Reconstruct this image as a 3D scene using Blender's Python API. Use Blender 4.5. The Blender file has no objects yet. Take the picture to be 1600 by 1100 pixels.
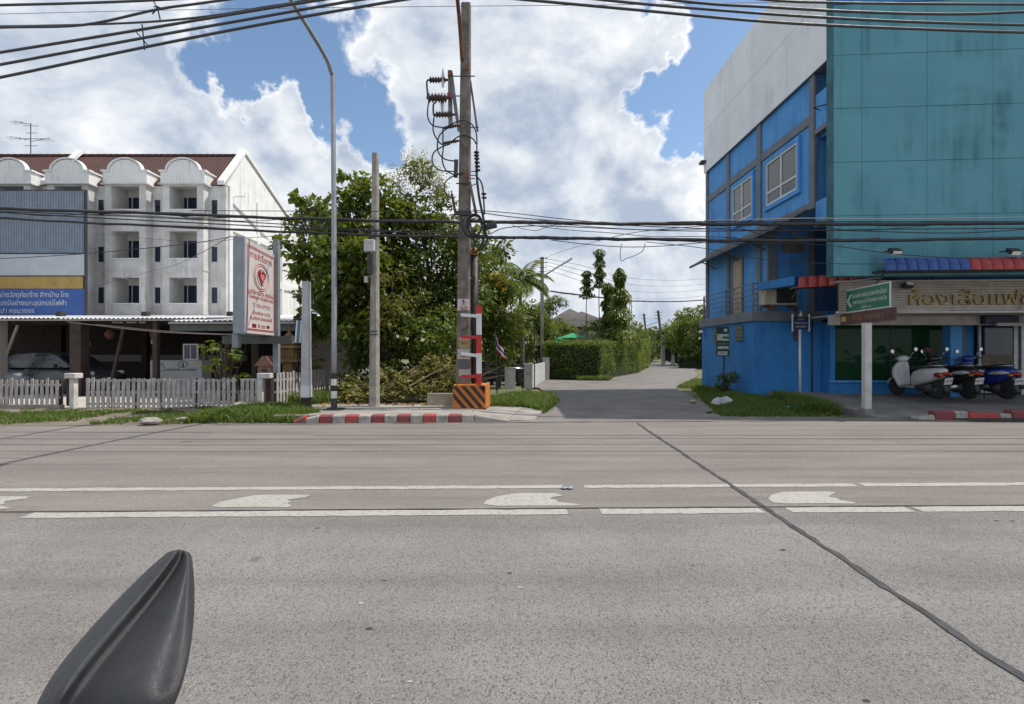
import bpy, math, random
import numpy as np
from mathutils import Vector, Matrix, noise as mnoise
random.seed(7); RNG = np.random.default_rng(11)
S = bpy.context.scene
COL = S.collection
R = math.radians
# ------------------------------------------------------------------ camera
EYE = 1.5
cam = bpy.data.cameras.new('camera'); cam.sensor_width = 36; cam.lens = 18; cam.clip_start = .05; cam.clip_end = 3000
co = bpy.data.objects.new('camera', cam); COL.objects.link(co)
co.location = (0, 0, EYE); co.rotation_euler = (R(90), 0, 0); S.camera = co
# ------------------------------------------------------------------ sun and sky
SUN_EL, SUN_AZ = R(61), R(81.5)
SUNV = Vector((math.sin(SUN_AZ)*math.cos(SUN_EL), math.cos(SUN_AZ)*math.cos(SUN_EL), math.sin(SUN_EL)))
sl = bpy.data.lights.new('sun', 'SUN'); sl.energy = 4.0; sl.angle = R(.4); sl.color = (1, .95, .87)
so = bpy.data.objects.new('sun', sl); COL.objects.link(so); so.rotation_euler = SUNV.to_track_quat('Z', 'Y').to_euler(); so.location = (20, 10, 40)
S.view_settings.view_transform = 'Standard'; S.view_settings.look = 'None'; S.view_settings.gamma = 1
S.view_settings.exposure = 0.15; S.view_settings.use_curve_mapping = False

class NT:
    """small helper to write node trees"""
    def __init__(s, tree): s.t = tree; s.n = tree.nodes; s.l = tree.links
    def node(s, kind, **kw):
        nd = s.n.new(kind)
        for k, v in kw.items():
            if k == 'ins':
                for i, x in v.items(): s.set(nd.inputs[i], x)
            else: setattr(nd, k, v)
        return nd
    def set(s, sock, x):
        if hasattr(x, 'is_output') or isinstance(x, bpy.types.NodeSocket): s.l.new(x, sock)
        else:
            if hasattr(sock.default_value, '__len__') and not hasattr(x, '__len__'): x = [x]*len(sock.default_value)
            if hasattr(sock.default_value, '__len__') and len(sock.default_value) == 4 and len(x) == 3: x = (*x, 1)
            sock.default_value = x
    def math(s, op, a, b=0, c=0, clamp=False):
        nd = s.node('ShaderNodeMath', operation=op, use_clamp=clamp); s.set(nd.inputs[0], a); s.set(nd.inputs[1], b); s.set(nd.inputs[2], c); return nd.outputs[0]
    def vmath(s, op, a, b=(0,0,0)):
        nd = s.node('ShaderNodeVectorMath', operation=op); s.set(nd.inputs[0], a); s.set(nd.inputs[1], b); return nd
    def mix(s, f, a, b, blend='MIX'):
        nd = s.node('ShaderNodeMix', data_type='RGBA', blend_type=blend); s.set(nd.inputs[0], f); s.set(nd.inputs[6], a); s.set(nd.inputs[7], b); return nd.outputs[2]
    def rng(s, v, a, b, c=0, d=1, smooth=False):
        nd = s.node('ShaderNodeMapRange', interpolation_type='SMOOTHSTEP' if smooth else 'LINEAR'); 
        for i, x in enumerate((v, a, b, c, d)): s.set(nd.inputs[i], x)
        return nd.outputs[0]
    def noise(s, vec, scale, detail=4, rough=.55, dist=0):
        nd = s.node('ShaderNodeTexNoise'); s.set(nd.inputs['Vector'], vec); s.set(nd.inputs['Scale'], scale); s.set(nd.inputs['Detail'], detail); s.set(nd.inputs['Roughness'], rough); s.set(nd.inputs['Distortion'], dist); return nd.outputs[0]
    def voro(s, vec, scale, feature='F1'):
        nd = s.node('ShaderNodeTexVoronoi', feature=feature); s.set(nd.inputs['Vector'], vec); s.set(nd.inputs['Scale'], scale); return nd

def pxdir(px, py): return Vector(((px-800)/800, 1, (550-py)/800)).normalized()
wd = bpy.data.worlds.new('World'); S.world = wd; wd.use_nodes = True
w = NT(wd.node_tree); w.n.clear()
sky = w.node('ShaderNodeTexSky', sky_type='NISHITA', sun_disc=False, sun_elevation=SUN_EL, sun_rotation=SUN_AZ, air_density=1.0, dust_density=.6, ozone_density=1.6)
tc = w.node('ShaderNodeTexCoord'); gdir = w.vmath('NORMALIZE', tc.outputs['Generated']).outputs[0]
sdir = w.vmath('MULTIPLY', gdir, (1, 1, 1.35)).outputs[0]
def cl_noise(v):
    big = w.noise(v, 2.6, 9, .57, .25)
    return big
n1 = cl_noise(sdir)
n2 = cl_noise(w.vmath('ADD', sdir, (.035, .005, .05)).outputs[0])
fine = w.noise(sdir, 9, 6, .6, .4)
vfine = w.noise(sdir, 30, 5, .65, .3)
dens = w.math('MULTIPLY_ADD', vfine, .14, w.math('MULTIPLY_ADD', fine, .42, w.math('ADD', n1, -.17)))
wn = w.node('ShaderNodeTexNoise'); w.set(wn.inputs['Vector'], gdir); wn.inputs['Scale'].default_value = 6.5; wn.inputs['Detail'].default_value = 7; wn.inputs['Roughness'].default_value = .54
wdir = w.vmath('NORMALIZE', w.vmath('ADD', gdir, w.vmath('MULTIPLY', w.vmath('SUBTRACT', wn.outputs['Color'], (.5,.5,.5)).outputs[0], (.42,.42,.42)).outputs[0]).outputs[0]).outputs[0]
# cloud banks and clear gaps of the sky in view: (direction, angular radius, weight)
for (px, py, rad, wt) in [(1062,205,5.5,-.30),(1125,110,8,-.32),(1000,235,4.5,-.22),(1140,10,8,-.26),(955,262,3,-.10),
                          (360,40,5,-.19),(440,105,4.2,-.20),(510,185,4.2,-.20),(575,245,4.2,-.19),(480,60,4,-.10),(620,200,3.5,-.08),(545,120,4,-.11),(650,60,3,-.06),
                          (1040,110,5.5,.20),(980,160,7,.16),(930,60,9,.16),(860,250,14,.20),(1055,285,5,.20),(1010,310,6,.20),(950,360,9,.18),(200,150,13,.22),(60,230,14,.22),(330,270,9,.2),(480,330,8,.2),(730,60,8,.16),(700,220,8,.14),(560,330,6,.12),(900,440,11,.12),(1050,430,8,.14)]:
    c = pxdir(px, py)
    dt = w.vmath('DOT_PRODUCT', wdir, tuple(c)).outputs['Value']
    fo = w.rng(dt, math.cos(R(rad*1.25)), math.cos(R(rad*.2)), 0, wt, True)
    dens = w.math('ADD', dens, fo)
mask = w.rng(dens, .515, .69, 0, 1, True)
lit = w.math('MULTIPLY_ADD', w.math('SUBTRACT', n1, n2), 4.0, .46, clamp=True)
soft = w.rng(dens, .60, .80, .42, -.08, True)
shade = w.math('ADD', w.math('ADD', lit, soft), w.math('MULTIPLY_ADD', fine, 1.3, -.66), clamp=True)
ccol = w.mix(shade, (4.1, 4.9, 6.1), (9.6, 9.7, 9.8))
skyc = w.mix(1, sky.outputs[0], (1.42, 1.48, 1.46), 'MULTIPLY')
haz = w.rng(w.node('ShaderNodeSeparateXYZ', ins={0: gdir}).outputs[2], -.02, .30, .6, 0, True)
skyc = w.mix(haz, skyc, (5.6, 6.7, 8.2))
fcol = w.mix(mask, skyc, ccol)
bg = w.node('ShaderNodeBackground', ins={0: fcol, 1: .1})
w.l.new(bg.outputs[0], w.node('ShaderNodeOutputWorld').inputs[0])
wd.cycles.sampling_method = 'MANUAL'; wd.cycles.sample_map_resolution = 512

# ------------------------------------------------------------------ helpers
def W(px, py, d): return Vector(((px-800)/800*d, d, EYE+(550-py)/800*d))     # a photo direction at distance d
def Zp(py, d): return EYE+(550-py)/800*d
def Xp(px, d): return (px-800)/800*d
def G(px, py, z=0):
    d = (EYE-z)*800/(py-550); return Vector(((px-800)/800*d, d, z))

LOC = {}
def thing(name, label, cat, loc=(0,0,0), group=None):
    o = bpy.data.objects.new(name, None); COL.objects.link(o); o.location = loc; o.empty_display_size = .2
    LOC[o.name] = Vector(loc); return tag(o, label, cat, group)
def tag(o, label=None, cat=None, group=None, kind=None):
    if label: o['label'] = label
    if cat: o['category'] = cat
    if group: o['group'] = group
    if kind: o['kind'] = kind
    return o
def origin(p): return LOC.get(p.name, Vector((0,0,0))) if p else Vector((0,0,0))

class B:
    def __init__(s): s.v = []; s.f = []; s.m = []
    def add(s, vs, fs, mi=0):
        k = len(s.v); s.v += [tuple(p) for p in vs]
        for f in fs: s.f.append([i+k for i in f]); s.m.append(mi)
        return s
    def box(s, x0, x1, y0, y1, z0, z1, mi=0):
        return s.add([(x0,y0,z0),(x1,y0,z0),(x1,y1,z0),(x0,y1,z0),(x0,y0,z1),(x1,y0,z1),(x1,y1,z1),(x0,y1,z1)],
                     [(0,3,2,1),(4,5,6,7),(0,1,5,4),(1,2,6,5),(2,3,7,6),(3,0,4,7)], mi)
    def obox(s, c, sz, rz=0, rx=0, ry=0, mi=0):
        M = Matrix.Translation(c) @ Matrix.Rotation(rz,4,'Z') @ Matrix.Rotation(ry,4,'Y') @ Matrix.Rotation(rx,4,'X')
        h = [x/2 for x in sz]
        vs = [M @ Vector((a*h[0],b*h[1],d*h[2])) for d in (-1,1) for a,b in ((-1,-1),(1,-1),(1,1),(-1,1))]
        return s.add(vs, [(0,3,2,1),(4,5,6,7),(0,1,5,4),(1,2,6,5),(2,3,7,6),(3,0,4,7)], mi)
    def bar(s, p0, p1, wd, th, up=(0,0,1), mi=0):
        p0, p1 = Vector(p0), Vector(p1); d = (p1-p0).normalized(); u = Vector(up)
        if abs(d.dot(u)) > .98: u = Vector((0,1,0))
        a = d.cross(u).normalized()*wd/2; b = a.cross(d).normalized()*th/2
        vs = [q+i*a+j*b for q in (p0,p1) for i,j in ((-1,-1),(1,-1),(1,1),(-1,1))]
        return s.add(vs, [(0,3,2,1),(4,5,6,7),(0,1,5,4),(1,2,6,5),(2,3,7,6),(3,0,4,7)], mi)
    def tube(s, pts, r, n=8, cap=True, mi=0, flat=1):
        pts = [Vector(p) for p in pts]; k = len(pts); rs = r if hasattr(r,'__len__') else [r]*k
        rings = []; pu = None
        for i, p in enumerate(pts):
            d = (pts[min(i+1,k-1)]-pts[max(i-1,0)]).normalized()
            u = pu or (Vector((0,0,1)) if abs(d.z) < .9 else Vector((1,0,0)))
            u = (u-d*u.dot(d)).normalized(); pu = u; v = d.cross(u)
            rings.append([p+(u*math.cos(t)*flat+v*math.sin(t))*rs[i] for t in [2*math.pi*j/n for j in range(n)]])
        return s.loft(rings, cap, mi)
    def loft(s, rings, cap=True, mi=0, closed=True):
        n = len(rings[0]); vs = [p for q in rings for p in q]; fs = []
        for i in range(len(rings)-1):
            for j in range(n if closed else n-1):
                a, b = i*n+j, i*n+(j+1)%n; fs.append((a, b, b+n, a+n))
        if cap: fs += [tuple(reversed(range(n))), tuple(range(len(vs)-n, len(vs)))]
        return s.add(vs, fs, mi)
    def cyl(s, p0, p1, r0, r1=None, n=12, mi=0): return s.tube([p0,p1], [r0, r0 if r1 is None else r1], n, True, mi)
    def lathe(s, prof, c, n=16, axis='Z', mi=0):
        M = {'Z': Matrix.Identity(3), 'Y': Matrix.Rotation(R(90),3,'X'), 'X': Matrix.Rotation(R(90),3,'Y')}[axis]; c = Vector(c)
        return s.loft([[c+M@Vector((r*math.cos(2*math.pi*j/n), r*math.sin(2*math.pi*j/n), z)) for j in range(n)] for r, z in prof], True, mi)
    def ext(s, poly, a0, a1, axis='y', mi=0):
        f = {'y': lambda p,a: (p[0],a,p[1]), 'x': lambda p,a: (a,p[0],p[1]), 'z': lambda p,a: (p[0],p[1],a)}[axis]
        return s.loft([[f(p,a0) for p in poly],[f(p,a1) for p in poly]], True, mi)
    def sheet(s, quad, off, mi=0):
        q = [Vector(p) for p in quad]; o = Vector(off); return s.loft([q,[p+o for p in q]], True, mi)
    def quad(s, a, b, c, d, mi=0): return s.add([a,b,c,d], [(0,1,2,3)], mi)
    def mesh(s, name, o=Vector((0,0,0)), smooth=False, mats=None):
        me = bpy.data.meshes.new(name); me.from_pydata([(p[0]-o[0],p[1]-o[1],p[2]-o[2]) for p in s.v], [], s.f)
        if any(s.m): me.polygons.foreach_set('material_index', s.m)
        if smooth: me.polygons.foreach_set('use_smooth', [True]*len(s.f))
        for m in (mats or []): me.materials.append(m)
        me.validate(); fixn(me); me.update(); return me
    def build(s, name, mat, parent=None, smooth=False, bev=0, base=False):
        o = origin(parent)
        if base and not parent:
            xs = np.array(s.v); o = Vector(((xs[:,0].min()+xs[:,0].max())/2, (xs[:,1].min()+xs[:,1].max())/2, xs[:,2].min()))
        me = s.mesh(name, o, smooth, mat if isinstance(mat,(list,tuple)) else [mat])
        return link(me, name, parent, o if not parent else (0,0,0), bev=bev)
import bmesh
def fixn(me):
    bm = bmesh.new(); bm.from_mesh(me); bmesh.ops.recalc_face_normals(bm, faces=bm.faces); bm.to_mesh(me); bm.free()
def link(me, name, parent=None, loc=(0,0,0), rot=(0,0,0), scale=None, bev=0):
    ob = bpy.data.objects.new(name, me); COL.objects.link(ob); ob.location = loc; ob.rotation_euler = rot
    if scale: ob.scale = scale
    if parent:
        ob.parent = parent; LOC[ob.name] = origin(parent)
    if bev:
        m = ob.modifiers.new('bevel','BEVEL'); m.width = bev; m.segments = 2; m.limit_method = 'ANGLE'; m.angle_limit = R(40)
    return ob
def structure(o): o['kind'] = 'structure'; return o
def copy_tree(o, parent=None):
    c = o.copy(); COL.objects.link(c); c.parent = parent
    for ch in o.children: copy_tree(ch, c)
    return c
def text(s, size, loc, mat, parent, name='lettering', width=None, rz=0, rx=R(90), ext=.004, align='CENTER', ry=0, M=None):
    cu = bpy.data.curves.new('t','FONT'); cu.body = s; cu.size = size; cu.align_x = align; cu.align_y = 'CENTER'; cu.extrude = ext; cu.resolution_u = 3
    to = bpy.data.objects.new('t', cu); COL.objects.link(to)
    bpy.context.view_layer.update()
    me = bpy.data.meshes.new_from_object(to.evaluated_get(bpy.context.evaluated_depsgraph_get()))
    bpy.data.objects.remove(to); bpy.data.curves.remove(cu)
    sx = 1
    if width and len(me.vertices):
        xs = [v.co.x for v in me.vertices]; sx = width/max(1e-6, max(xs)-min(xs))
    Mx = M or (Matrix.Translation(Vector(loc)) @ Matrix.Rotation(rz,4,'Z') @ Matrix.Rotation(ry,4,'Y') @ Matrix.Rotation(rx,4,'X'))
    me.transform(Matrix.Translation(-origin(parent)) @ Mx @ Matrix.Diagonal((sx,1,1,1)))
    me.materials.clear(); me.materials.append(mat); me.name = name
    return link(me, name, parent)
def catmull(pts, k=6):
    pts = [Vector(p) for p in pts]; out = []
    P = [2*pts[0]-pts[1]]+pts+[2*pts[-1]-pts[-2]]
    for i in range(1, len(P)-2):
        for j in range(k):
            t = j/k; a,b,c,d = P[i-1:i+3]
            out.append(.5*((2*b)+(c-a)*t+(2*a-5*b+4*c-d)*t*t+(3*b-a-3*c+d)*t**3))
    return out+[pts[-1]]

# ------------------------------------------------------------------ materials
MATS = {}
def new_mat(name):
    m = bpy.data.materials.new(name); m.use_nodes = True; t = NT(m.node_tree); t.n.clear()
    out = t.node('ShaderNodeOutputMaterial'); b = t.node('ShaderNodeBsdfPrincipled'); t.l.new(b.outputs[0], out.inputs[0])
    return m, t, b, out
def pos(t): return t.node('ShaderNodeNewGeometry').outputs['Position']
def pm(name, c, c2=None, scale=3, rough=.7, bump=0, bscale=40, metal=0, spec=.5, streak=None, sc=(0,0,0), edge=None, detail=5, contrast=(.35,.65)):
    """surface: two tones mixed by noise, optional vertical run-off streaks, optional fine bump"""
    if name in MATS: return MATS[name]
    m, t, b, out = new_mat(name); p = pos(t)
    col = c
    if c2: col = t.mix(t.rng(t.noise(p, scale, detail, .6), *contrast), c, c2)
    if streak:
        sv = t.vmath('MULTIPLY', p, (3.2,3.2,.22)).outputs[0]
        k = t.rng(t.noise(sv, streak, 4, .6), .49, .74)
        k = t.math('MULTIPLY', k, t.rng(t.noise(p, 1.1, 3), .4, .65))
        col = t.mix(k, col, sc)
    t.set(b.inputs['Base Color'], col); t.set(b.inputs['Roughness'], t.rng(t.noise(p, scale*2.3, 3), .3, .7, max(0,rough-.08), min(1,rough+.08)))
    b.inputs['Metallic'].default_value = metal; b.inputs['Specular IOR Level'].default_value = spec
    if bump:
        bn = t.node('ShaderNodeBump', ins={'Strength': bump, 'Distance': .02, 'Height': t.noise(p, bscale, 4, .6)}); t.l.new(bn.outputs[0], b.inputs['Normal'])
    MATS[name] = m; return m
def leaf_mat(name, c, c2, c3=None, trans=.35, rough=.5, p3=.15):
    if name in MATS: return MATS[name]
    m, t, b, out = new_mat(name); g = t.node('ShaderNodeNewGeometry'); r = g.outputs['Random Per Island']
    col = t.mix(r, c, c2)
    col = t.mix(t.rng(t.noise(g.outputs['Position'], 1.1, 3), .35, .65), col, t.mix(.5, col, c2))
    if c3: col = t.mix(t.math('GREATER_THAN', t.math('FRACT', t.math('MULTIPLY', r, 17.3)), 1-p3), col, c3)
    t.set(b.inputs['Base Color'], col); b.inputs['Roughness'].default_value = rough; b.inputs['Specular IOR Level'].default_value = .35
    tr = t.node('ShaderNodeBsdfTranslucent'); t.set(tr.inputs[0], t.mix(.6, col, (.35,.42,.03)))
    mx = t.node('ShaderNodeMixShader', ins={0: trans}); t.l.new(b.outputs[0], mx.inputs[1]); t.l.new(tr.outputs[0], mx.inputs[2]); t.l.new(mx.outputs[0], out.inputs[0])
    MATS[name] = m; return m
# ------------------------------------------------------------------ surfaces of the ground
def road_mat():
    m, t, b, out = new_mat('worn_concrete_road'); p = pos(t)
    sp = t.node('ShaderNodeSeparateXYZ', ins={0: p}); x, y = sp.outputs[0], sp.outputs[1]
    yy = t.math('SUBTRACT', y, t.math('MULTIPLY', x, .022))
    wob = t.math('MULTIPLY_ADD', t.noise(p, 3, 3), .12, yy)
    far = t.rng(wob, 4.72, 4.80)                      # the smoother slab beyond the joint
    base = t.mix(t.rng(t.noise(p, .7, 6, .62), .3, .7), (.176,.163,.152), (.255,.237,.222))
    base2 = t.mix(t.rng(t.noise(t.vmath('MULTIPLY', p, (.35,1.6,1)).outputs[0], 1.2, 6, .6), .3, .7), (.182,.160,.145), (.250,.222,.202))
    v1 = t.voro(p, 64); v2 = t.voro(p, 125)
    r1 = t.node('ShaderNodeSeparateColor', ins={0: v1.outputs['Color']}).outputs
    r2 = t.node('ShaderNodeSeparateColor', ins={0: v2.outputs['Color']}).outputs
    s1 = t.math('MULTIPLY', t.rng(v1.outputs['Distance'], .52, .30), t.math('GREATER_THAN', r1[0], .45))
    s2 = t.math('MULTIPLY', t.rng(v2.outputs['Distance'], .5, .25), t.math('GREATER_THAN', r2[0], .35))
    st = t.mix(t.math('POWER', r1[1], 1.15), (.085,.078,.072), (.36,.34,.315)); st2 = t.mix(t.math('POWER', r2[1], 1.5), (.07,.065,.06), (.30,.285,.265))
    near = t.mix(t.math('MULTIPLY', s1, .75), t.mix(t.math('MULTIPLY', s2, .8), base, st2), st)
    pit = t.math('MULTIPLY', t.rng(t.noise(p, 58, 4, .72), .60, .72), t.rng(t.noise(p, 1.7, 4, .6), .36, .64, .3, .95))
    near = t.mix(pit, near, (.045,.043,.041))
    farc = t.mix(t.math('MULTIPLY', s2, .22), base2, st2)
    # wheel-polished bands and oil dirt along the lanes
    lane = t.noise(t.vmath('MULTIPLY', p, (.05,1.5,1)).outputs[0], 2.2, 5, .65)
    farc = t.mix(t.rng(lane, .48, .75, 0, .55), farc, (.10,.09,.082))
    near = t.mix(t.rng(t.noise(t.vmath('MULTIPLY', p, (.5,1,1)).outputs[0], .9, 4, .6), .52, .8, 0, .45), near, (.115,.108,.102))
    wp_ = t.noise(t.vmath('MULTIPLY', p, (.06,1.0,1)).outputs[0], 1.4, 5, .6)
    near = t.mix(t.rng(wp_, .47, .68, 0, .5), near, (.11,.104,.098)); near = t.mix(t.rng(wp_, .46, .3, 0, .35), near, (.27,.25,.235))
    col = t.mix(far, near, farc)
    spot = t.rng(t.noise(p, 2.3, 2, .4), .73, .78, 0, .6); col = t.mix(spot, col, (.06,.057,.055))
    t.set(b.inputs['Base Color'], col); b.inputs['Roughness'].default_value = .82; b.inputs['Specular IOR Level'].default_value = .3
    h = t.math('ADD', t.math('MULTIPLY', s1, .5), t.math('MULTIPLY_ADD', s2, .3, t.math('MULTIPLY', pit, -.9)))
    bn = t.node('ShaderNodeBump', ins={'Strength': .9, 'Distance': .009, 'Height': h}); t.l.new(bn.outputs[0], b.inputs['Normal'])
    return m
ROAD = road_mat()
def paint_mat():
    m, t, b, out = new_mat('worn_white_road_paint'); p = pos(t)
    k = t.rng(t.noise(p, 22, 6, .75), .51, .62, 0, .75); k2 = t.rng(t.noise(p, 3.5, 4, .6), .5, .75, 0, .5)
    col = t.mix(k2, t.mix(k, (.36,.345,.31), (.17,.155,.14)), (.27,.255,.225))
    t.set(b.inputs['Base Color'], col); b.inputs['Roughness'].default_value = .7; return m
PAINT = paint_mat()
TAR = pm('black_joint_sealant', (.028,.029,.032), (.06,.06,.062), 9, .75, .5, 60)
LANE = pm('old_lane_concrete', (.20,.18,.163), (.135,.122,.112), 1.1, .85, .35, 60, streak=None)
DIRT = pm('dry_verge_soil', (.22,.18,.14), (.13,.105,.08), 2.2, .95, .8, 30)
SOIL = pm('bare_ground_soil', (.16,.15,.07), (.09,.10,.04), .6, .95, .6, 12)
PAVE = pm('pavement_concrete', (.33,.30,.275), (.21,.19,.17), 2.0, .85, .35, 55)
CONC = pm('weathered_pole_concrete', (.235,.20,.172), (.115,.098,.084), 5, .9, .6, 45, streak=2.2, sc=(.07,.065,.06))
CONC2 = pm('pale_pole_concrete', (.40,.37,.32), (.25,.23,.20), 4, .9, .5, 45, streak=2.2, sc=(.12,.11,.10))
YARD = pm('yard_concrete', (.50,.46,.41), (.36,.33,.29), 1.5, .85, .2, 40)
RED = pm('worn_red_kerb_paint', (.27,.045,.05), (.14,.065,.06), 9, .8, .5, 50, contrast=(.4,.7))
WHT = pm('worn_white_kerb_paint', (.42,.385,.35), (.2,.18,.16), 9, .85, .5, 50, contrast=(.35,.7))
KRED = pm('chipped_red_kerb_paint', (.45,.05,.05), (.13,.09,.08), 9, .8, .5, 40, contrast=(.45,.6))

def hgrid(x0, x1, y0, y1, nx, ny, fz, inside=None):
    """height-field patch"""
    b = B(); idx = {}
    xs = [x0+(x1-x0)*i/nx for i in range(nx+1)]; ys = [y0+(y1-y0)*j/ny for j in range(ny+1)]
    for j, y in enumerate(ys):
        for i, x in enumerate(xs): b.v.append((x, y, fz(x,y)))
    for j in range(ny):
        for i in range(nx):
            cx, cy = (xs[i]+xs[i+1])/2, (ys[j]+ys[j+1])/2
            if inside is None or inside(cx, cy):
                k = j*(nx+1)+i; b.f.append([k,k+1,k+nx+2,k+nx+1]); b.m.append(0)
    return b
def nz(x, y, s=1.0, o=0.0): return mnoise.noise(Vector((x*s, y*s, o)))
def inpoly(poly):
    def f(x, y):
        c = False; n = len(poly)
        for i in range(n):
            (xa, ya), (xb, yb) = poly[i], poly[(i+1)%n]
            if (ya > y) != (yb > y) and x < (xb-xa)*(y-ya)/(yb-ya)+xa: c = not c
        return c
    return f
def edist(poly, x, y):
    m = 1e9; n = len(poly)
    for i in range(n):
        a, c = Vector(poly[i]), Vector(poly[(i+1)%n]); p = Vector((x,y)); d = c-a
        t = max(0, min(1, (p-a).dot(d)/max(1e-9,d.length_squared))); m = min(m, (p-a-d*t).length)
    return m
def edge_y(x): return 10.95+.045*x
# ground sheet to the horizon
structure(B().quad((-1500,-40,-.06),(1500,-40,-.06),(1500,2500,-.06),(-1500,2500,-.06)).build('ground', SOIL))
# main road
rb = B(); n = 40
for i in range(n+1):
    x = -60+120*i/n; rb.v += [(x,-9,0),(x,edge_y(x)+.02*math.sin(i*2.1),0)]
for i in range(n): rb.f.append([2*i,2*i+2,2*i+3,2*i+1]); rb.m.append(0)
road = structure(rb.build('main_road', ROAD))
def ribbon(pts, wid, z, seed, rough=.012, wvar=0):
    """flat strip with ragged edges along pts"""
    b = B(); P = [Vector(p) for p in pts]; rs = random.Random(seed)
    for i, p in enumerate(P):
        d = (P[min(i+1,len(P)-1)]-P[max(i-1,0)]).normalized(); a = Vector((-d.y,d.x))*(wid/2)
        k = 1+wvar*mnoise.noise(Vector((i*.35, seed, 0)))
        e1, e2 = rs.gauss(0,rough), rs.gauss(0,rough); nn = a.normalized()
        q1, q2 = p+a*k+nn*e1, p-a*k+nn*e2
        b.v += [(q1.x,q1.y,z),(q2.x,q2.y,z)]
    for i in range(len(P)-1): b.f.append([2*i,2*i+1,2*i+3,2*i+2]); b.m.append(0)
    return b
def seg(x0, y0, x1, y1, k): return [(x0+(x1-x0)*i/k, y0+(y1-y0)*i/k) for i in range(k+1)]
YN = lambda x: 4.79+.022*x
YF = lambda x: 5.68+.022*x
# solid lane lines, broken where the paint was renewed
for i, (a, c) in enumerate([(-30,-5.9),(-4.45,.52),(.83,2.36),(2.62,3.78),(3.86,30)]):
    ribbon(seg(a,YN(a),c,YN(c),int((c-a)*9)), .155, .004, i, .006).build('lane_line', PAINT, road)
for i, (a, c) in enumerate([(-30,.58),(.80,3.86),(3.94,30)]):
    ribbon(seg(a,YF(a),c,YF(c),int((c-a)*9)), .125, .004, 20+i, .007).build('lane_line', PAINT, road)
# broad chevron blocks between the lines
for i, cx in enumerate([-8.15,-5.33,-2.52,.15,3.02,5.85,8.7]):
    rs = random.Random(i); y = YN(cx)+.42; L = .80; H = .44
    pts = [(-L/2-.03,-H*.42),(-L/2+.0,-H*.12),(-L/2+.10,H*.22),(-L/2+.24,H*.46),(-.05,H/2),(L/2-.05,H/2),(L/2+.04,H*.46),(L/2-.01,H*.30),(L/2-.12,H*.16),(L/2-.15,H*.05),(L/2-.09,-H*.08),(L/2-.10,-H*.2),(L/2+.0,-H*.40),(L/2-.03,-H/2),(.1,-H*.48),(-L/2+.1,-H/2)]
    if i % 2: pts[6] = (L/2-.08,H*.46); pts[12] = (L/2+.14,-H*.44); pts[13] = (L/2+.02,-H/2)
    b = B(); b.add([(cx+px+rs.gauss(0,.012), y+py+rs.gauss(0,.006), .004) for px,py in pts], [tuple(range(len(pts)))])
    b.build('chevron_mark', PAINT, road)
# sealed joints: across the road, and along the near line
jp = [(2.27+.033*y+.008*mnoise.noise(Vector((y*1.2,3,0)))+.014*mnoise.noise(Vector((y*5.2,8,0))), y) for y in np.linspace(-3, 10.75, 150)]
ribbon(jp, .050, .006, 5, .006, .7).build('joint_sealant', TAR, road)
ribbon(seg(-30,YN(-30)+.105,30,YN(30)+.105,260), .022, .006, 6, .004, .9).build('joint_sealant', TAR, road)
ribbon(seg(-30,edge_y(-30)-.12,30,edge_y(30)-.12,200), .03, .006, 7, .008, 1.2).build('joint_sealant', TAR, road)
for i in range(26):                                # small tar and rubber specks on the slab
    x, y = random.uniform(-3,6), random.uniform(1.6,4.6); b = B(); k = 7; r = random.uniform(.006,.016)
    b.add([(x+r*1.9*math.cos(j*6.28/k)*random.uniform(.6,1.2), y+r*math.sin(j*6.28/k)*random.uniform(.6,1.2), .003) for j in range(k)], [tuple(range(k))])
    b.build('tar_spot', TAR if i % 3 else PAINT, road)

# side lane curving away to the right
L = [(-.9,10.88),(.35,12.1),(1.15,14.2),(1.5,16.5),(1.2,20),(1.0,24),(1.3,27.6),(3.2,27.2),(4.9,27.9),(6.6,32),(9.0,40),(12.2,50),(17.0,64),(24,78),(36,90)]
Rr = [(9.2,11.36),(5.0,12.3),(5.2,13.2),(5.6,15),(6.2,18),(6.9,21.5),(8.4,25),(9.6,27.5),(11.6,32),(13.0,36),(15,42),(18.5,50),(24,60),(31,69),(42,78)]
b = B()
LL = catmull([Vector((*p,.004)) for p in L], 4); RR = catmull([Vector((*p,.004)) for p in Rr], 4)
for p, q in zip(LL, RR): b.v += [tuple(p), tuple(q)]
for i in range(len(LL)-1): b.f.append([2*i,2*i+1,2*i+3,2*i+2]); b.m.append(0)
lane = structure(b.build('side_lane', LANE))
b = B()
b.add([(x,y,.002) for x,y in [(-6,21.5),(1.5,21.5),(1.5,26.9),(-6,26.9)]], [(0,1,2,3)])
structure(b.build('driveway', pm('driveway_concrete',(.22,.20,.175),(.16,.145,.13),1.3,.88,.3,50)))
for i, pts in enumerate([[(1.4,13.2),(2.6,13.6),(3.9,13.5),(5.1,13.9)],[(2.6,16.6),(4.0,17.6),(5.6,17.3)],[(3.3,24.5),(5.0,25.2),(7.2,24.8)],[(4.9,19.5),(5.6,20.3),(6.1,20.2)]]):
    ribbon([p.to_2d() for p in catmull([Vector((*p,0)) for p in pts],12)], .03, .008, 40+i, .012, 1.2).build('crack', TAR, lane)

# verge left of the pavement: soil height-field that dips under the road edge
def verge_z(x, y):
    t = min(1, max(0, (y-edge_y(x))/.5)); r = max(0, 1-abs(x+5.6)/2.2)
    return -.03+t*(.07+.05*nz(x,y,.9)+.03*nz(x,y,3.1,5))+.10*r*t
structure(hgrid(-26,-4.75,9.6,13.6,120,40,verge_z).build('verge', DIRT, smooth=True))
structure(B().box(-40,-4.0,13.6,40,-.2,.03).build('yard', YARD))
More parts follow.
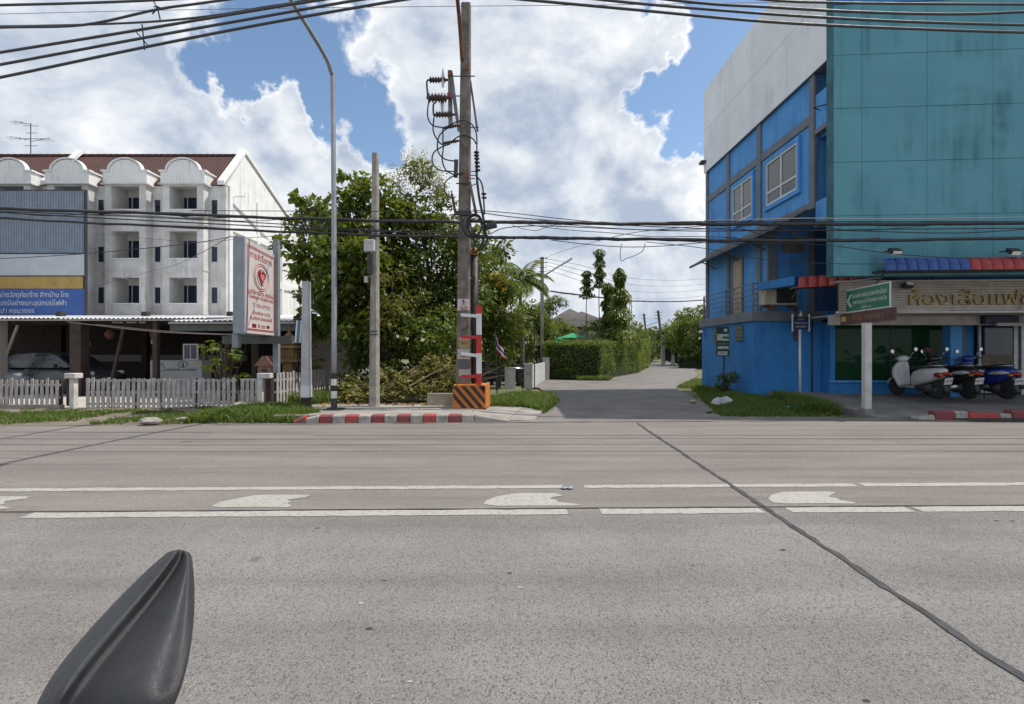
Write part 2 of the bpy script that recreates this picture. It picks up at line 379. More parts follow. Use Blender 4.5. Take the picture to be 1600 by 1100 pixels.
# plot under the trees
def plot_z(x, y): return .10+.05*nz(x,y,.7,2)
structure(hgrid(-6.3,.9,13.3,30,40,70,plot_z,inpoly([(-6.3,13.3),(-.2,13.3),(.6,13.8),(.9,16),(.3,21),(-1.5,21.2),(-1.5,30),(-6.3,30)])).build('tree_plot', SOIL, smooth=True))
# pavement slab and its ramp
PV = [(-5.1,10.95),(-4.3,10.97),(-.9,11.12),(-.9,13.35),(-5.1,13.35)]
structure(B().ext(PV, -.05, .15, 'z').build('pavement', PAVE, bev=.01))
RAMP = [[(-.895,11.12,.15),(-.1,11.15,.03),(.12,12.2,.07),(-.895,12.2,.15)],[(-.1,11.15,.03),(.5,11.22,.012),(.62,12.0,.05),(.12,12.2,.07)],[(-.895,12.212,.15),(.12,12.212,.07),(.3,13.0,.11),(-.895,13.3,.15)],[(.13,12.21,.07),(.62,12.01,.05),(.75,12.6,.06),(.31,13.0,.11)]]
pr = structure(B().box(-.88,.3,11.3,13.2,-.05,.005).build('pavement_ramp', PAVE))
for q in RAMP:
    c = sum((Vector(p) for p in q), Vector())/4
    B().sheet([c+(Vector(p)-c)*.985-Vector((0,0,.004)) for p in q], (0,0,-.12)).build('slab', PAVE, pr, bev=.006)
# kerb blocks, alternately red and white
kerb = structure(B().box(-4.25,-1.0,10.98,11.05,-.04,.135).build('kerb', PAVE))
x = -4.62; i = 0
cols = [KRED,WHT,RED,WHT,KRED,WHT,RED,WHT,RED,WHT]
while x < -1.0:
    L_ = .30 if i else .5
    a, c = x, x+.272; ya, yc = edge_y(a)+.03, edge_y(c)+.03
    z1 = .165 if c < -1.2 else .16
    z0 = .165 if i > 1 else .165*(.35+.3*i)
    b = B(); g = .006
    b.loft([[(a+g,ya,-.05),(a+g,ya+.015,z0-.03),(a+g,ya+.04,z0),(a+g,ya+.19,z0),(a+g,ya+.19,-.05)],[(c-g,yc,-.05),(c-g,yc+.015,z1-.03),(c-g,yc+.04,z1),(c-g,yc+.19,z1),(c-g,yc+.19,-.05)]])
    b.build('kerb_block', cols[i % len(cols)], kerb, bev=.012); x += .272; i += 1
a = x; b = B()
b.loft([[(a+.006,edge_y(a)+.03,-.05),(a+.006,edge_y(a)+.05,.13),(a+.006,edge_y(a)+.07,.16),(a+.006,edge_y(a)+.22,.16),(a+.006,edge_y(a)+.22,-.05)],[(a+.75,edge_y(a)+.05,-.05),(a+.75,edge_y(a)+.055,.01),(a+.75,edge_y(a)+.06,.025),(a+.75,edge_y(a)+.22,.03),(a+.75,edge_y(a)+.22,-.05)]])
b.build('kerb_end', PAVE, kerb, bev=.01)
# broken kerb before the shop, right
kr = structure(B().box(9.55,13.2,11.72,11.80,-.04,.05).build('kerb', PAVE))
x = 9.1
for i, (w_, m_, h) in enumerate([(.42,WHT,.09),(.48,RED,.17),(.32,WHT,.16),(.72,KRED,.13),(.30,WHT,.10),(.55,RED,.17),(.6,KRED,.13),(.4,WHT,.14),(.5,RED,.16)]):
    y0 = edge_y(x)+.12+.02*random.random(); g = .01; b = B(); h0 = .03 if i == 0 else h
    b.loft([[(x+g,y0,-.05),(x+g,y0+.02,h0*.8),(x+g,y0+.05,h0),(x+g,y0+.24,h0),(x+g,y0+.26,-.05)],[(x+w_-g,y0,-.05),(x+w_-g,y0+.02,h*.8),(x+w_-g,y0+.05,h),(x+w_-g,y0+.24,h-.01),(x+w_-g,y0+.26,-.05)]])
    b.build('kerb_block', m_, kr, bev=.025); x += w_
# shop terrace: raised slab sloping down to the road
TER = pm('terrace_concrete', (.25,.235,.22), (.16,.15,.14), 1.3, .85, .3, 40)
b = B()
b.loft([[(7.95,15.3,-.1),(7.95,15.3,.27),(7.95,16.6,.30),(7.95,16.6,-.1)],[(8.15,13.4,-.1),(8.15,13.4,.22),(8.15,16.6,.30),(8.15,16.6,-.1)],[(8.35,11.72,-.1),(8.35,11.72,.012),(8.35,16.6,.30),(8.35,16.6,-.1)],[(30,12.4,-.1),(30,12.4,.02),(30,16.6,.30),(30,16.6,-.1)]])
structure(b.build('shop_terrace', TER))
# grass bank between lane and blue house
BANK = [(4.75,11.75),(7.3,11.75),(7.95,12.1),(8.1,13.3),(7.9,15.5),(7.5,16.0),(7.5,20.2),(7.3,20.4),(6.9,19.5),(6.0,16.5),(5.4,14.3),(5.0,12.9)]
def bank_z(x, y):
    e = edist(BANK,x,y); t = min(1, e/1.0); r = min(1,max(0,(x-5.2)/2.2))
    return -.02+t*(.12+.05*nz(x,y,1.3,4))+.16*r*t
structure(hgrid(4.6,9.4,11.6,20.6,48,80,bank_z,inpoly(BANK)).build('grass_bank', SOIL, smooth=True))
# ------------------------------------------------------------------ foliage
def fast_mesh(name, V, F, mats, smooth=False):
    me = bpy.data.meshes.new(name); k = F.shape[1]
    me.vertices.add(len(V)); me.vertices.foreach_set('co', np.ascontiguousarray(V, np.float32).ravel())
    me.loops.add(F.size); me.loops.foreach_set('vertex_index', np.ascontiguousarray(F, np.int32).ravel())
    me.polygons.add(len(F)); me.polygons.foreach_set('loop_start', np.arange(0, F.size, k, dtype=np.int32))
    try: me.polygons.foreach_set('loop_total', np.full(len(F), k, np.int32))
    except Exception: pass
    for m in mats: me.materials.append(m)
    me.update(calc_edges=True)
    return me
def unit(a): return a/np.maximum(1e-9, np.linalg.norm(a, axis=1, keepdims=True))
def leaf_arrays(C, D, size, asp=.45, up=None, fold=.25, jit=.35):
    """one folded leaf (two triangles) per centre C pointing along D"""
    n = len(C); D = unit(D); s = (size*(1+jit*RNG.uniform(-1,1,n)))[:,None]
    upv = np.tile([0,0,1.],(n,1))+RNG.normal(0,.45,(n,3)); side = unit(np.cross(D, upv)); nor = unit(np.cross(side, D))
    b = C-D*s*.5; t = C+D*s*.5-np.array([0,0,1])*s*.12; m = C+nor*(s*fold*asp)-D*s*.06
    l = m+side*s*asp*.5-nor*s*fold*asp; r = m-side*s*asp*.5-nor*s*fold*asp
    V = np.stack([b,l,t,r],1).reshape(-1,3); i = np.arange(n)*4
    F = np.concatenate([np.stack([i,i+2,i+1],1), np.stack([i,i+3,i+2],1)],0)
    return V, F
def leaves(name, C, D, size, mat, parent, asp=.45, fold=.25, jit=.35):
    V, F = leaf_arrays(C, D, size, asp, None, fold, jit)
    return link(fast_mesh(name, V-np.array(origin(parent)), F, [mat]), name, parent)
def clumps(centers, radii, per, flat=.75, shell=.55):
    """leaf centres gathered in clumps, denser to the outside of each clump"""
    Cs, Ds = [], []
    for c, r in zip(centers, radii):
        n = max(4, int(per*r*r)); d = unit(RNG.normal(0,1,(n,3))); rr = r*(shell+(1-shell)*RNG.random(n))**.8*np.where(RNG.random(n)<.12, 1.25, 1)
        p = d*rr[:,None]; p[:,2] *= flat
        Cs.append(np.array(c)+p); Ds.append(d*.9+RNG.normal(0,.55,(n,3))+np.array([0,0,-.15]))
    return np.concatenate(Cs), np.concatenate(Ds)
def crown_points(c, rad, n, seed, lump=.35, low=-1):
    """clump centres filling an uneven ellipsoid"""
    rg = np.random.default_rng(seed); out = []
    while len(out) < n:
        d = rg.normal(0,1,3); d /= np.linalg.norm(d); k = (.35+.65*rg.random()**.5)
        k *= 1+lump*mnoise.noise(Vector((d[0]*1.7+seed, d[1]*1.7, d[2]*1.7)))
        if d[2] < low: continue
        out.append((c[0]+d[0]*k*rad[0], c[1]+d[1]*k*rad[1], c[2]+d[2]*k*rad[2]))
    return out
BARK = pm('grey_brown_bark', (.16,.125,.095), (.075,.06,.048), 9, .95, .9, 30)
BARKD = pm('dark_bark', (.085,.066,.05), (.04,.032,.026), 9, .95, .9, 30)  # darker brown tone than the other bark
LEAF_A = leaf_mat('broad_green_leaf', (.04,.072,.012), (.12,.165,.03), (.20,.19,.035), .3, .45, .1)
LEAF_B = leaf_mat('deep_green_leaf', (.027,.055,.011), (.08,.12,.024), (.14,.15,.03), .25, .42, .09)
LEAF_C = leaf_mat('fresh_green_leaf', (.05,.095,.014), (.12,.165,.028), (.18,.17,.03), .28, .5, .10)
LEAF_D = leaf_mat('olive_dry_leaf', (.07,.07,.022), (.15,.13,.04), (.22,.16,.06), .22, .7, .3)
LEAF_H = leaf_mat('hedge_leaf', (.045,.085,.014), (.12,.175,.03), (.16,.17,.05), .3, .5, .1)
LEAF_P = leaf_mat('pale_flower_spray', (.32,.27,.16), (.48,.42,.28), None, .3, .8)
LEAF_Y = leaf_mat('yellow_blossom', (.62,.36,.02), (.75,.48,.04), None, .3, .7)
GRASS = leaf_mat('verge_grass_blade', (.034,.085,.013), (.085,.165,.028), (.2,.18,.075), .32, .55, .14)
GRASSD = leaf_mat('shaded_bank_grass_blade', (.035,.082,.015), (.08,.145,.03), (.18,.165,.07), .32, .55, .12)
def limb(b, p0, p1, r0, r1, bend=.15, k=6, n=7):
    p0, p1 = Vector(p0), Vector(p1); d = p1-p0; s = Vector((random.uniform(-1,1),random.uniform(-1,1),random.uniform(-.3,1)))*d.length*bend
    pts = [p0+d*t+s*(4*t*(1-t)) for t in [i/k for i in range(k+1)]]
    b.tube(pts, [r0+(r1-r0)*i/k for i in range(k+1)], n)
def tree(name, label, base, crowns, trunk_r, leafmat, size, per, bark=BARK, cat='tree', group=None, seed=1, nlimb=14, asp=.5, lean=(0,0), extra=None, flat=.75, shell=.5):
    """crowns: list of (centre, radii, number of clumps, clump radius)"""
    random.seed(seed); t = thing(name, label, cat, base, group); b = B(); base = Vector(base)
    top = Vector(crowns[0][0])+Vector((lean[0],lean[1],crowns[0][1][2]*.45)); k = 8
    pts = [base-Vector((0,0,.15))+(top-base)*(i/k)+Vector((.10*math.sin(i*1.3+seed),.10*math.cos(i*1.7+seed),0))*(i>0) for i in range(k+1)]
    b.tube(pts, [trunk_r*(1.25 if i == 0 else 1)*(1-.82*i/k) for i in range(k+1)], 9)
    cc, rr = [], []
    for ci, (c, rad, n, cr) in enumerate(crowns):
        P = crown_points(c, rad, n, seed*10+ci); cc += P; rr += [cr*random.uniform(.65,1.35) for _ in P]
    for i in range(min(nlimb, len(cc))):
        q = cc[int(i*len(cc)/nlimb)]; h = .25+.6*random.random(); j = min(k-1, int(h*k)); limb(b, pts[j], q, trunk_r*(.45-.03*(j)), .012, .12)
    b.build('trunk', bark, t, smooth=True)
    C, D = clumps(cc, rr, per, flat, shell); leaves('crown', C, D, size, leafmat, t, asp)
    if extra: extra(t)
    return t
def blades(name, pts, h, mat, lean=.35, wid=.012, parent=None):
    """grass: one bent tapered blade (three triangles) per point"""
    P = np.array(pts, float); n = len(P); hh = h*(.45+.8*RNG.random(n))[:,None] if np.isscalar(h) else (np.array(h)*(.6+.6*RNG.random(n)))[:,None]
    a = RNG.uniform(0,2*np.pi,n); sd = np.stack([np.cos(a),np.sin(a),0*a],1)*wid*(.6+RNG.random(n))[:,None]
    a2 = RNG.uniform(0,2*np.pi,n); ln = np.stack([np.cos(a2),np.sin(a2),0*a2],1)*hh*lean*(.3+1.4*RNG.random(n))[:,None]; up = np.array([0,0,1.])
    m = P+up*hh*.55+ln*.35; t = P+up*hh*(.95-.3*RNG.random(n))[:,None]+ln
    V = np.stack([P-sd,P+sd,m-sd*.75,m+sd*.75,t],1).reshape(-1,3); i = np.arange(n)*5
    F = np.concatenate([np.stack([i,i+1,i+3],1),np.stack([i,i+3,i+2],1),np.stack([i+2,i+3,i+4],1)],0)
    return link(fast_mesh(name, V-np.array(origin(parent)), F, [mat]), name, parent)
# ------------------------------------------------------------------ blue three-storey shop house (right)
BLUE = pm('blue_wall_paint', (.027,.20,.50), (.022,.165,.43), 1.2, .75, .25, 30, streak=1.6, sc=(.03,.075,.2))
BLUE2 = pm('bright_blue_wall_paint', (.08,.31,.68), (.065,.27,.61), 1.2, .75, .25, 30, streak=1.6, sc=(.035,.09,.24))
GREYP = pm('grey_pillar_paint', (.17,.185,.215), (.13,.145,.17), 2, .8, .3, 30)
TEAL = pm('teal_facade_paint', (.11,.31,.375), (.088,.27,.33), .55, .75, .3, 25, streak=1.0, sc=(.035,.125,.15))
JOINT = pm('dark_joint', (.055,.165,.195), (.03,.10,.125), 2, .9)
PARA = pm('pale_parapet_panel', (.78,.80,.83), (.68,.70,.73), .5, .8, .15, 25, streak=.7, sc=(.60,.60,.62))
WFR = pm('white_window_frame', (.62,.63,.64), (.52,.53,.54), 5, .5)
def glass(name, c, rough=.08, spec=.5):
    m, t, b, out = new_mat(name); p = pos(t)
    t.set(b.inputs['Base Color'], t.mix(t.noise(p, 1.5, 3), c, [x*.6 for x in c])); b.inputs['Roughness'].default_value = rough; b.inputs['Specular IOR Level'].default_value = spec
    bn = t.node('ShaderNodeBump', ins={'Strength': .05, 'Distance': .05, 'Height': t.noise(p, 1.3, 2)}); t.l.new(bn.outputs[0], b.inputs['Normal']); return m
GLASS = glass('grey_window_glass', (.10,.115,.12)); GLASSG = glass('green_tinted_shop_glass', (.016,.065,.03), .06, .12); GLASSD = glass('dark_blue_glass', (.012,.025,.06))
METAL = pm('galvanised_steel', (.42,.43,.45), (.30,.31,.33), 6, .45, metal=.6)
DKM = pm('dark_steel', (.06,.06,.065), (.035,.035,.038), 8, .55, metal=.3)
RUST = pm('rust_brown_steel', (.20,.085,.04), (.10,.045,.03), 10, .85, .4, 60)
TREDT = pm('red_roof_tile', (.42,.055,.05), (.27,.045,.045), 5, .6, .3, 40)
TBLUT = pm('blue_roof_tile', (.035,.095,.32), (.025,.065,.22), 5, .55, .3, 40)
CREAM = pm('dirty_cream_louvre', (.46,.41,.35), (.36,.32,.27), 3, .7, .2, 40, streak=1.4, sc=(.22,.17,.12))
BEAM = pm('dirty_white_beam', (.50,.47,.44), (.40,.375,.35), 3, .75, .2, 40)
BLACKP = pm('black_plastic', (.018,.018,.02), (.028,.028,.03), 20, .45, .3, 300)
UPX = 8.02                                          # plane of the upper side wall
H = thing('shop_house', 'three storey blue and teal shop house at the lane corner', 'building', (12,16,0))
def hb(name, mat, *boxes, bev=0, parent=H):
    b = B()
    for q in boxes: b.box(*q)
    return b.build(name, mat, parent, bev=bev)
# ground floor block, upper block
hb('ground_floor_wall', BLUE, (7.5,30,16.0,20.2,-.2,2.46), (7.5,9.62,15.9,16.0,-.2,2.46))
hb('upper_wall', BLUE2, (UPX,30,13.55,21.05,5.302,8.85), (UPX,30,15.98,21.05,2.77,5.30))
hb('balcony_slab', GREYP, (7.42,9.7,15.82,20.3,2.46,2.77), bev=.01)
hb('roof_slab', GREYP, (UPX+.12,30,12.85,21.0,8.86,9.0))
# blue panels between grey pillars and bands, on the lane side
for y0, y1, zb_ in ((13.50,13.74,5.3),(16.42,16.68,2.771),(18.80,19.04,2.771),(20.86,21.06,2.771)): hb('pillar', GREYP, (UPX-.06,UPX+.02,y0,y1,zb_,8.84), bev=.008)
for x0, x1 in ((UPX-.06,UPX+.22),(9.22,9.42)): hb('pillar', GREYP, (x0,x1,15.92,16.03,2.771,5.29), bev=.008)
hb('lower_front_wall', pm('shaded_front_blue',(.03,.085,.22),(.024,.07,.19),1.2,.75), (9.42,12,15.955,15.98,2.771,5.29))  # same front wall, shade of the recess put into a darker blue
for z0, z1 in ((7.60,7.84),(5.30,5.50)):
    for y0, y1 in ((13.74,16.42),(16.68,18.80),(19.04,20.86)): hb('band', GREYP, (UPX-.045,UPX+.02,y0,y1,z0,z1))
# windows on the lane side
def side_window(y0, y1, z0, z1):
    wn = hb('window', BLUE2, (UPX-.075,UPX+.02,y0-.13,y0,z0-.13,z1+.13),(UPX-.075,UPX+.02,y1,y1+.13,z0-.13,z1+.13),(UPX-.075,UPX+.02,y0,y1,z1,z1+.13),(UPX-.075,UPX+.02,y0,y1,z0-.13,z0))
    f = .06; x0, x1 = UPX-.06, UPX+.01; b = B(); zm = z0+(z1-z0)*.30; ym = (y0+y1)/2
    b.box(x0,x1,y0,y0+f,z0,z1); b.box(x0,x1,y1-f,y1,z0,z1); b.box(x0,x1,y0+f,y1-f,z0,z0+f); b.box(x0,x1,y0+f,y1-f,z1-f,z1)
    b.box(x0+.004,x1,ym-f/2,ym+f/2,z0+f,z1-f); b.box(x0+.006,x1,y0+f,ym-f/2,zm-f/2,zm+f/2); b.box(x0+.006,x1,ym+f/2,y1-f,zm-f/2,zm+f/2)
    b.build('frame', WFR, wn)
    for a, c in ((y0+f,ym-f/2),(ym+f/2,y1-f)):
        for e, g in ((z0+f,zm-f/2),(zm+f/2,z1-f)): B().box(UPX-.03,UPX-.015,a+.002,c-.002,e+.002,g-.002).build('pane', GLASS, wn)
side_window(14.3, 16.05, 6.05, 7.38); side_window(17.0, 18.5, 6.05, 7.38)
# parapet of large pale boards along the lane side
par = hb('parapet', GREYP, (UPX-.10,UPX+.1,12.6,21.05,8.86,12.2))
for i in range(4):
    for j in range(2):
        y0 = 12.58+i*2.12; z0 = 8.82+j*1.69
        B().box(UPX-.13,UPX-.10,y0+.006,y0+2.114,z0+.006,z0+1.684).build('board', PARA, par)
B().box(UPX-.32,UPX-.131,20.8,21.1,9.2,9.3).build('gutter_spout', DKM, par)
# teal screen facade of rendered panels, toward the road
def fy(x): return 12.5-.066*(x-7.86)
b = B(); b.ext([(7.86,fy(7.86)+.02),(22,fy(22)+.02),(22,fy(22)+.3),(7.86,fy(7.86)+.3)], 3.35, 12.2, 'z')
tf = b.build('facade', JOINT, H)
xs = [7.86,8.52,10.02,11.52,13.02,14.52,16.02,17.52,19.02,20.52,22.0]; zs = [3.35,4.82,6.13,7.44,8.74,9.97]
for i in range(len(xs)-1):
    for j in range(len(zs)-1):
        a, c = xs[i]+.003, xs[i+1]-.003; z0, z1 = zs[j]+.004, zs[j+1]-.004; o = random.uniform(-.003,.003)
        B().ext([(a,fy(a)+o),(c,fy(c)+o),(c,fy(c)+.03),(a,fy(a)+.03)], z0, z1, 'z').build('panel', TEAL, tf, bev=.006)
    a, c = xs[i]+.004, xs[i+1]-.004
    B().ext([(a,fy(a)),(c,fy(c)),(c,fy(c)+.03),(a,fy(a)+.03)], 9.985, 12.2, 'z').build('panel', BLUE, tf)
# side openings of the front balconies behind the screen
hb('balcony_parapet', BLUE2, (UPX-.02,UPX+.10,12.81,13.49,7.35,8.25))
hb('balcony_parapet', BLUE2, (UPX-.02,UPX+.10,12.81,13.49,4.9,5.45))
hb('balcony_ledge', GREYP, (UPX-.05,UPX+.12,12.81,13.485,7.22,7.345))
hb('balcony_ledge', GREYP, (UPX-.05,UPX+.12,12.81,13.485,4.78,4.895))
hb('balcony_floor', BLUE, (UPX+.11,22,12.82,13.54,7.12,7.25), (UPX+.11,22,12.82,13.54,4.78,4.9))
hb('balcony_back_wall', BLUE, (UPX+.8,22,13.44,13.54,4.9,8.62))
B().tube([(UPX+.02,12.85,7.75),(UPX-.25,13.2,7.8),(UPX+.02,13.38,7.82)], .018, 6).build('drain_pipe', DKM, H)
# awning along the second floor
aw = B(); n = 22
rings = []
for i in range(n+1):
    y = 13.75+(21.1-13.75)*i/n; dz = .025*(1 if i % 2 else -1); rings.append((y,dz))
for (y,dz),(y2,dz2) in zip(rings, rings[1:]): aw.sheet([(UPX-.07,y,5.36+dz),(UPX-.07,y2,5.36+dz2),(7.34,y2,5.0+dz2),(7.34,y,5.0+dz)], (0,0,.012))
awn = aw.build('awning', pm('dark_corrugated_sheet',(.085,.085,.09),(.05,.05,.053),4,.6,metal=.2), H)
hb('awning_edge', DKM, (7.31,7.345,13.75,21.1,4.94,5.03))
for y in (14.2,16.1,18.0,19.9): 
    B().bar((UPX-.07,y,4.72),(7.40,y,4.98),.035,.035).bar((UPX-.07,y,5.28),(7.36,y,4.95),.035,.035).build('awning_bracket', RUST, H)
# door, pillars and stains of the second floor
dr = hb('door', pm('tan_door_wood',(.40,.31,.22),(.32,.25,.18),4,.6,.2,30), (UPX-.035,UPX+.01,17.8,18.5,2.78,4.75), bev=.006)
hb('door_frame', GREYP, (UPX-.05,UPX+.01,17.72,17.795,2.78,4.83),(UPX-.05,UPX+.01,18.505,18.58,2.78,4.83),(UPX-.05,UPX+.01,17.795,18.505,4.755,4.83), parent=dr)
B().obox((UPX-.055,18.4,3.75),(.04,.03,.12)).build('handle', METAL, dr)
hb('stain_patch', pm('bare_plaster_patch',(.20,.19,.16),(.10,.10,.09),3,.9,.4,20), (8.4,9.1,15.965,15.985,4.6,5.05))
# wall vents in the ground floor, lane side
VENT = pm('ventilation_block', (.22,.21,.17), (.12,.11,.09), 12, .9, .6, 40)
for y0 in (16.55,18.45):
    v = hb('vent_block', JOINT, (7.47,7.51,y0,y0+.62,1.86,2.36))
    for j in range(4):
        for i in range(3): B().box(7.455,7.475,y0+.03+i*.2,y0+.19+i*.2,1.88+j*.12,1.965+j*.12).build('block', VENT, v)
# balcony railing
rl = thing('balcony_railing', 'grey tube railing on the blue house side balcony', 'railing', (7.5,18,2.77))
for y in (15.9,17.9,19.95): B().box(7.46,7.51,y-.025,y+.025,2.77,3.66).build('post', GREYP, rl)
for z in (2.95,3.12,3.29,3.46,3.63): B().tube([(7.485,15.9,z),(7.485,19.95,z)], .017, 6).build('rail', GREYP, rl)
for z in (2.95,3.12,3.29,3.46,3.63): B().tube([(7.51,15.9,z),(8.0,15.9,z-.0)], .017, 6).build('rail', GREYP, rl)
B().box(7.98,8.01,15.875,15.915,2.77,3.66).build('post', GREYP, rl)
# air conditioner on the ledge
ac = thing('air_conditioner', 'old cream air conditioner condenser on the balcony ledge', 'air conditioner', (8.2,15.7,2.77))
B().box(7.62,8.62,15.45,15.82,2.93,3.5).build('case', CREAM, ac, bev=.02)
B().box(7.98,8.58,15.43,15.46,2.98,3.45).build('fan_grille', BLACKP, ac)
for i in range(9): B().box(7.99,8.57,15.415,15.428,3.0+i*.05,3.008+i*.05).build('slat', DKM, ac)
for xx in (7.85,8.6): B().box(xx-.04,xx+.04,15.45,15.95,2.86,2.93).build('foot', RUST, ac)
# tile canopies: a row of barrel tiles on a board
def tile_mesh(nm, mat):
    b = B(); n = 7; ring = lambda y,z,r: [(r*math.cos(math.pi*k/n), y-.85*r*math.sin(math.pi*k/n), z) for k in range(n+1)]
    b.loft([ring(0,0,.125),ring(.02,.14,.125),ring(.055,.26,.12),ring(.14,.37,.11)], False, closed=False)
    b.loft([ring(.012,0,.108),ring(.032,.14,.108)], False, closed=False)
    return b.mesh(nm, smooth=True, mats=[mat])
TM = {'red': tile_mesh('red_tile', TREDT), 'blue': tile_mesh('blue_tile', TBLUT)}
cy = lambda x: fy(x)-.42
def mk_canopy(label, x0, x1, yfun, z, cols, backd, slope=-.066):
    ang = math.atan(slope); st = .235*math.cos(ang)
    c = thing('tile_canopy', label, 'canopy', ((x0+x1)/2, yfun((x0+x1)/2), z))
    B().ext([(x0,yfun(x0)),(x1,yfun(x1)),(x1,yfun(x1)+backd),(x0,yfun(x0)+backd)], z+.005, z+.05, 'z').build('soffit', DKM, c)
    for i in range(int((x1-x0)/st)):
        x = x0+.12+i*st; link(TM[cols(x)], 'tile', c, Vector((x,yfun(x)-.02,z))-origin(c), (0,0,ang), (1,.85,.84))
    for x in (x0+.05, (x0+x1)/2, x1-.05): B().bar((x,yfun(x)+.05,z),(x,yfun(x)+backd-.02,z-.28),.03,.03).build('bracket', DKM, c)
    return c
mk_canopy('long canopy of blue then red barrel tiles over the shop front', 8.75, 20, cy, 3.40, lambda x: 'blue' if x < 10.65 else 'red', .43)
mk_canopy('short red tile canopy between air conditioner and fascia', 7.9, 9.12, lambda x: 14.2-.68*(x-7.9), 3.27, lambda x: 'red', .4, -.68)
B().ext([(7.5,15.6),(7.92,14.35),(8.15,14.55),(7.75,15.75)], 3.38, 3.62, 'z').build('corner_ledge', BLUE, H)
B().ext([(8.7,13.4),(9.3,12.2),(9.6,12.4),(9.1,13.9)], 3.62, 3.66, 'z').build('canopy_valley', BLUE, H)
# shop front
sf = hb('shop_front', BLUE, (9.63,22,15.55,15.95,.0,.62), (9.63,9.78,15.5,15.9,.62,2.5), (9.63,22,15.6,15.95,2.42,2.76))
hb('window_sill', BLUE2, (9.6,13.3,15.46,15.549,.58,.64), parent=sf)
for a, c in ((9.79,11.5),(11.54,13.25)): hb('shop_pane', GLASSG, (a,c,15.58,15.60,.64,2.41), parent=sf)
hb('mullion', DKM, (11.5,11.54,15.57,15.61,.64,2.41), parent=sf)
hb('shop_inner_wall', pm('dim_shop_interior',(.04,.05,.045),None,3,.9), (9.8,13.3,15.9,15.949,.62,2.42), parent=sf)
hb('lintel', BEAM, (9.0,22,14.4,14.6,2.26,2.52), bev=.01)
hb('soffit_board', BEAM, (9.1,22,13.0,15.9,2.525,2.56))
hb('column', BLUE2, (12.72,13.06,14.85,15.15,.2,2.5), bev=.01); hb('column', GREYP, (13.35,13.65,15.4,15.56,.2,2.5), bev=.01)
dw = hb('door', METAL, (13.95,14.02,15.3,15.36,.28,2.38),(15.0,15.12,15.3,15.36,.28,2.38),(14.02,15.0,15.3,15.36,2.3,2.38),(14.02,15.0,15.3,15.36,.28,.4))
hb('pane', GLASSD, (14.02,15.0,15.32,15.335,1.42,2.3), parent=dw); hb('notice_panel', pm('faded_brown_poster',(.20,.16,.11),(.11,.09,.06),6,.7), (14.02,15.0,15.32,15.335,.4,1.42), parent=dw)
hb('poster_wall', pm('brown_poster_wall',(.24,.18,.12),(.10,.085,.06),5,.75,contrast=(.4,.6)), (15.12,20,15.3,15.4,.28,2.4))
hb('wall_panel', BLUE, (13.66,13.94,15.45,15.54,.28,2.42))
hb('jamb', METAL, (14.55,14.72,14.62,14.7,.28,2.5))
# fascia of louvre slats carrying gold letters
fa = thing('shop_fascia', 'cream slatted fascia with gold Thai letters above the shop', 'signboard', (12,13.05,2.55))
fyy = lambda x: 13.15-.066*(x-8.4)
B().ext([(8.42,fyy(8.42)+.03),(20,fyy(20)+.03),(20,fyy(20)+.1),(8.42,fyy(8.42)+.1)], 2.55, 3.28, 'z').build('backing', DKM, fa)
for i in range(11):
    z = 2.565+i*.065; B().loft([[(x,fyy(x)-.0,z),(x,fyy(x)+.03,z),(x,fyy(x)+.03,z+.057),(x,fyy(x)+.012,z+.057)] for x in (8.42,20)]).build('slat', CREAM, fa)
B().ext([(8.38,fyy(8.38)-.02),(20,fyy(20)-.02),(20,fyy(20)+.1),(8.38,fyy(8.38)+.1)], 2.49, 2.548, 'z').build('trim', BEAM, fa)
B().ext([(8.38,fyy(8.38)-.02),(20,fyy(20)-.02),(20,fyy(20)+.1),(8.38,fyy(8.38)+.1)], 3.282, 3.33, 'z').build('trim', BEAM, fa)
GOLD = pm('tarnished_gold_letter', (.36,.25,.08), (.22,.15,.06), 8, .5, metal=.25)
xm = 11.74; text('ห้องเสื้อแฟชั่น', .46, (xm,fyy(xm)-.03,2.84), GOLD, fa, width=3.3, rz=-.066, ext=.02)
# floodlights over the fascia and on the canopy
def flood(label, x, y, z, rz, up):
    t = thing('floodlight', label, 'lamp', (x,y,z))
    B().obox((x,y,z),(.28,.16,.10),rz,up).build('housing', BLACKP, t, bev=.012)
    B().obox((x+.0,y-.085*math.cos(up),z-.085*math.sin(up)-.01),(.22,.01,.085),rz,up).build('lens', pm('frosted_lens',(.75,.75,.73),None,4,.3), t)
    B().bar((x,y,z),(x,y+.34,z+.05),.03,.03).build('arm', DKM, t)
flood('small black floodlight on the cream fascia', 9.98, fyy(9.98)-.14, 3.18, .2, R(-35))
flood('black floodlight on the blue tiles of the canopy', 8.95, cy(8.95)-.05, 3.86, .1, R(35))
flood('black floodlight on the red tiles of the canopy', 11.55, cy(11.55)-.05, 3.82, .1, R(35))
B().bar((9.1,12.6,3.33),(8.85,12.75,3.05),.02,.02).bar((9.1,12.6,3.33),(8.2,13.2,3.28),.02,.02).build('stay_rod', METAL, H)
# roller blind box above the door
rbx = thing('wall_air_conditioner', 'navy wall box with white cover above the shop door', 'air conditioner', (13.6,14.3,2.2))
B().box(13.15,14.1,14.22,14.38,2.28,2.5).build('box', pm('navy_box',(.012,.025,.06),(.02,.035,.08),5,.5), rbx, bev=.01)
B().box(13.4,14.5,14.14,14.218,2.22,2.31).build('cover', BEAM, rbx, bev=.01)
B().lathe([(.0,-.04),(.05,-.03),(.06,0),(.05,.03),(0,.04)],(14.22,14.2,2.44),12).build('bulb', pm('white_bulb',(.8,.8,.78),None,4,.3), rbx, smooth=True)
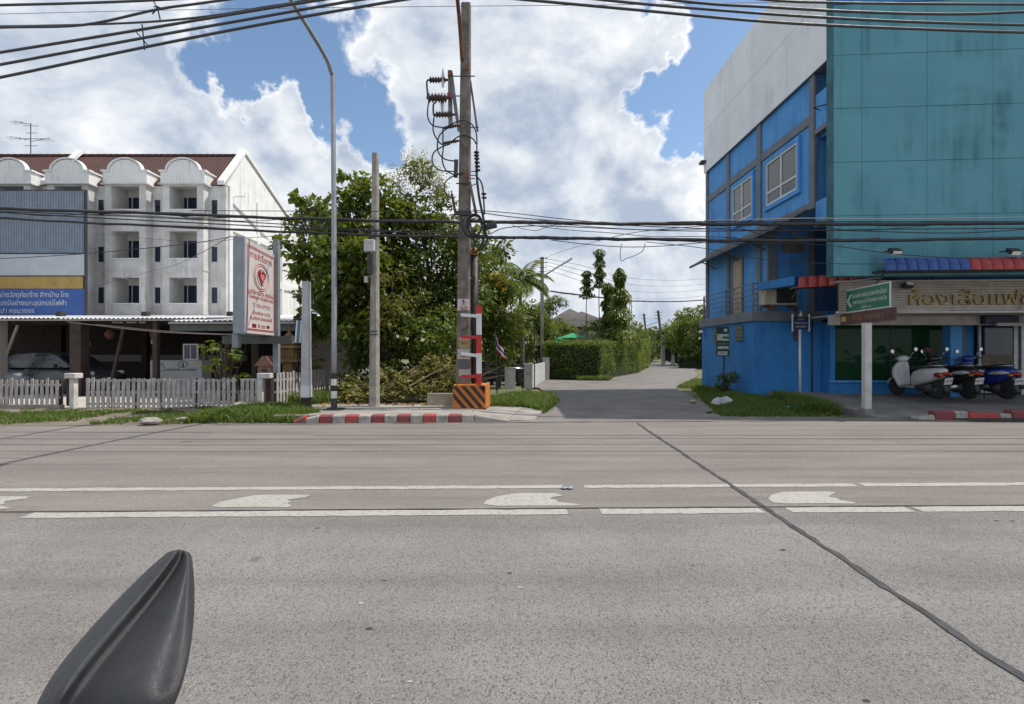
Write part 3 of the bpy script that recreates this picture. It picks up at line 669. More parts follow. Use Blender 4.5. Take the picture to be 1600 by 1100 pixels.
# down pipe and cable on the front wall
B().tube([(9.3,15.86,.25),(9.3,15.86,2.46)], .018, 8).build('down_pipe', pm('black_pipe',(.03,.03,.035),None,4,.5), H, smooth=True)
B().tube([(8.92,15.86,.25),(8.92,15.86,1.9)], .012, 8).build('conduit', METAL, H, smooth=True)
B().tube([(8.78,15.85,1.85),(8.78,15.85,2.9)], .04, 8).build('rusty_pipe', RUST, H, smooth=True)
# ------------------------------------------------------------------ white apartment block (left)
WWALL = pm('white_house_paint', (.80,.79,.77), (.72,.71,.69), 1.0, .8, .15, 20, streak=1.3, sc=(.42,.40,.38))
WDIRT = pm('stained_white_paint', (.68,.665,.645), (.50,.48,.455), .8, .85, .15, 20, streak=1.9, sc=(.33,.30,.27))
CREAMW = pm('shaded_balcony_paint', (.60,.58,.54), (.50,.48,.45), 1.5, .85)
def roof_mat():
    m, t, b, out = new_mat('brown_red_roof_tile'); p = pos(t)
    sp = t.node('ShaderNodeSeparateXYZ', ins={0: p})
    col = t.mix(t.rng(t.noise(p, 3, 5, .65), .3, .7), (.125,.046,.034), (.068,.03,.025))
    wv = t.math('SINE', t.math('MULTIPLY', sp.outputs[0], 2*math.pi/.22)); row = t.math('FRACT', t.math('MULTIPLY', sp.outputs[2], 1/.22))
    col = t.mix(t.rng(row, .85, 1, 0, .6), col, (.045,.02,.016)); col = t.mix(t.rng(wv, -1, -.5, .5, 0), col, (.05,.022,.018))
    t.set(b.inputs['Base Color'], col); b.inputs['Roughness'].default_value = .8
    bn = t.node('ShaderNodeBump', ins={'Strength': .8, 'Distance': .05, 'Height': t.math('MULTIPLY_ADD', row, -.5, wv)}); t.l.new(bn.outputs[0], b.inputs['Normal']); return m
TILE = roof_mat()
FY = 33.65; BX1 = -18.8; BX0 = -46
WB = thing('apartment_block', 'white four storey apartment block with brown tiled roof and arched bays', 'building', (-30,40,0))
def wb(name, mat, *boxes, bev=0, parent=None):
    b = B()
    for q in boxes: b.box(*q)
    return b.build(name, mat, parent or WB, bev=bev)
# walls: side gable and the set-back front plane
prof = [(FY+.25,-.1),(45.5,-.1),(45.5,11.6),(36.0,15.35),(FY+.25,12.55)]
gw = B().ext(prof, BX1-.3, BX1, 'x').build('gable_wall', WWALL, WB)
# front plane with narrow window holes
centres = [-21.2-3.72*i for i in range(7)]
nar = [BX1-.76]+[c-2.1 for c in centres]
rows_n = [(4.7,5.75),(7.42,8.42),(10.5,11.5)]
xsplit = sorted(set([BX0,BX1]+[q for n_ in nar for q in (n_-.19,n_+.19)]+[q for c in centres for q in (c-.89,c+.89)]))
xsplit = [q for q in xsplit if BX0 <= q <= BX1]
b = B()
for x0, x1 in zip(xsplit, xsplit[1:]):
    m_ = (x0+x1)/2; hole = any(abs(m_-n_) < .1 for n_ in nar); bay_ = any(abs(m_-c) < .89 for c in centres[:6])
    rows_ = rows_n if hole else ([(4.05,6.45),(6.95,9.45),(10.11,12.35)] if bay_ else [])
    z = 3.6
    for a, c in rows_: b.box(x0,x1,FY,FY+.25,z,a); z = c
    b.box(x0,x1,FY,FY+.25,z,12.4)
b.build('front_wall', WDIRT, WB)
for n_ in nar:
    if n_ < BX0: continue
    for a, c in rows_n:
        wn = wb('window', DKM, (n_-.19,n_-.15,FY+.06,FY+.12,a,c),(n_+.15,n_+.19,FY+.06,FY+.12,a,c),(n_-.15,n_+.15,FY+.06,FY+.12,a,a+.04),(n_-.15,n_+.15,FY+.06,FY+.12,c-.04,c))
        wb('pane', GLASSD, (n_-.15,n_+.15,FY+.08,FY+.1,a+.04,c-.04), parent=wn)
# bays with recessed balconies and arched parapets
rows_b = [(4.6,6.3),(7.5,9.3),(10.66,12.2)]
BAYF = 33.0
ARCH = [(-1.42,12.35),(1.42,12.35),(1.42,13.1)]+[(math.cos(a)*.98,13.1+.78*math.sin(a)) for a in np.linspace(.12,math.pi-.12,15)]+[(-1.42,13.1)]
for c in centres[:6]:
    by = wb('bay', WDIRT, (c-1.32,c-.89,BAYF,FY,3.7,12.35),(c+.89,c+1.32,BAYF,FY,3.7,12.35))
    z = 3.7
    for a, q in rows_b:
        wb('spandrel', WDIRT, (c-.89,c+.89,BAYF,BAYF+.18,z,a), parent=by); wb('ledge', WWALL, (c-.95,c+.95,BAYF-.05,BAYF+.2,a,a+.05), parent=by); z = q
    wb('spandrel', WDIRT, (c-.89,c+.89,BAYF,BAYF+.18,z,12.35), parent=by)
    for zc in (3.9,6.75,9.7): wb('moulding', WDIRT, (c-1.36,c+1.36,BAYF-.05,FY,zc,zc+.09), parent=by)
    for a, q in rows_b:
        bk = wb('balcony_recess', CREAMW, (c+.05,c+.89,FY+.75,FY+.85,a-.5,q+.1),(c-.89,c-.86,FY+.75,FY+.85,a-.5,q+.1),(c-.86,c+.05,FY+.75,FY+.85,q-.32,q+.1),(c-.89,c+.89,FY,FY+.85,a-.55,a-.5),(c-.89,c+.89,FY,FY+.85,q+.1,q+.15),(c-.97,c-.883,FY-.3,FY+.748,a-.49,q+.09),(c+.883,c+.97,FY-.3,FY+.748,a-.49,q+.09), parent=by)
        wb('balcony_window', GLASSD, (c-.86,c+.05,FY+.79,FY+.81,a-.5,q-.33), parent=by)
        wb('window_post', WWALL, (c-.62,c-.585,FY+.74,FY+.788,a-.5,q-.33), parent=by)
    ar = B().ext([(c+x,z) for x,z in ARCH], BAYF-.06, BAYF+.14, 'y').build('arched_parapet', WWALL, by)
    wb('parapet_side', WWALL, (c+1.22,c+1.42,BAYF+.141,FY+.8,12.35,13.1), parent=by)
    wb('parapet_side', WWALL, (c-1.42,c-1.22,BAYF+.141,FY+.8,12.35,13.1), parent=by)
    wb('coping', WWALL, (c+.96,c+1.52,BAYF-.12,BAYF+.2,13.1,13.22),(c-1.52,c-.96,BAYF-.12,BAYF+.2,13.1,13.22),(c+1.2,c+1.5,BAYF+.2,FY+.7,13.1,13.2), parent=by)
    pts = [(c+math.cos(a)*1.02, 13.12+.82*math.sin(a)) for a in np.linspace(.1,math.pi-.1,17)]
    q = B(); q.loft([[(x+nx*.0,BAYF-.12,z),(x,BAYF+.2,z),(x+(x-c)*.09,BAYF+.2,z+.08),(x+(x-c)*.09,BAYF-.12,z+.08)] for (x,z),nx in zip(pts,[0]*17)]); q.build('coping', WWALL, by)
    wb('cornice', WDIRT, (c-1.5,c+1.5,BAYF-.14,FY,12.28,12.36), parent=by)
# roof
b = B(); b.sheet([(BX0,FY-.1,12.45),(BX1-.25,FY-.1,12.45),(BX1-.25,36.0,15.2),(BX0,36.0,15.2)], (0,.05,.12)); b.sheet([(BX0,36.0,15.2),(BX1-.25,36.0,15.2),(BX1-.25,45.6,11.6),(BX0,45.6,11.6)], (0,.05,.12))
rf = b.build('roof', TILE, WB)
for i in range(60):
    x = BX1-.5-i*.45
    if x > BX0: B().tube([(x,36.02,15.34),(x-.43,36.02,15.36)], .09, 7).build('ridge_tile', TILE, rf)
def gable_cope(x0, x1, nm):
    q = B()
    for (ya,za),(yb,zb) in (((FY-.45,12.35),(36.0,15.45)),((36.0,15.45),(45.7,11.75))): q.sheet([(x0,ya,za),(x1,ya,za),(x1,yb,zb),(x0,yb,zb)], (0,0,.28))
    q.build(nm, WWALL, WB)
gable_cope(BX1-.32, BX1+.12, 'gable_coping'); gable_cope(-30.6, -30.15, 'fire_wall_coping')
# raised beams and columns of the side wall
for y0 in (33.9,37.6,41.6,45.3): wb('side_column', WWALL, (BX1+.001,BX1+.13,y0,y0+.35,-.1,11.7 if y0 > 45 else 12.5))
for z in (3.6,6.6,9.6):
    for y0, y1 in ((34.25,37.6),(37.95,41.6),(41.95,45.3)): wb('side_beam', WWALL, (BX1+.001,BX1+.10,y0,y1,z,z+.5))
B().bar((BX1+.05,34.1,11.6),(BX1+.05,41.5,9.6),.1,.14).build('stair_string', WDIRT, WB)
for y, z in ((34.6,12.0),(36.4,6.9),(38.6,8.2)): B().bar((BX1+.0,y,z),(BX1+.75,y,z),.06,.06).bar((BX1+.75,y,z),(BX1+.75,y+.05,z+.3),.05,.05).build('bracket', WWALL, WB)
# metal louvre stair at the back corner
for i in range(9): B().bar((BX1+.3,45.8,6.6+i*.32),(BX1+2.2,45.8,6.2+i*.32),.06,.16).build('louvre', METAL, WB)
wb('ground_floor_wall', pm('shaded_hall_wall',(.035,.028,.024),(.02,.017,.015),3,.8), (BX0,BX1-.01,FY+.3,FY+.5,-.1,3.7))  # shade under the canopy put into this dark wall colour
# shop interior below the canopy, its shade put into dark wall colours
DW = pm('dark_timber_and_shade', (.055,.035,.028), (.03,.02,.017), 4, .8, .3, 20)
sh = thing('open_shop_hall', 'open shop hall with timber walls coloured dark for shade under the canopy', 'shop', (-20,27,0))
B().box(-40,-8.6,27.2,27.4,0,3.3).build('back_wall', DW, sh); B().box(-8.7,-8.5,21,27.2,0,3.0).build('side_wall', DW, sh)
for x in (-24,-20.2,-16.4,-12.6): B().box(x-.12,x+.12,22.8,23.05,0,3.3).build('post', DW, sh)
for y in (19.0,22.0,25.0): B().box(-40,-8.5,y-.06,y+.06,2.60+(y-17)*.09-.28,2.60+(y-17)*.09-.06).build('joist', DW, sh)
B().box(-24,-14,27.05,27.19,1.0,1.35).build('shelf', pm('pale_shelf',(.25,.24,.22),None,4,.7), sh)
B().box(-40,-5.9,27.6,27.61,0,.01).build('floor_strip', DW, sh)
# canopy roof of corrugated sheets
SHEET = pm('white_corrugated_sheet', (.60,.60,.61), (.50,.50,.51), 2, .5, metal=.15)
cp = thing('canopy_roof', 'white corrugated metal canopy in front of the apartment block', 'canopy', (-16,22,2.6))
def corr(x0, x1, yf, zf, yb, zb, nm='sheet', pitch=.15):
    k = int((x1-x0)/pitch*2); b = B(); vs = []
    for i in range(k+1):
        x = x0+(x1-x0)*i/k; dz = .022*(1 if i % 2 else -1); vs += [(x,yf,zf+dz),(x,yb,zb+dz),(x,yf,zf+dz-.008),(x,yb,zb+dz-.008)]
    fs = []
    for i in range(k):
        a = 4*i; fs += [(a,a+4,a+5,a+1),(a+2,a+3,a+7,a+6),(a,a+2,a+6,a+4)]
    b.add(vs, fs); return b.build(nm, SHEET, cp)
for i in range(8):
    x0 = -30+i*2.48; corr(x0, x0+2.5, 17.0, 2.62+.012*(i%2), 33.0, 3.84+.012*(i%2))
for i in range(3):
    x0 = -10.9+i*1.32; corr(x0, x0+1.34, 16.4, 2.50+.012*(i%2), 30.0, 3.75+.012*(i%2))
B().box(-30,-10.2,16.98,17.04,2.54,2.585).build('fascia_bar', pm('dull_white_bar',(.33,.32,.31),None,3,.6), cp); B().box(-11.0,-6.95,16.38,16.44,2.40,2.465).build('fascia_bar', MATS['dull_white_bar'], cp)
B().box(-11.0,-6.9,16.46,16.6,2.18,2.38).build('beam', pm('grey_green_beam',(.10,.11,.10),(.07,.075,.07),4,.7), cp)
for x, r_, m_ in ((-14.55,.19,DW),(-17.2,.14,pm('pale_post',(.26,.24,.22),None,4,.8)),(-11.9,.08,DW),(-8.6,.08,DW)):
    B().box(x-r_,x+r_,17.05,17.05+2*r_,0,2.6 if x < -11 else 2.45).build('post', m_, cp, bev=.01)
B().bar((-17.6,17.3,.1),(-16.7,17.3,2.4),.06,.06).build('brace', MATS['pale_post'], cp)
B().bar((-13.6,17.3,.2),(-13.1,17.3,2.4),.08,.08).build('brace', DW, cp)
# hanging shop signs, lanterns
def hang(label, px, py, d, w_, h_, post=None):
    p = W(px,py,d); t = thing('hanging_sign', label, 'sign', (p.x,p.y,p.z-h_/2))
    B().box(p.x-w_/2,p.x+w_/2,p.y-.02,p.y,p.z-h_/2,p.z+h_/2).build('board', BEAM, t); B().box(p.x-w_*.35,p.x+w_*.35,p.y-.024,p.y-.021,p.z-.02,p.z+.025).build('lettering', DKM, t)
    if post: B().cyl((p.x,p.y+.02,0),(p.x,p.y+.02,p.z),.02).build('post', DKM, t)
    else: B().bar((p.x,p.y+.0,p.z+h_/2),(p.x,p.y+.05,2.75),.015,.015).build('cord', DKM, t)
hang('small white sign on a post beside the white counter', 243, 534, 18.5, .3, .16, True)
hang('small white hanging sign behind the thick brown canopy post', 136, 537, 19.5, .28, .17)
ln = thing('sign_strip', 'pale lettering strip under the canopy edge', 'sign', (-13.6,18.2,2.3))
for a, c in ((175,192),(197,213),(217,227)): B().box(Xp(a,18.2),Xp(c,18.2),18.2,18.22,Zp(505,18.2),Zp(502.5,18.2)).build('letter_block', BEAM, ln)
B().box(Xp(172,18.2),Xp(236,18.2),18.23,18.27,2.30,2.72).build('board', DW, ln)
for i, (px, py, lb) in enumerate(((172,522,'brown paper lantern hanging near the thick brown post'),(242,523,'brown paper lantern hanging above the small post sign'))):
    p = W(px,py,18.8); t = thing('lantern', lb, 'lantern', (p.x,p.y,p.z-.2))
    B().lathe([(.05,-.2),(.14,-.12),(.17,0),(.14,.1),(.05,.18)], p, 10).build('shade', pm('brown_lantern_paper',(.20,.08,.05),(.12,.05,.035),8,.7), t, smooth=True); B().cyl(p+Vector((0,0,.18)),p+Vector((0,0,.5)),.01).build('cord', DKM, t)
# counter with blue print and display case
ct = thing('shop_counter', 'white shop counter with faint blue print behind the fence', 'counter', (-12.2,18.9,0))
B().box(-13.15,-11.27,18.6,19.2,.03,1.2).build('body', pm('white_counter_board',(.42,.42,.41),(.36,.36,.355),3,.6), ct, bev=.01)
BP = pm('blue_print', (.05,.07,.22), None, 4, .6)
text('เครื่องดื่ม กาแฟสด', .14, (-12.0,18.59,.86), BP, ct, width=1.1)
B().tube([Vector((-11.95+.17*math.cos(a),18.592,1.05+.11*math.sin(a))) for a in np.linspace(0,6.28,17)], .012, 4).build('emblem', BP, ct); B().box(-11.98,-11.92,18.588,18.598,.95,1.1).build('emblem', BP, ct)
B().tube([(-12.85,18.592,.82),(-12.85,18.592,.98),(-12.7,18.592,1.1),(-12.65,18.592,.98),(-12.6,18.592,.82),(-12.85,18.592,.82)], .01, 4).build('emblem', DKM, ct)
dc = thing('display_case', 'white framed glass display case on the shop counter', 'cabinet', (-11.75,18.9,1.2)); X0, X1, Z0, Z1 = -12.02,-11.47,1.205,1.80
for q in ((X0,X0+.05,18.7,18.75,Z0,Z1),(X1-.05,X1,18.7,18.75,Z0,Z1),(X0,X0+.05,19.05,19.1,Z0,Z1),(X1-.05,X1,19.05,19.1,Z0,Z1),(X0+.05,X1-.05,18.7,18.75,Z1-.05,Z1),(X0+.05,X1-.05,18.7,18.75,Z0,Z0+.05),(X0,X1,18.75,19.05,Z1-.04,Z1),(X0,X1,18.75,19.05,Z0,Z0+.03),(-11.76,-11.73,18.705,18.74,Z0+.05,Z1-.05)): B().box(*q).build('frame', WFR, dc)
B().box(X0+.05,X1-.05,18.72,18.73,Z0+.05,Z1-.05).build('pane', GLASSD, dc)
# billboard in front of the block
bb = thing('billboard', 'large shop billboard with grey sheet, yellow band and blue panel', 'billboard', (-29,31,3.6))
XA, XB, YB = -40, -25.85, 31.0
CORR = pm('blue_grey_corrugated_sheet', (.23,.27,.33), (.18,.215,.265), 2, .5, .2, 30, metal=.2)
k = int((XB-XA)/.16); b = B()
for i in range(k):
    x = XA+i*.16; b.box(x,x+.08,YB-.035,YB,7.5,11.25); b.box(x+.08,x+.16,YB-.012,YB,7.5,11.25)
b.build('corrugated_sheet', CORR, bb)
B().box(XA,XB,YB-.03,YB,6.12,7.42).build('white_panel', pm('pale_sign_panel',(.48,.50,.53),(.42,.44,.47),2,.6), bb)
B().box(XA,XB-.1,YB-.03,YB,5.34,6.06).build('yellow_panel', pm('faded_yellow_panel',(.42,.28,.07),(.33,.21,.06),2,.65), bb)
B().box(XA,XB,YB-.03,YB,3.75,5.32).build('blue_panel', pm('royal_blue_panel',(.035,.10,.33),(.03,.085,.28),2,.6), bb)
SW = pm('white_sign_letter', (.62,.63,.64), (.5,.5,.52), 4, .6)
text('จำหน่ายวัสดุก่อสร้าง สีทาบ้าน โทร', .42, (-29.15,YB-.04,4.95), SW, bb, width=4.7)
text('เครื่องมือช่างและอุปกรณ์ไฟฟ้า', .42, (-29.2,YB-.04,4.45), SW, bb, width=4.5)
text('ประปา ครบวงจร', .42, (-30.2,YB-.04,3.98), SW, bb, width=2.6)
for z in (7.44,6.08,11.27): B().box(XA,XB+.06,YB-.05,YB+.02,z,z+.05).build('frame_bar', DKM, bb)
B().box(XB,XB+.1,YB-.06,YB+.06,3.5,11.3).build('frame_post', DKM, bb)
for x in (-38,-34,-30,-26): B().bar((x,YB+.05,.05),(x,YB+.05,11.2),.12,.12).build('support', DKM, bb)
# roof antenna
an = thing('roof_antenna', 'thin television antenna mast on the apartment roof', 'antenna', (-33.2,36,15.2))
q = W(48,250,36.0); B().cyl((q.x,36,15.2),(q.x,36,17.6),.03,n=6).build('mast', DKM, an)
for z, L_ in ((17.4,.5),(16.9,.35),(16.5,.8),(16.0,.4)): B().bar((q.x-L_,36,z),(q.x+L_,36.1,z+.04),.025,.025).build('element', DKM, an)
for z, dx in ((17.6,-1.2),(16.5,-1.5),(16.4,1.4)):
    B().bar((q.x,36,z-.1),(q.x+dx,36,z+.15),.025,.025).build('boom', DKM, an)
    for j in range(4): B().bar((q.x+dx*(.4+.2*j),35.75,z),(q.x+dx*(.4+.2*j),36.25,z),.02,.02).build('element', DKM, an)
# ------------------------------------------------------------------ picket fences
PICK = pm('greyed_white_picket', (.50,.47,.45), (.34,.31,.29), 6, .85, .3, 40, streak=3, sc=(.22,.18,.15))
PICKW = pm('white_gate_paint', (.66,.63,.60), (.48,.45,.42), 6, .85, .3, 40)
def picket_mesh(w_, h_, th=.018):
    return B().ext([(-w_/2,0),(w_/2,0),(w_/2,h_-.02),(w_/2-.012,h_),(-w_/2+.012,h_),(-w_/2,h_-.02)], -th/2, th/2, 'y').mesh('picket', mats=[PICK])
def fence(label, a, c, z0, h_, pitch, w_, rails, posts=(), zf=None):
    a, c = Vector((*a,0)), Vector((*c,0)); d = c-a; n = int(d.length/pitch); ang = math.atan2(d.y,d.x)
    t = thing('picket_fence', label, 'fence', (a.x,a.y,z0)); me = picket_mesh(w_,h_)
    for i in range(n):
        p = a+d*((i+.5)/n); k = random.Random(i*7+n)
        link(me, 'picket', t, Vector((p.x,p.y,z0+k.uniform(-.015,.015)))-origin(t), (k.gauss(0,.012),k.gauss(0,.012),ang), (1,1,1+k.uniform(-.04,.03)))
    nn = Vector((-d.y,d.x,0)).normalized()*.028
    for r in rails: B().bar(a+nn+Vector((0,0,z0+r)), c+nn+Vector((0,0,z0+r)), .03, .055).build('rail', PICK, t)
    for f in posts:
        p = a+d*f+nn*2.4; B().obox((p.x,p.y,z0+h_*.5-.05),(.07,.07,h_+.1),ang).build('post', DW, t)
    return t
fence('picket fence with wide gaps at the far left of the verge', (-14.6,13.25), (-11.75,13.3), .14, .66, .128, .075, (.18,.5), (.02,.5,.99))
fence('weathered picket fence from the white pillar to the gate', (-11.0,13.2), (-7.16,13.3), .06, .76, .125, .082, (.1,.40,.70), (.17,.33,.5,.72,.99))
fence('short picket gate beside the white gate post', (-7.08,13.32), (-6.55,13.3), .08, .74, .13, .085, (.38,.7))
fence('picket fence running back beside the trees', (-6.35,13.75), (-5.55,20.5), .12, .82, .16, .085, (.3,.62), (.02,.22,.45,.7,.98))
structure(B().box(-14.6,-11.7,13.24,13.4,.0,.13).build('fence_plinth', PAVE))
fp = thing('fence_pillar', 'white capped fence pillar between the two picket fences', 'pillar', (-11.3,13.3,0))
B().box(-11.42,-11.3,13.2,13.34,0,.82).build('shaft', PICKW, fp, bev=.008); B().box(-11.50,-11.22,13.14,13.4,.82,.95).build('cap', PICKW, fp, bev=.012); B().box(-11.58,-11.44,13.3,13.4,.1,.9).build('side_post', DW, fp)
gp = thing('gate_post', 'white gate post with projecting cap beside the sign post', 'pillar', (-6.5,13.3,0))
B().box(-6.56,-6.44,13.2,13.34,0,.86).build('shaft', PICKW, gp, bev=.008); B().box(-6.57,-6.24,13.18,13.38,.82,.95).build('cap', PICKW, gp, bev=.012); B().box(-6.4,-6.26,13.3,13.42,.05,.8).build('brick_back', DW, gp)
# ------------------------------------------------------------------ utility pole with its fittings
def sqpole(b, x, y, z0, z1, w0, w1, ch=.25, lx=0):
    r = lambda z,w_,dx: [(x+dx+i*w_/2*(1 if k else 1-ch*2), y+j*w_/2*(1-ch*2 if k else 1), z) for (i,j,k) in ((-1,-1,1),(-1,-1,0),(1,-1,0),(1,-1,1),(1,1,1),(1,1,0),(-1,1,0),(-1,1,1))]
    n = 8; b.loft([r(z0+(z1-z0)*i/n, w0+(w1-w0)*i/n, lx*i/n) for i in range(n+1)]); return b
UX, UY = -1.2, 12.62
up = thing('utility_pole', 'tall weathered concrete power pole in the striped orange footing', 'utility pole', (UX,UY,.15))
sqpole(B(),UX,UY,.1,Zp(8,UY),.345,.23,.12,.07).build('shaft', CONC, up)
OR = pm('orange_marker_paint', (.62,.19,.02), (.48,.14,.02), 6, .6, .2, 40); BKS = pm('black_stripe_paint', (.022,.016,.014), (.05,.03,.02), 7, .7)
# footing with hazard stripes cut as separate raised bands
ft = B().loft([[(x,y,z) for x,y in ((-1.42,12.2),(-.62,12.2),(-.55,12.95),(-1.42,12.95))] for z in (.15,)]+[[(x,y,.72) for x,y in ((-1.40,12.22),(-.63,12.22),(-.56,12.93),(-1.40,12.93))]]).build('footing', OR, up, bev=.015)
for s in range(5):
    x0 = -1.63+s*.205; poly = []
    # slanted band clipped to the front face
    pl = [(x0,.685),(x0+.105,.685),(x0+.105+.44,.17),(x0+.44,.17)]
    def clip(P, ax, v, keep):
        o = []
        for i in range(len(P)):
            a, c = P[i], P[(i+1)%len(P)]; ia = (a[ax]-v)*keep >= 0; ic = (c[ax]-v)*keep >= 0
            if ia: o.append(a)
            if ia != ic: u = (v-a[ax])/(c[ax]-a[ax]); o.append((a[0]+(c[0]-a[0])*u, a[1]+(c[1]-a[1])*u))
        return o
    pl = clip(clip(pl,0,-1.40,1),0,-.645,-1)
    if len(pl) > 2: B().ext(pl, 12.192, 12.215, 'y').build('stripe', BKS, ft)
B().ext([(-.645,.685),(-.645,.56),(-.75,.685)], 12.192, 12.215, 'y').build('stripe', BKS, ft)
# dark riser conduit and orange cap, guard angle in red and white
B().cyl((-.92,12.62,.7),(-.92,12.62,3.9),.085,n=14).build('riser_conduit', pm('dark_brown_conduit',(.045,.032,.03),(.03,.022,.02),8,.6), up, smooth=True)
B().lathe([(.09,-.05),(.13,0),(.12,.08),(.05,.14),(0,.15)],(-.94,12.6,3.93),12).build('orange_foam_cap', pm('orange_foam',(.62,.27,.05),(.45,.18,.04),20,.9,.8,60), up, smooth=True)
SR = pm('signal_red_paint', (.50,.02,.02), (.42,.02,.02), 5, .5); SWH = pm('signal_white_paint', (.68,.68,.67), (.58,.58,.57), 5, .5)
gx0, gx1, gy = -.85, -.73, 12.2
cuts = [478,490,523,552,584,601]
for i, (a, c) in enumerate(zip(cuts,cuts[1:])):
    B().box(gx0,gx1,gy,gy+.012,Zp(c,gy)+.002,Zp(a,gy)).box(gx1-.012,gx1,gy+.012,gy+.1,Zp(c,gy)+.002,Zp(a,gy)).build('guard_plate', SR if i % 2 == 0 else SWH, up)
for py, m_, dz in ((491,SWH,.03),(524,SR,0),(553,SWH,.06),(585,SR,0)):
    B().bar((gx0+.05,gy-.012,Zp(py+1,gy)-.03),(-1.22,gy-.012,Zp(py+1,gy)-.03+dz),.012,.075,(0,0,1)).build('guard_arm', m_, up); 
B().bar((-1.22,gy,.9),(-1.22,12.45,.9),.03,.03).build('guard_stud', DKM, up)
# notices pasted on the shaft
def paper(px0, px1, py0, py1, c, nm='notice', lines=None):
    y = UY-.178; m_ = pm('paper_%d_%d'%(py0,py1), c, [q*.78 for q in c], 14, .85)
    return B().box(Xp(px0,y),Xp(px1,y),y-.004,y,Zp(py1,y),Zp(py0,y)).build(nm, m_, up)
dn = paper(715,734,467,485,(.66,.55,.53),'danger_notice'); DR = pm('danger_red_ink',(.42,.06,.06),None,5,.7)
yy = UY-.186; c0 = W(724.5,472.5,yy)
B().lathe([(0,-.002),(.018,-.002),(.018,.002),(0,.002)],(c0.x,yy,c0.z+.055),8,'Y').bar((c0.x,yy,c0.z+.04),(c0.x-.01,yy,c0.z-.02),.004,.02,(1,0,0)).bar((c0.x,yy,c0.z+.03),(c0.x-.06,yy,c0.z+.04),.004,.014,(0,0,1)).bar((c0.x,yy,c0.z+.02),(c0.x+.06,yy,c0.z-.0),.004,.014,(0,0,1)).bar((c0.x-.01,yy,c0.z-.02),(c0.x+.04,yy,c0.z-.06),.004,.014,(0,0,1)).bar((c0.x-.01,yy,c0.z-.02),(c0.x-.04,yy,c0.z-.075),.004,.014,(1,0,0)).build('pictogram', BKS, dn)
text('อันตราย', .075, (c0.x,yy,Zp(480,yy)), DR, dn, width=.19, ext=.002); text('ไฟฟ้าแรงสูง', .06, (c0.x,yy,Zp(483.3,yy)), DR, dn, width=.17, ext=.002)
for q in ((717,733,527,531,(.5,.48,.45)),(717,734,531.3,544,(.42,.30,.12)),(715,734,545,561,(.52,.47,.44)),(716,735,563,575,(.13,.13,.135)),(717,735,577,588,(.46,.43,.40)),(717,735,590,600,(.20,.18,.17))): paper(*q)
B().tube([(Xp(721,yy),yy,Zp(516,yy)),(Xp(726,yy),yy,Zp(514,yy)),(Xp(731,yy),yy,Zp(511,yy))],.008,4).build('scribble', BKS, up)
text('รับ', .07, (Xp(725,yy),yy,Zp(536,yy)), BKS, up, width=.14, ext=.002); text('เงินด่วน', .07, (Xp(725,yy),yy,Zp(557,yy)), DR, up, width=.2, ext=.002)
# cross brackets, insulators, cut-outs
POR = pm('brown_porcelain', (.07,.035,.03), (.05,.028,.025), 10, .35)
STL = pm('weathered_galvanised_bracket', (.22,.215,.21), (.14,.12,.11), 6, .6, metal=.4)
def insulator(px, py, d, L_=.42, r=.075, ang=0):
    p = W(px,py,d); b = B(); n = 6; pr = [(.02,-L_/2-.05),(.025,-L_/2)]
    for i in range(n): z = -L_/2+L_*i/n; pr += [(r*.55,z),(r,z+L_/n*.35),(r*.55,z+L_/n*.75)]
    pr += [(.03,L_/2),(.025,L_/2+.07)]
    M = Matrix.Translation(p) @ Matrix.Rotation(ang,4,'Y') @ Matrix.Rotation(R(90),4,'Y')
    b.lathe(pr,(0,0,0),12); b.v = [tuple(M @ Vector(v)) for v in b.v]
    return b.build('insulator', POR, up, smooth=True)
insulator(684,125,12.5,.40,.085); insulator(684,153,12.4,.46,.12); insulator(694,179,12.5,.40,.085)
B().bar(W(703,112,12.5),W(704,200,12.5),.10,.05,(0,1,0)).build('bracket', STL, up); B().bar(W(705,112,12.45),W(717,205,12.5),.07,.05,(0,1,0)).build('bracket', STL, up); B().bar(W(706,135,12.7),W(714,190,12.7),.05,.05,(0,1,0)).build('bracket', STL, up)
for q in ((703,114),(702,149)): B().obox(W(*q,12.4),(.1,.06,.11)).build('rust_clamp', pm('rusty_red_clamp',(.28,.09,.05),(.18,.07,.05),9,.8), up)
for a, c in (((706,119),(742,119)),((706,150),(720,150))): B().bar(W(*a,12.5),W(*c,12.5),.02,.02).build('tie_bolt', DKM, up)
b = B()
for px, py in ((692,122),(691,160)): b.loft([[W(px-2,py+15,12.45),W(px+2,py+15,12.45),W(px+2,py+15,12.47),W(px-2,py+15,12.47)],[W(px-3,py,12.45),W(px+3,py,12.45),W(px+3,py,12.47),W(px-3,py,12.47)],[W(px-.4,py-16,12.45),W(px+.4,py-16,12.45),W(px+.4,py-16,12.47),W(px-.4,py-16,12.47)]])
b.build('bird_guard', pm('clear_grey_plastic',(.55,.57,.6),None,4,.4), up)
for px, py, an in ((704,198,R(-12)),(704,222,R(-10))): insulator(px,py,12.45,.30,.05,an)
B().bar(W(713,250,12.45),W(712,277,12.45),.09,.09,(0,1,0)).build('fuse_holder', POR, up)
B().bar(W(706,303,12.45),W(712,335,12.4),.06,.06,(0,1,0)).build('fuse_holder', POR, up)
B().bar(W(709,274,12.4),W(724,270,12.4),.05,.03).build('fuse_arm', DKM, up)
def loop(pts, r=.017, d=12.4): return B().tube(catmull([W(px,py,d) for px,py in pts],6), r, 6).build('jumper_cable', BLACKP, up, smooth=True)
loop([(672,124),(667,128),(668,145),(669,155),(676,155)],.022); loop([(680,160),(677,165),(678,180),(684,180)],.022)
loop([(670,157),(668,180),(675,195),(690,199),(700,199)]); loop([(678,183),(677,205),(686,222),(695,227),(703,225)])
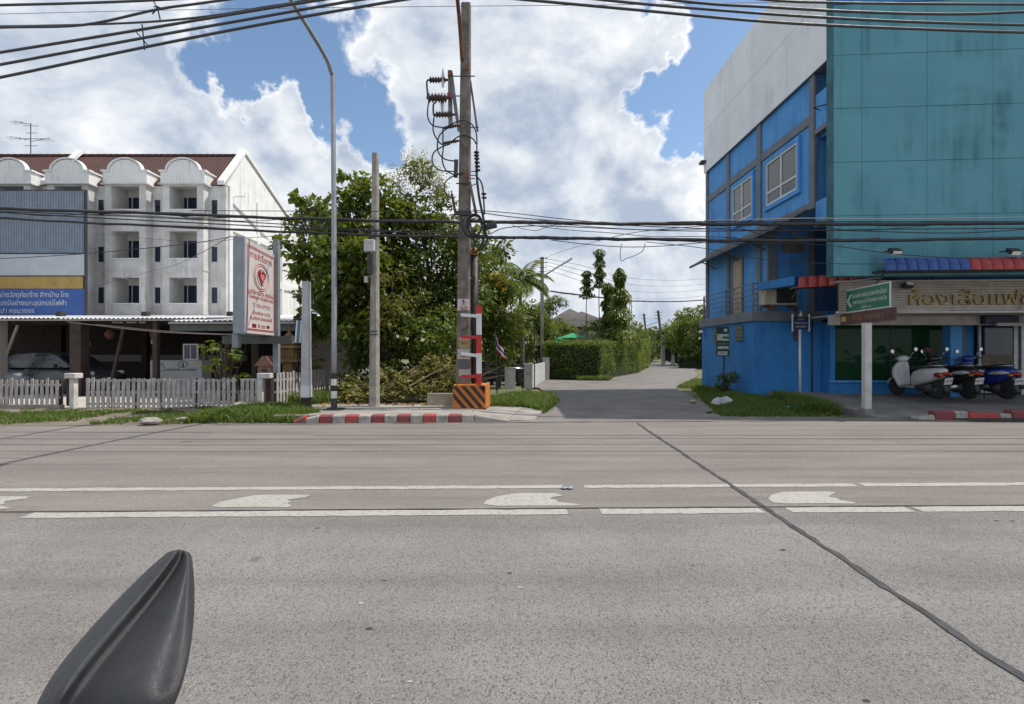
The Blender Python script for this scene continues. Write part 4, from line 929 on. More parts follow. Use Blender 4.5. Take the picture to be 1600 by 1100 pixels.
loop([(692,200),(692,225)]); loop([(700,199),(686,213),(684,235),(694,248),(712,252)]); loop([(695,227),(678,238),(676,255),(688,266),(710,268)])
loop([(693,228),(691,250),(697,266),(709,273)]); loop([(710,274),(697,283),(694,295),(699,306),(706,309)])
loop([(696,200),(705,194),(722,188),(734,191),(742,202),(745,215),(745,240)]); loop([(703,224),(715,214),(728,212),(739,217),(744,225)])
loop([(745,240),(745,275),(749,310),(756,345),(757,362)],.03); loop([(745,275),(752,285),(755,300),(757,335)],.02)
b = B()
for px, py in ((744.5,238),(744.5,243),(745,248),(745.5,254),(746,260),(746.5,266),(756,303),(756.5,309)): b.lathe([(.03,-.02),(.065,-.012),(.065,.012),(.03,.02)], W(px,py,12.38), 10)
b.build('arrester_discs', POR, up)
B().bar(W(735,127,12.55),W(746,205,12.55),.05,.06,(0,1,0)).build('strut', CONC, up); B().bar(W(734,285,12.5),W(744,335,12.5),.07,.07,(0,1,0)).build('strut', CONC, up)
for a, c in (((736,268),(747,268)),((735,274),(744,274)),((735,279),(742,279)),((737,290),(745,287)),((735,199),(748,199))): B().bar(W(*a,12.45),W(*c,12.45),.018,.018).build('spike_bracket', DKM, up)
B().box(-1.36,-1.03,12.43,12.46,Zp(287.5,12.45),Zp(286,12.45)).build('strap', DKM, up)
B().box(-1.40,-.98,12.4,12.44,Zp(336,12.4),Zp(329,12.4)).build('strap', DKM, up)
for q in ((729,105),(729,274)): B().lathe([(0,-.012),(.06,-.012),(.06,.012),(0,.012)], W(*q,12.43), 10, 'Y').build('rust_spot', MATS['rusty_red_clamp'], up)
# coil of spare cable and splice box where the bundles meet the pole
for i in range(4):
    c = W(742,352,12.3); B().tube([c+Vector(((.16+.012*i)*math.cos(a),-.02*i,(.22+.014*i)*math.sin(a))) for a in np.linspace(0,6.28,25)], .014, 5).build('cable_coil', BLACKP, up, smooth=True)
B().obox(W(768,353,12.25),(.26,.14,.12),0,0,R(-12)).build('splice_box', BLACKP, up, bev=.02)
loop([(724,340),(722,352),(728,366),(738,372),(742,380),(738,392),(740,396)],.03,12.3); loop([(757,345),(758,365),(752,382),(742,396)],.026,12.3); loop([(757,350),(761,375),(755,386),(744,394)],.018,12.3); loop([(745,340),(735,345),(739,362),(748,371),(741,385),(743,396)],.016,12.28)
B().tube([W(763,374,12.3),W(768,392,12.3),W(766,393,12.3),W(750,393,12.3)], .012, 6).build('conduit_elbow', pm('pale_conduit',(.45,.45,.43),None,4,.6), up)
# street lamp arm on top of the pole, reaching over the road
B().tube(catmull([(-1.22,12.5,8.6),(-1.235,12.2,9.15),(-1.24,11.4,9.55),(-1.28,9.6,9.9),(-1.3,7.6,10.1)],6), .045, 8).build('lamp_arm', RUST, up, smooth=True)
B().tube([(-1.24,12.45,9.2),(-1.24,11.9,9.35)], .03, 6).build('lamp_arm_brace', RUST, up)
B().loft([[(x*s+-1.3,y,10.1+z*s) for x,z in ((-.14,-.05),(.14,-.05),(.1,.06),(-.1,.06))] for y,s in ((7.7,.6),(7.4,1),(6.9,1),(6.7,.5))]).build('lamp_head', METAL, up)
# concrete rail beside the footing
structure(B().box(-2.15,-1.42,12.95,13.1,.1,.45).build('low_wall_stub', pm('buff_concrete',(.40,.34,.25),(.27,.23,.17),4,.9,.4,40)))
# ------------------------------------------------------------------ street lamp with banded base
LX, LY = -4.17, 12.0
sl_ = thing('street_lamp', 'tall galvanised street lamp with black and white banded base', 'street lamp', (LX,LY,.15))
GALV = pm('street_lamp_steel', (.36,.37,.39), (.27,.28,.30), 3, .5, metal=.35)
B().tube(catmull([(LX,LY,1.0),(LX,LY,4),(LX-.03,LY,7.6),(LX-.04,LY-.12,8.02),(LX-.06,LY-.6,8.2),(LX-.1,9.6,8.3),(LX-.12,7.5,8.45)],6), [.066-.0008*i for i in range(37)], 10).build('pole', GALV, sl_, smooth=True)
bz = [Zp(640,12)+.0,Zp(622,12),Zp(611,12),Zp(602,12),Zp(592,12),Zp(583,12)]
for i, (a, c) in enumerate(zip(bz,bz[1:])): B().cyl((LX,LY,a),(LX,LY,c),.071,n=14).build('band', pm('dull_black_band',(.05,.05,.052),(.035,.035,.037),6,.7) if i == 0 else (SWH if i % 2 else BKS), sl_, smooth=False)
B().box(LX-.2,LX+.2,LY-.2,LY+.2,.15,.175).build('base_plate', DKM, sl_)
B().loft([[(LX-.12+x*s,y,8.45+z*s) for x,z in ((-.14,-.05),(.14,-.05),(.1,.06),(-.1,.06))] for y,s in ((7.6,.6),(7.3,1),(6.8,1),(6.6,.5))]).build('lamp_head', METAL, sl_)
# ------------------------------------------------------------------ plain concrete pole with meter
PX, PY = -3.42, 12.72
cpn = thing('concrete_pole', 'plain grey concrete pole with a meter box in front of the tree', 'utility pole', (PX,PY,.15))
sqpole(B(),PX,PY,.1,Zp(240,PY),.235,.15,.2,.03).build('shaft', CONC2, cpn)
B().box(PX-.2,PX+.06,PY-.25,PY-.1,Zp(393,12.5),Zp(374,12.5)).build('meter_box', pm('pale_meter_box',(.5,.51,.52),None,4,.4), cpn, bev=.03)
B().box(PX-.13,PX+.0,PY-.2,PY-.11,Zp(428,12.5),Zp(396,12.5)).build('meter_cover', DKM, cpn, bev=.01); B().box(PX-.2,PX-.12,PY-.2,PY-.12,Zp(441,12.5),Zp(431,12.5)).build('tag_plate', BEAM, cpn)
B().tube([(PX+.0+.09*math.cos(a),PY-.16,Zp(362,12.5)+.14*math.sin(a)) for a in np.linspace(0,6.28,17)], .02, 6).build('cable_ring', BLACKP, cpn)
for z in (2.0,1.92): B().box(PX-.13,PX+.13,PY-.14,PY-.118,z,z+.025).build('strap', DKM, cpn)
# ------------------------------------------------------------------ short white post with rolled board
wp = thing('white_post', 'short white painted concrete post with black foot by the sign', 'post', (-4.9,12.2,.15))
sqpole(B(),-4.9,12.2,.42,Zp(440,12.2),.20,.16,.1).build('shaft', pm('post_grey_white',(.46,.46,.47),(.36,.36,.37),3,.8,.2,40), wp)
sqpole(B(),-4.9,12.2,.1,.42,.205,.2,.1).build('foot', BKS, wp); sqpole(B(),-4.9,12.2,.425,.7,.216,.214,.1).build('collar', SWH, wp)
B().box(-5.04,-4.995,12.28,12.32,1.9,3.1).build('back_strip', SWH, wp)
rbn = thing('rolled_banner', 'rolled blue and white banner hung beside the white post', 'banner', (-5.1,12.25,1.75))
for i in range(3): B().loft([[(-5.17+i*.05+o,12.22,z),(-5.125+i*.05+o,12.20,z),(-5.125+i*.05+o,12.25,z),(-5.17+i*.05+o,12.27,z)] for z,o in ((1.72,-.02),(2.25,.02))]).build('fold', SWH if i != 1 else pm('banner_blue',(.12,.2,.4),None,4,.6), rbn)
B().bar((-5.15,12.24,2.28),(-4.95,12.24,2.34),.03,.03).build('hook', DKM, rbn)
# ------------------------------------------------------------------ tall foundation sign, face toward the right
sg = thing('foundation_sign', 'tall white sign board with red Thai lettering and heart emblem', 'sign', (-6.4,13,0))
A_, C_ = Vector((-6.27,12.0,0)), Vector((-6.52,14.1,0)); zt, zb = Zp(369,12), 1.93
ax = (C_-A_).normalized(); nr = Vector((ax.y,-ax.x,0)); 
if nr.x < 0: nr = -nr
B().sheet([(*A_.xy,zb),(*C_.xy,zb),(*C_.xy,zt),(*A_.xy,zt)], tuple(-nr*.26)).build('box', pm('sign_box_grey',(.30,.32,.35),(.24,.26,.29),3,.6), sg, bev=.01)
fo = nr*.008
B().sheet([Vector((*A_.xy,zb+.02))+fo*.1+ax*.04,Vector((*C_.xy,zb+.02))+fo*.1-ax*.04,Vector((*C_.xy,zt-.03))+fo*.1-ax*.04,Vector((*A_.xy,zt-.03))+fo*.1+ax*.04], tuple(fo)).build('face', pm('sign_white_face',(.66,.60,.585),(.58,.53,.515),2.5,.5), sg)
SRED = pm('sign_red_print', (.42,.05,.055), (.36,.05,.05), 5, .6); SDR = pm('sign_dark_red_print', (.23,.012,.02), None, 5, .6)
def sgp(u, z, o=.012): return A_+ax*u+nr*o+Vector((0,0,z))
LW = (C_-A_).length; SH = zt-zb
def frm(u, z): 
    M = Matrix.Identity(4); M.col[0] = (*ax,0); M.col[1] = (0,0,1,0); M.col[2] = (*nr,0); M.col[3] = (*sgp(u,z),1); return M
def stx(s, u, v, size, width, m_=SRED): text(s, size, (0,0,0), m_, sg, width=width, M=frm(u, zt-v*SH), ext=.002)
for du, dv in ((.12,.075),(.17,.095)):
    for q in (((du,zt-dv*SH*.9),(LW-du,zt-dv*SH*.9)),((du,zb+dv*SH*.6),(LW-du,zb+dv*SH*.6)),((du,zt-dv*SH*.9),(du,zb+dv*SH*.6)),((LW-du,zt-dv*SH*.9),(LW-du,zb+dv*SH*.6))):
        B().bar(sgp(*q[0]),sgp(*q[1]),.004,.016,tuple(nr.cross(Vector((0,0,1))) if q[0][0] == q[1][0] else (0,0,1))).build('border', SRED, sg)
stx('กายสำซื้อทาง', LW/2, .155, .22, 1.5)
for r_ in (.52,.44,.30): B().tube([sgp(LW/2+r_*math.cos(a), zt-.36*SH+r_*.66*math.sin(a)) for a in np.linspace(0,2*math.pi,41)], .008, 4).build('ring', SRED, sg)
hp = [(16*math.sin(a)**3, 13*math.cos(a)-5*math.cos(2*a)-2*math.cos(3*a)-math.cos(4*a)) for a in np.linspace(0,2*math.pi,31)[:-1]]
hz = zt-.355*SH
for sc, m_, o in ((.0155,SDR,.014),(.0085,pm('sign_pink_print',(.62,.2,.2),None,4,.6),.018)): B().add([sgp(LW/2+x*sc+(.05 if o > .016 else 0), hz+z*sc*.9, o) for x,z in hp], [tuple(range(30))]).build('heart', m_, sg)
stx('มูลนิธิธารน้ำใจ เชียงใหม่', LW/2, .545, .15, 1.72); stx('THAMAJAI  FOUNDATION', LW/2, .60, .12, 1.66); stx('T.  053-277272', LW/2, .685, .12, 1.2); stx('เปิดบริการ ทุกวัน', LW/2, .765, .11, 1.2); stx('รับบริจาค ของเหลือใช้', LW/2, .825, .11, 1.5); stx('50  เมตร', LW/2, .905, .14, .5)
B().sheet([sgp(LW/2-.62,zt-.925*SH),sgp(LW/2-.36,zt-.925*SH),sgp(LW/2-.36,zt-.885*SH),sgp(LW/2-.62,zt-.885*SH)], tuple(nr*.004)).build('red_square', SDR, sg)
B().add([sgp(LW/2+.36,zt-.922*SH),sgp(LW/2+.48,zt-.922*SH),sgp(LW/2+.62,zt-.905*SH),sgp(LW/2+.48,zt-.880*SH),sgp(LW/2+.36,zt-.888*SH)], [(0,1,2,3,4)]).build('arrow', SDR, sg)
B().box(C_.x-.02,C_.x+.12,14.0,14.14,.0,Zp(370,13.7)).build('post', pm('sign_post_steel',(.25,.28,.30),(.2,.22,.24),4,.55), sg); B().box(-6.62,-6.48,12.1,12.24,1.6,zb).build('stub', MATS['sign_post_steel'], sg)
B().box(-7.7,-5.85,13.6,13.75,1.72,1.925).build('beam', MATS['grey_green_beam'], sg)
# ------------------------------------------------------------------ green arrow sign and brown sign on the white post
GS = thing('arrow_sign', 'green arrow sign board above a brown board on a white post', 'sign', (8.5,12.3,.2))
a_, c_ = Vector((8.62,13.2,0)), Vector((8.44,11.4,0)); ax2 = (c_-a_).normalized(); nr2 = Vector((-ax2.y,ax2.x,0)); nr2 = nr2 if nr2.x < 0 else -nr2
def gsp(u, z, o=.0): return a_+ax2*u+nr2*o+Vector((0,0,z))
GL = (c_-a_).length
def gsheet(u0, u1, z0, z1, o, th, m_, nm): return B().sheet([gsp(u0,z0,o),gsp(u1,z0,o),gsp(u1,z1,o),gsp(u0,z1,o)], tuple(nr2*th)).build(nm, m_, GS)
GW = pm('green_sign_white_print', (.55,.58,.55), (.42,.48,.44), 5, .5)
gsheet(0,GL,2.50,3.08,0,.02,pm('sign_white_border',(.55,.57,.56),None,4,.5),'rim'); gsheet(.03,GL-.03,2.53,3.05,.021,.004,pm('sign_green',(.008,.16,.09),(.006,.13,.075),3,.45),'green_face')
def gtx(s, u, z, size, width, m_): 
    M = Matrix.Identity(4); M.col[0] = (*ax2,0); M.col[1] = (0,0,1,0); M.col[2] = (*nr2,0); M.col[3] = (*gsp(u,z,.028),1); text(s, size, (0,0,0), m_, GS, width=width, M=M, ext=.002)
gtx('ห้องพักสายธารอพาร์ทเม้นท์', 1.02, 2.89, .15, 1.38, GW); gtx('อพาร์ทเมนท์ ห้องพักรายวัน', 1.02, 2.73, .13, 1.36, GW); gtx('200 ม.', .92, 2.59, .09, .42, GW)
B().sheet([gsp(.07,2.79,.026),gsp(.22,2.95,.026),gsp(.32,2.95,.026),gsp(.17,2.79,.026)], tuple(nr2*.003)).sheet([gsp(.07,2.79,.026),gsp(.17,2.79,.026),gsp(.32,2.63,.026),gsp(.22,2.63,.026)], tuple(nr2*.003)).build('chevron_arrow', GW, GS)
gsheet(-.25,GL+.2,2.20,2.49,0,.02,pm('brown_board',(.12,.05,.045),(.085,.04,.035),4,.7),'brown_face'); gtx('ทำกิ. ศรภาคา', .95, 2.345, .2, 1.2, pm('brown_sign_letter',(.30,.17,.08),None,4,.6)); gsheet(-.2,.03,2.29,2.41,.021,.003,pm('yellow_square',(.5,.33,.06),None,4,.6),'square')
B().box(8.42,8.58,12.2,12.34,.14,2.2).build('post', pm('white_sign_post',(.56,.55,.54),(.46,.44,.42),4,.7,streak=2,sc=(.3,.26,.22)), GS, bev=.01); B().box(8.38,8.62,12.16,12.38,.0,.14).build('foot', TER, GS)
# street name sign
sn = thing('street_name_sign', 'small navy street name sign on a slim white post', 'sign', (8.66,15.4,.25))
B().cyl((8.66,15.4,.2),(8.66,15.4,2.2),.035,n=10).build('post', SWH, sn, smooth=True)
B().box(8.44,8.90,15.36,15.38,2.18,2.55).build('plate', pm('navy_sign',(.012,.025,.10),None,4,.5), sn)
for x in (8.42,8.92): B().cyl((x,15.37,2.12),(x,15.37,2.58),.022,n=8).build('side_tube', SWH, sn); B().lathe([(.035,0),(.03,.03),(0,.08)],(x,15.37,2.58),8).build('finial', SWH, sn)
B().lathe([(.03,0),(.06,.02),(.05,.06),(.02,.12),(0,.2)],(8.67,15.37,2.56),8).build('crest', pm('pale_crest',(.6,.6,.45),None,4,.5), sn)
for s, z, wd_ in (('ซอย 12',2.48,.2),('บ้านสวนริมทาง',2.37,.36),('BAN SUAN RIM',2.26,.3)): text(s, .08, (8.67,15.352,z), SW, sn, width=wd_, ext=.001)
# green poster sign by the lane
ps = thing('poster_sign', 'green and white poster board on a thin dark post', 'sign', (7.05,17,.3))
pd = 17.0; B().cyl((Xp(1131,pd),pd,.1),(Xp(1131,pd),pd,Zp(556,pd)),.03,n=8).build('post', DKM, ps)
q = (Xp(1119,pd),Xp(1139,pd)); B().box(q[0],q[1],pd-.03,pd,Zp(557,pd),Zp(511,pd)).build('board', pm('poster_green',(.012,.07,.035),(.008,.045,.025),5,.6), ps)
PWH = pm('poster_white',(.5,.52,.5),(.42,.45,.42),9,.6)
B().lathe([(0,-.002),(.06,-.002),(.06,.002),(0,.002)],(q[0]+.3,pd-.034,Zp(516,pd)),10,'Y').build('emblem', PWH, ps)
for a, c, e, g in ((.02,.2,522,532),(.2,.4,522,526),(.2,.4,529,532.5),(.04,.4,541,545),(.04,.36,549,555)): B().box(q[0]+a,q[0]+c,pd-.036,pd-.031,Zp(g,pd),Zp(e,pd)).build('print_block', PWH, ps)
text('เปิดบริการ', .1, ((q[0]+q[1])/2,pd-.036,Zp(537,pd)), pm('poster_lime',(.25,.4,.1),None,4,.6), ps, width=.34, ext=.001)
text('โทร', .08, ((q[0]+q[1])/2-.02,pd-.038,Zp(552,pd)), DKM, ps, width=.2, ext=.001)
# ------------------------------------------------------------------ overhead cables
def cable(name, label, pts, r, mat=BLACKP, k=5, n=6, group=None, cat='cable'):
    Q = catmull(pts, 26 if name == 'cable_bundle' else k); rr = [r]*len(Q)
    if name == 'cable_bundle':
        rr = [r*(.85+.45*abs(mnoise.noise(Vector((i*.37,r*90,pts[0][0]))))+.5*max(0,mnoise.noise(Vector((i*.11,r*50,pts[0][0])))-.15)) for i in range(len(Q))]
        Q = [q+Vector((0,0,.018*mnoise.noise(Vector((i*.16,3.3,pts[0][0]))))) for i,q in enumerate(Q)]
    b = B().tube(Q, rr, n); return tag(b.build(name, mat, smooth=True, base=True), label, cat, group)
def cd(px): return 12.3 if px < 900 else 12.3-.75*(px-900)/700
def px_line(L): return [W(x,y,cd(x)) for x,y in L]
CABLE = BLACKP
cable('cable_bundle', 'thick upper cable bundle left of the power pole', px_line([(-90,322),(0,326),(200,332),(420,340),(600,345),(718,347)]), .040)
cable('cable_bundle', 'thick lower cable bundle left of the power pole', px_line([(-90,336),(0,341),(200,351),(420,361),(600,368),(716,370)]), .030)
cable('cable_bundle', 'thick upper cable bundle right of the power pole', px_line([(735,346),(860,348),(1000,350),(1180,350),(1400,350),(1680,348)]), .046)
cable('cable_bundle', 'thick lower cable bundle right of the power pole', px_line([(733,370),(860,372),(1000,374),(1180,376),(1400,375),(1680,371)]), .040)
cable('overhead_cable', 'black cable just under the upper bundle, left', px_line([(-90,328),(0,332),(200,343),(420,354),(600,362),(716,366)]), .014)
cable('overhead_cable', 'thin cable just above the lower bundle, left', px_line([(-90,326),(0,330),(200,338),(420,349),(600,360),(718,362)]), .012)
cable('overhead_cable', 'thin line over the upper bundle, left', px_line([(300,329),(500,330),(640,330),(716,327)]), .009)
cable('drop_cable', 'thin drop cable crossing in front of the blue billboard', px_line([(-90,404),(0,404),(150,395),(300,380),(372,368)]), .009)
cable('drop_cable', 'thin sagging cable from the tall sign to the balconies', [W(360,369,12.4),W(320,392,14),W(270,415,18),W(200,433,26),W(150,447,32)], .009)
cable('drop_cable', 'upper thin cable from the foliage to the white gable', [W(480,352,12.4),W(430,368,15),W(380,372,20),W(300,378,28),W(150,365,33)], .010)
cable('overhead_cable', 'pale cable lying on the upper bundle, right', px_line([(1100,345),(1250,341),(1400,342),(1680,338)]), .012, pm('pale_cable',(.35,.36,.37),None,4,.6))
cable('overhead_cable', 'top thin cable fanning out right of the pole', px_line([(738,328),(800,333),(880,342),(960,348),(1100,346),(1300,346),(1680,346)]), .010)
cable('overhead_cable', 'second thin cable fanning out right of the pole', px_line([(738,330),(800,339),(880,346),(1000,353),(1200,360),(1400,358),(1680,356)]), .011)
cable('overhead_cable', 'drooping thin cable beneath the upper bundle, right', px_line([(765,366),(790,356),(850,353),(950,357),(1080,361),(1300,360),(1500,364),(1680,352)]), .011)
cable('overhead_cable', 'slack thin cable looping under the upper bundle', px_line([(800,352),(820,358),(840,360),(862,352),(900,349)]), .007)
cable('overhead_cable', 'thin cable hanging below the lower bundle over the lane', px_line([(860,375),(920,382),(980,386),(1040,384),(1100,379),(1200,372)]), .009)
cable('cut_cable', 'loose cut cable end dangling above the lane', px_line([(971,381),(969,396),(971,408),(978,404),(990,400),(1004,392),(1008,380)]), .008)
cable('drop_cable', 'long thin cable falling from the bundle toward the palm', [W(1110,352,12.1),W(1000,362,14),W(940,375,18),W(880,392,24),W(850,404,30)], .009)
cable('drop_cable', 'thin line rising from the cable splice to the left', [W(762,395,14),W(800,376,12.6),W(806,371,12.35)], .008)
cable('overhead_cable', 'thin cable over the teal wall under the lower bundle', px_line([(1180,377),(1300,384),(1400,397),(1520,404),(1680,405)]), .009)
cable('overhead_cable', 'lowest thin cable crossing the teal wall corner', px_line([(1010,378),(1100,388),(1200,406),(1300,412),(1420,412)]), .008)
cable('drop_cable', 'thin pale cable along the canopy front to the sign beam', [W(105,503,16.6),W(155,509,16),W(240,518,15),W(320,522,14.2),W(400,524,13.5)], .012, pm('brown_cable',(.16,.13,.11),None,4,.7))
cable('drop_cable', 'second thin cable along the canopy front', [W(150,507,16.4),W(240,516,15.4),W(320,521,14.6),W(400,523.5,13.7)], .010, MATS['brown_cable'])
rt = random.Random(21)
for i in range(9):
    x0 = rt.uniform(740,1250); L_ = rt.uniform(120,420); y0, y1 = rt.choice([(348,348),(372,373),(350,371)]); sag = rt.uniform(3,13)
    cable('tangled_cable', 'thin black cable tangled along the bundles right of the pole', px_line([(x0+L_*u, y0+(y1-y0)*u+sag*4*u*(1-u)+rt.uniform(-1.5,1.5)) for u in (0,.2,.4,.6,.8,1)]), .008, group='thin cables tangled along the bundles')
for i in range(5):
    x0 = rt.uniform(-40,420); L_ = rt.uniform(150,330); y0 = 327+.028*x0; sag = rt.uniform(2,9)
    cable('tangled_cable', 'thin black cable slung along the bundles left of the pole', px_line([(x0+L_*u, y0+.03*L_*u+sag*4*u*(1-u)+rt.uniform(-1.5,1.5)) for u in (0,.2,.4,.6,.8,1)]), .008, group='thin cables slung left of the pole')
HV = pm('aluminium_power_line', (.055,.055,.06), None, 4, .5); GRP = 'high voltage lines over the road'
hv = lambda L, d: [W(x,y,d) for x,y in L]
for i, (lb, L_, d, r) in enumerate([
    ('lowest power line at the upper left', [(-90,136),(0,121),(220,75),(420,36),(628,0),(760,-18)], 8.3, .024),
    ('second power line from below at the upper left', [(-90,115),(0,101),(220,60),(400,28),(560,0),(760,-30)], 8.9, .025),
    ('third power line from below at the upper left', [(-90,96),(0,82),(210,48),(400,16),(500,0),(760,-40)], 9.5, .027),
    ('fourth power line, bending, at the upper left', [(-90,50),(0,43),(130,39),(250,14),(350,0),(760,-60)], 9.9, .025),
    ('nearly level power line at the upper left', [(-90,36),(0,41),(200,36),(320,26),(420,10),(480,0),(760,-55)], 10.3, .022),
    ('top power line at the upper left corner', [(-90,10),(0,8),(120,5),(245,0),(500,-14)], 7.8, .02),
    ('thin steel wire passing behind the power pole top', [(-90,24),(0,22),(300,15),(600,11),(800,9),(1000,7),(1250,3),(1500,0)], 13.2, .007),
    ('lowest power line at the upper right', [(690,-14),(815,-1),(1000,16),(1200,34),(1400,44),(1680,52),(2100,52),(2500,40)], 8.3, .024),
    ('second power line from below at the upper right', [(690,-34),(945,0),(1150,18),(1300,28),(1450,35),(1680,40),(2100,40),(2500,28)], 8.9, .025),
    ('third power line from below at the upper right', [(690,-48),(1050,0),(1200,11),(1350,19),(1500,22),(1680,17),(2100,17),(2500,5)], 9.5, .027),
    ('top power line at the upper right corner', [(900,-34),(1180,-2),(1300,4),(1450,6),(1680,7),(2100,7),(2500,-5)], 9.9, .025)]):
    cable('power_line', lb, hv(L_,d), r, HV, 6, 6, GRP, 'power line')
for lb, pts in (('spacer clamp on the upper group of left power lines', [((236,-4),(246,12)),((240,10),(258,14)),((246,12),(251,34)),((238,22),(248,10))]),('spacer clamp on the lower group of left power lines', [((222,38),(226,78)),((211,48),(234,74)),((219,76),(236,73))])):
    b = B()
    for a, c in pts: b.bar(W(*a,9.45),W(*c,9.45),.018,.018)
    tag(b.build('line_spacer', DKM, base=True), lb, 'spacer')
# ------------------------------------------------------------------ vehicles
TYRE = pm('tyre_rubber', (.018,.018,.019), (.03,.03,.03), 12, .85, .3, 60)
CHR = pm('bright_metal', (.62,.63,.65), (.5,.5,.52), 8, .25, metal=.9)
PLW = pm('number_plate_white', (.62,.63,.62), (.5,.5,.49), 12, .5)
TAIL = pm('red_tail_lens', (.30,.008,.012), (.22,.008,.01), 8, .2)
SEAT = pm('black_seat_vinyl', (.02,.02,.022), (.03,.03,.032), 12, .5, .3, 90)
def gloss(nm, c, c2=None, rough=.28): return pm(nm, c, c2 or [q*.85 for q in c], 5, rough, spec=.6)
def ring_yz(x, hw, z0, z1, n=14, p=2.6, cy=0):
    out = []; zc, hz = (z0+z1)/2, (z1-z0)/2
    for i in range(n):
        a = 2*math.pi*i/n; c, s = math.cos(a), math.sin(a)
        out.append((x, cy+hw*abs(c)**(2/p)*(1 if c >= 0 else -1), zc+hz*abs(s)**(2/p)*(1 if s >= 0 else -1)))
    return out
def ring_xy(z, x0, x1, hw, n=14, p=3):
    out = []; xc, hx = (x0+x1)/2, (x1-x0)/2
    for i in range(n):
        a = 2*math.pi*i/n; c, s = math.cos(a), math.sin(a)
        out.append((xc+hx*abs(c)**(2/p)*(1 if c >= 0 else -1), hw*abs(s)**(2/p)*(1 if s >= 0 else -1), z))
    return out
def wheel(t, x, r, w_, y=0, spokes=5, rimmat=None):
    wh = B().lathe([(r*.72,-w_/2),(r*.93,-w_/2),(r,-w_/4),(r,w_/4),(r*.93,w_/2),(r*.72,w_/2)],(x,y,r),22,'Y').build('wheel', TYRE, t, smooth=True)
    b = B().lathe([(r*.70,-w_*.42),(r*.735,-w_*.42),(r*.735,w_*.42),(r*.70,w_*.42)],(x,y,r),22,'Y'); b.lathe([(0,-w_*.5),(r*.2,-w_*.5),(r*.2,w_*.5),(0,w_*.5)],(x,y,r),10,'Y')
    for k in range(spokes):
        a = 2*math.pi*k/spokes+.3; b.bar((x+r*.15*math.cos(a),y,r+r*.15*math.sin(a)),(x+r*.72*math.cos(a),y,r+r*.72*math.sin(a)),w_*.4,r*.14,(0,1,0))
    b.build('rim', rimmat or METAL, wh); return wh
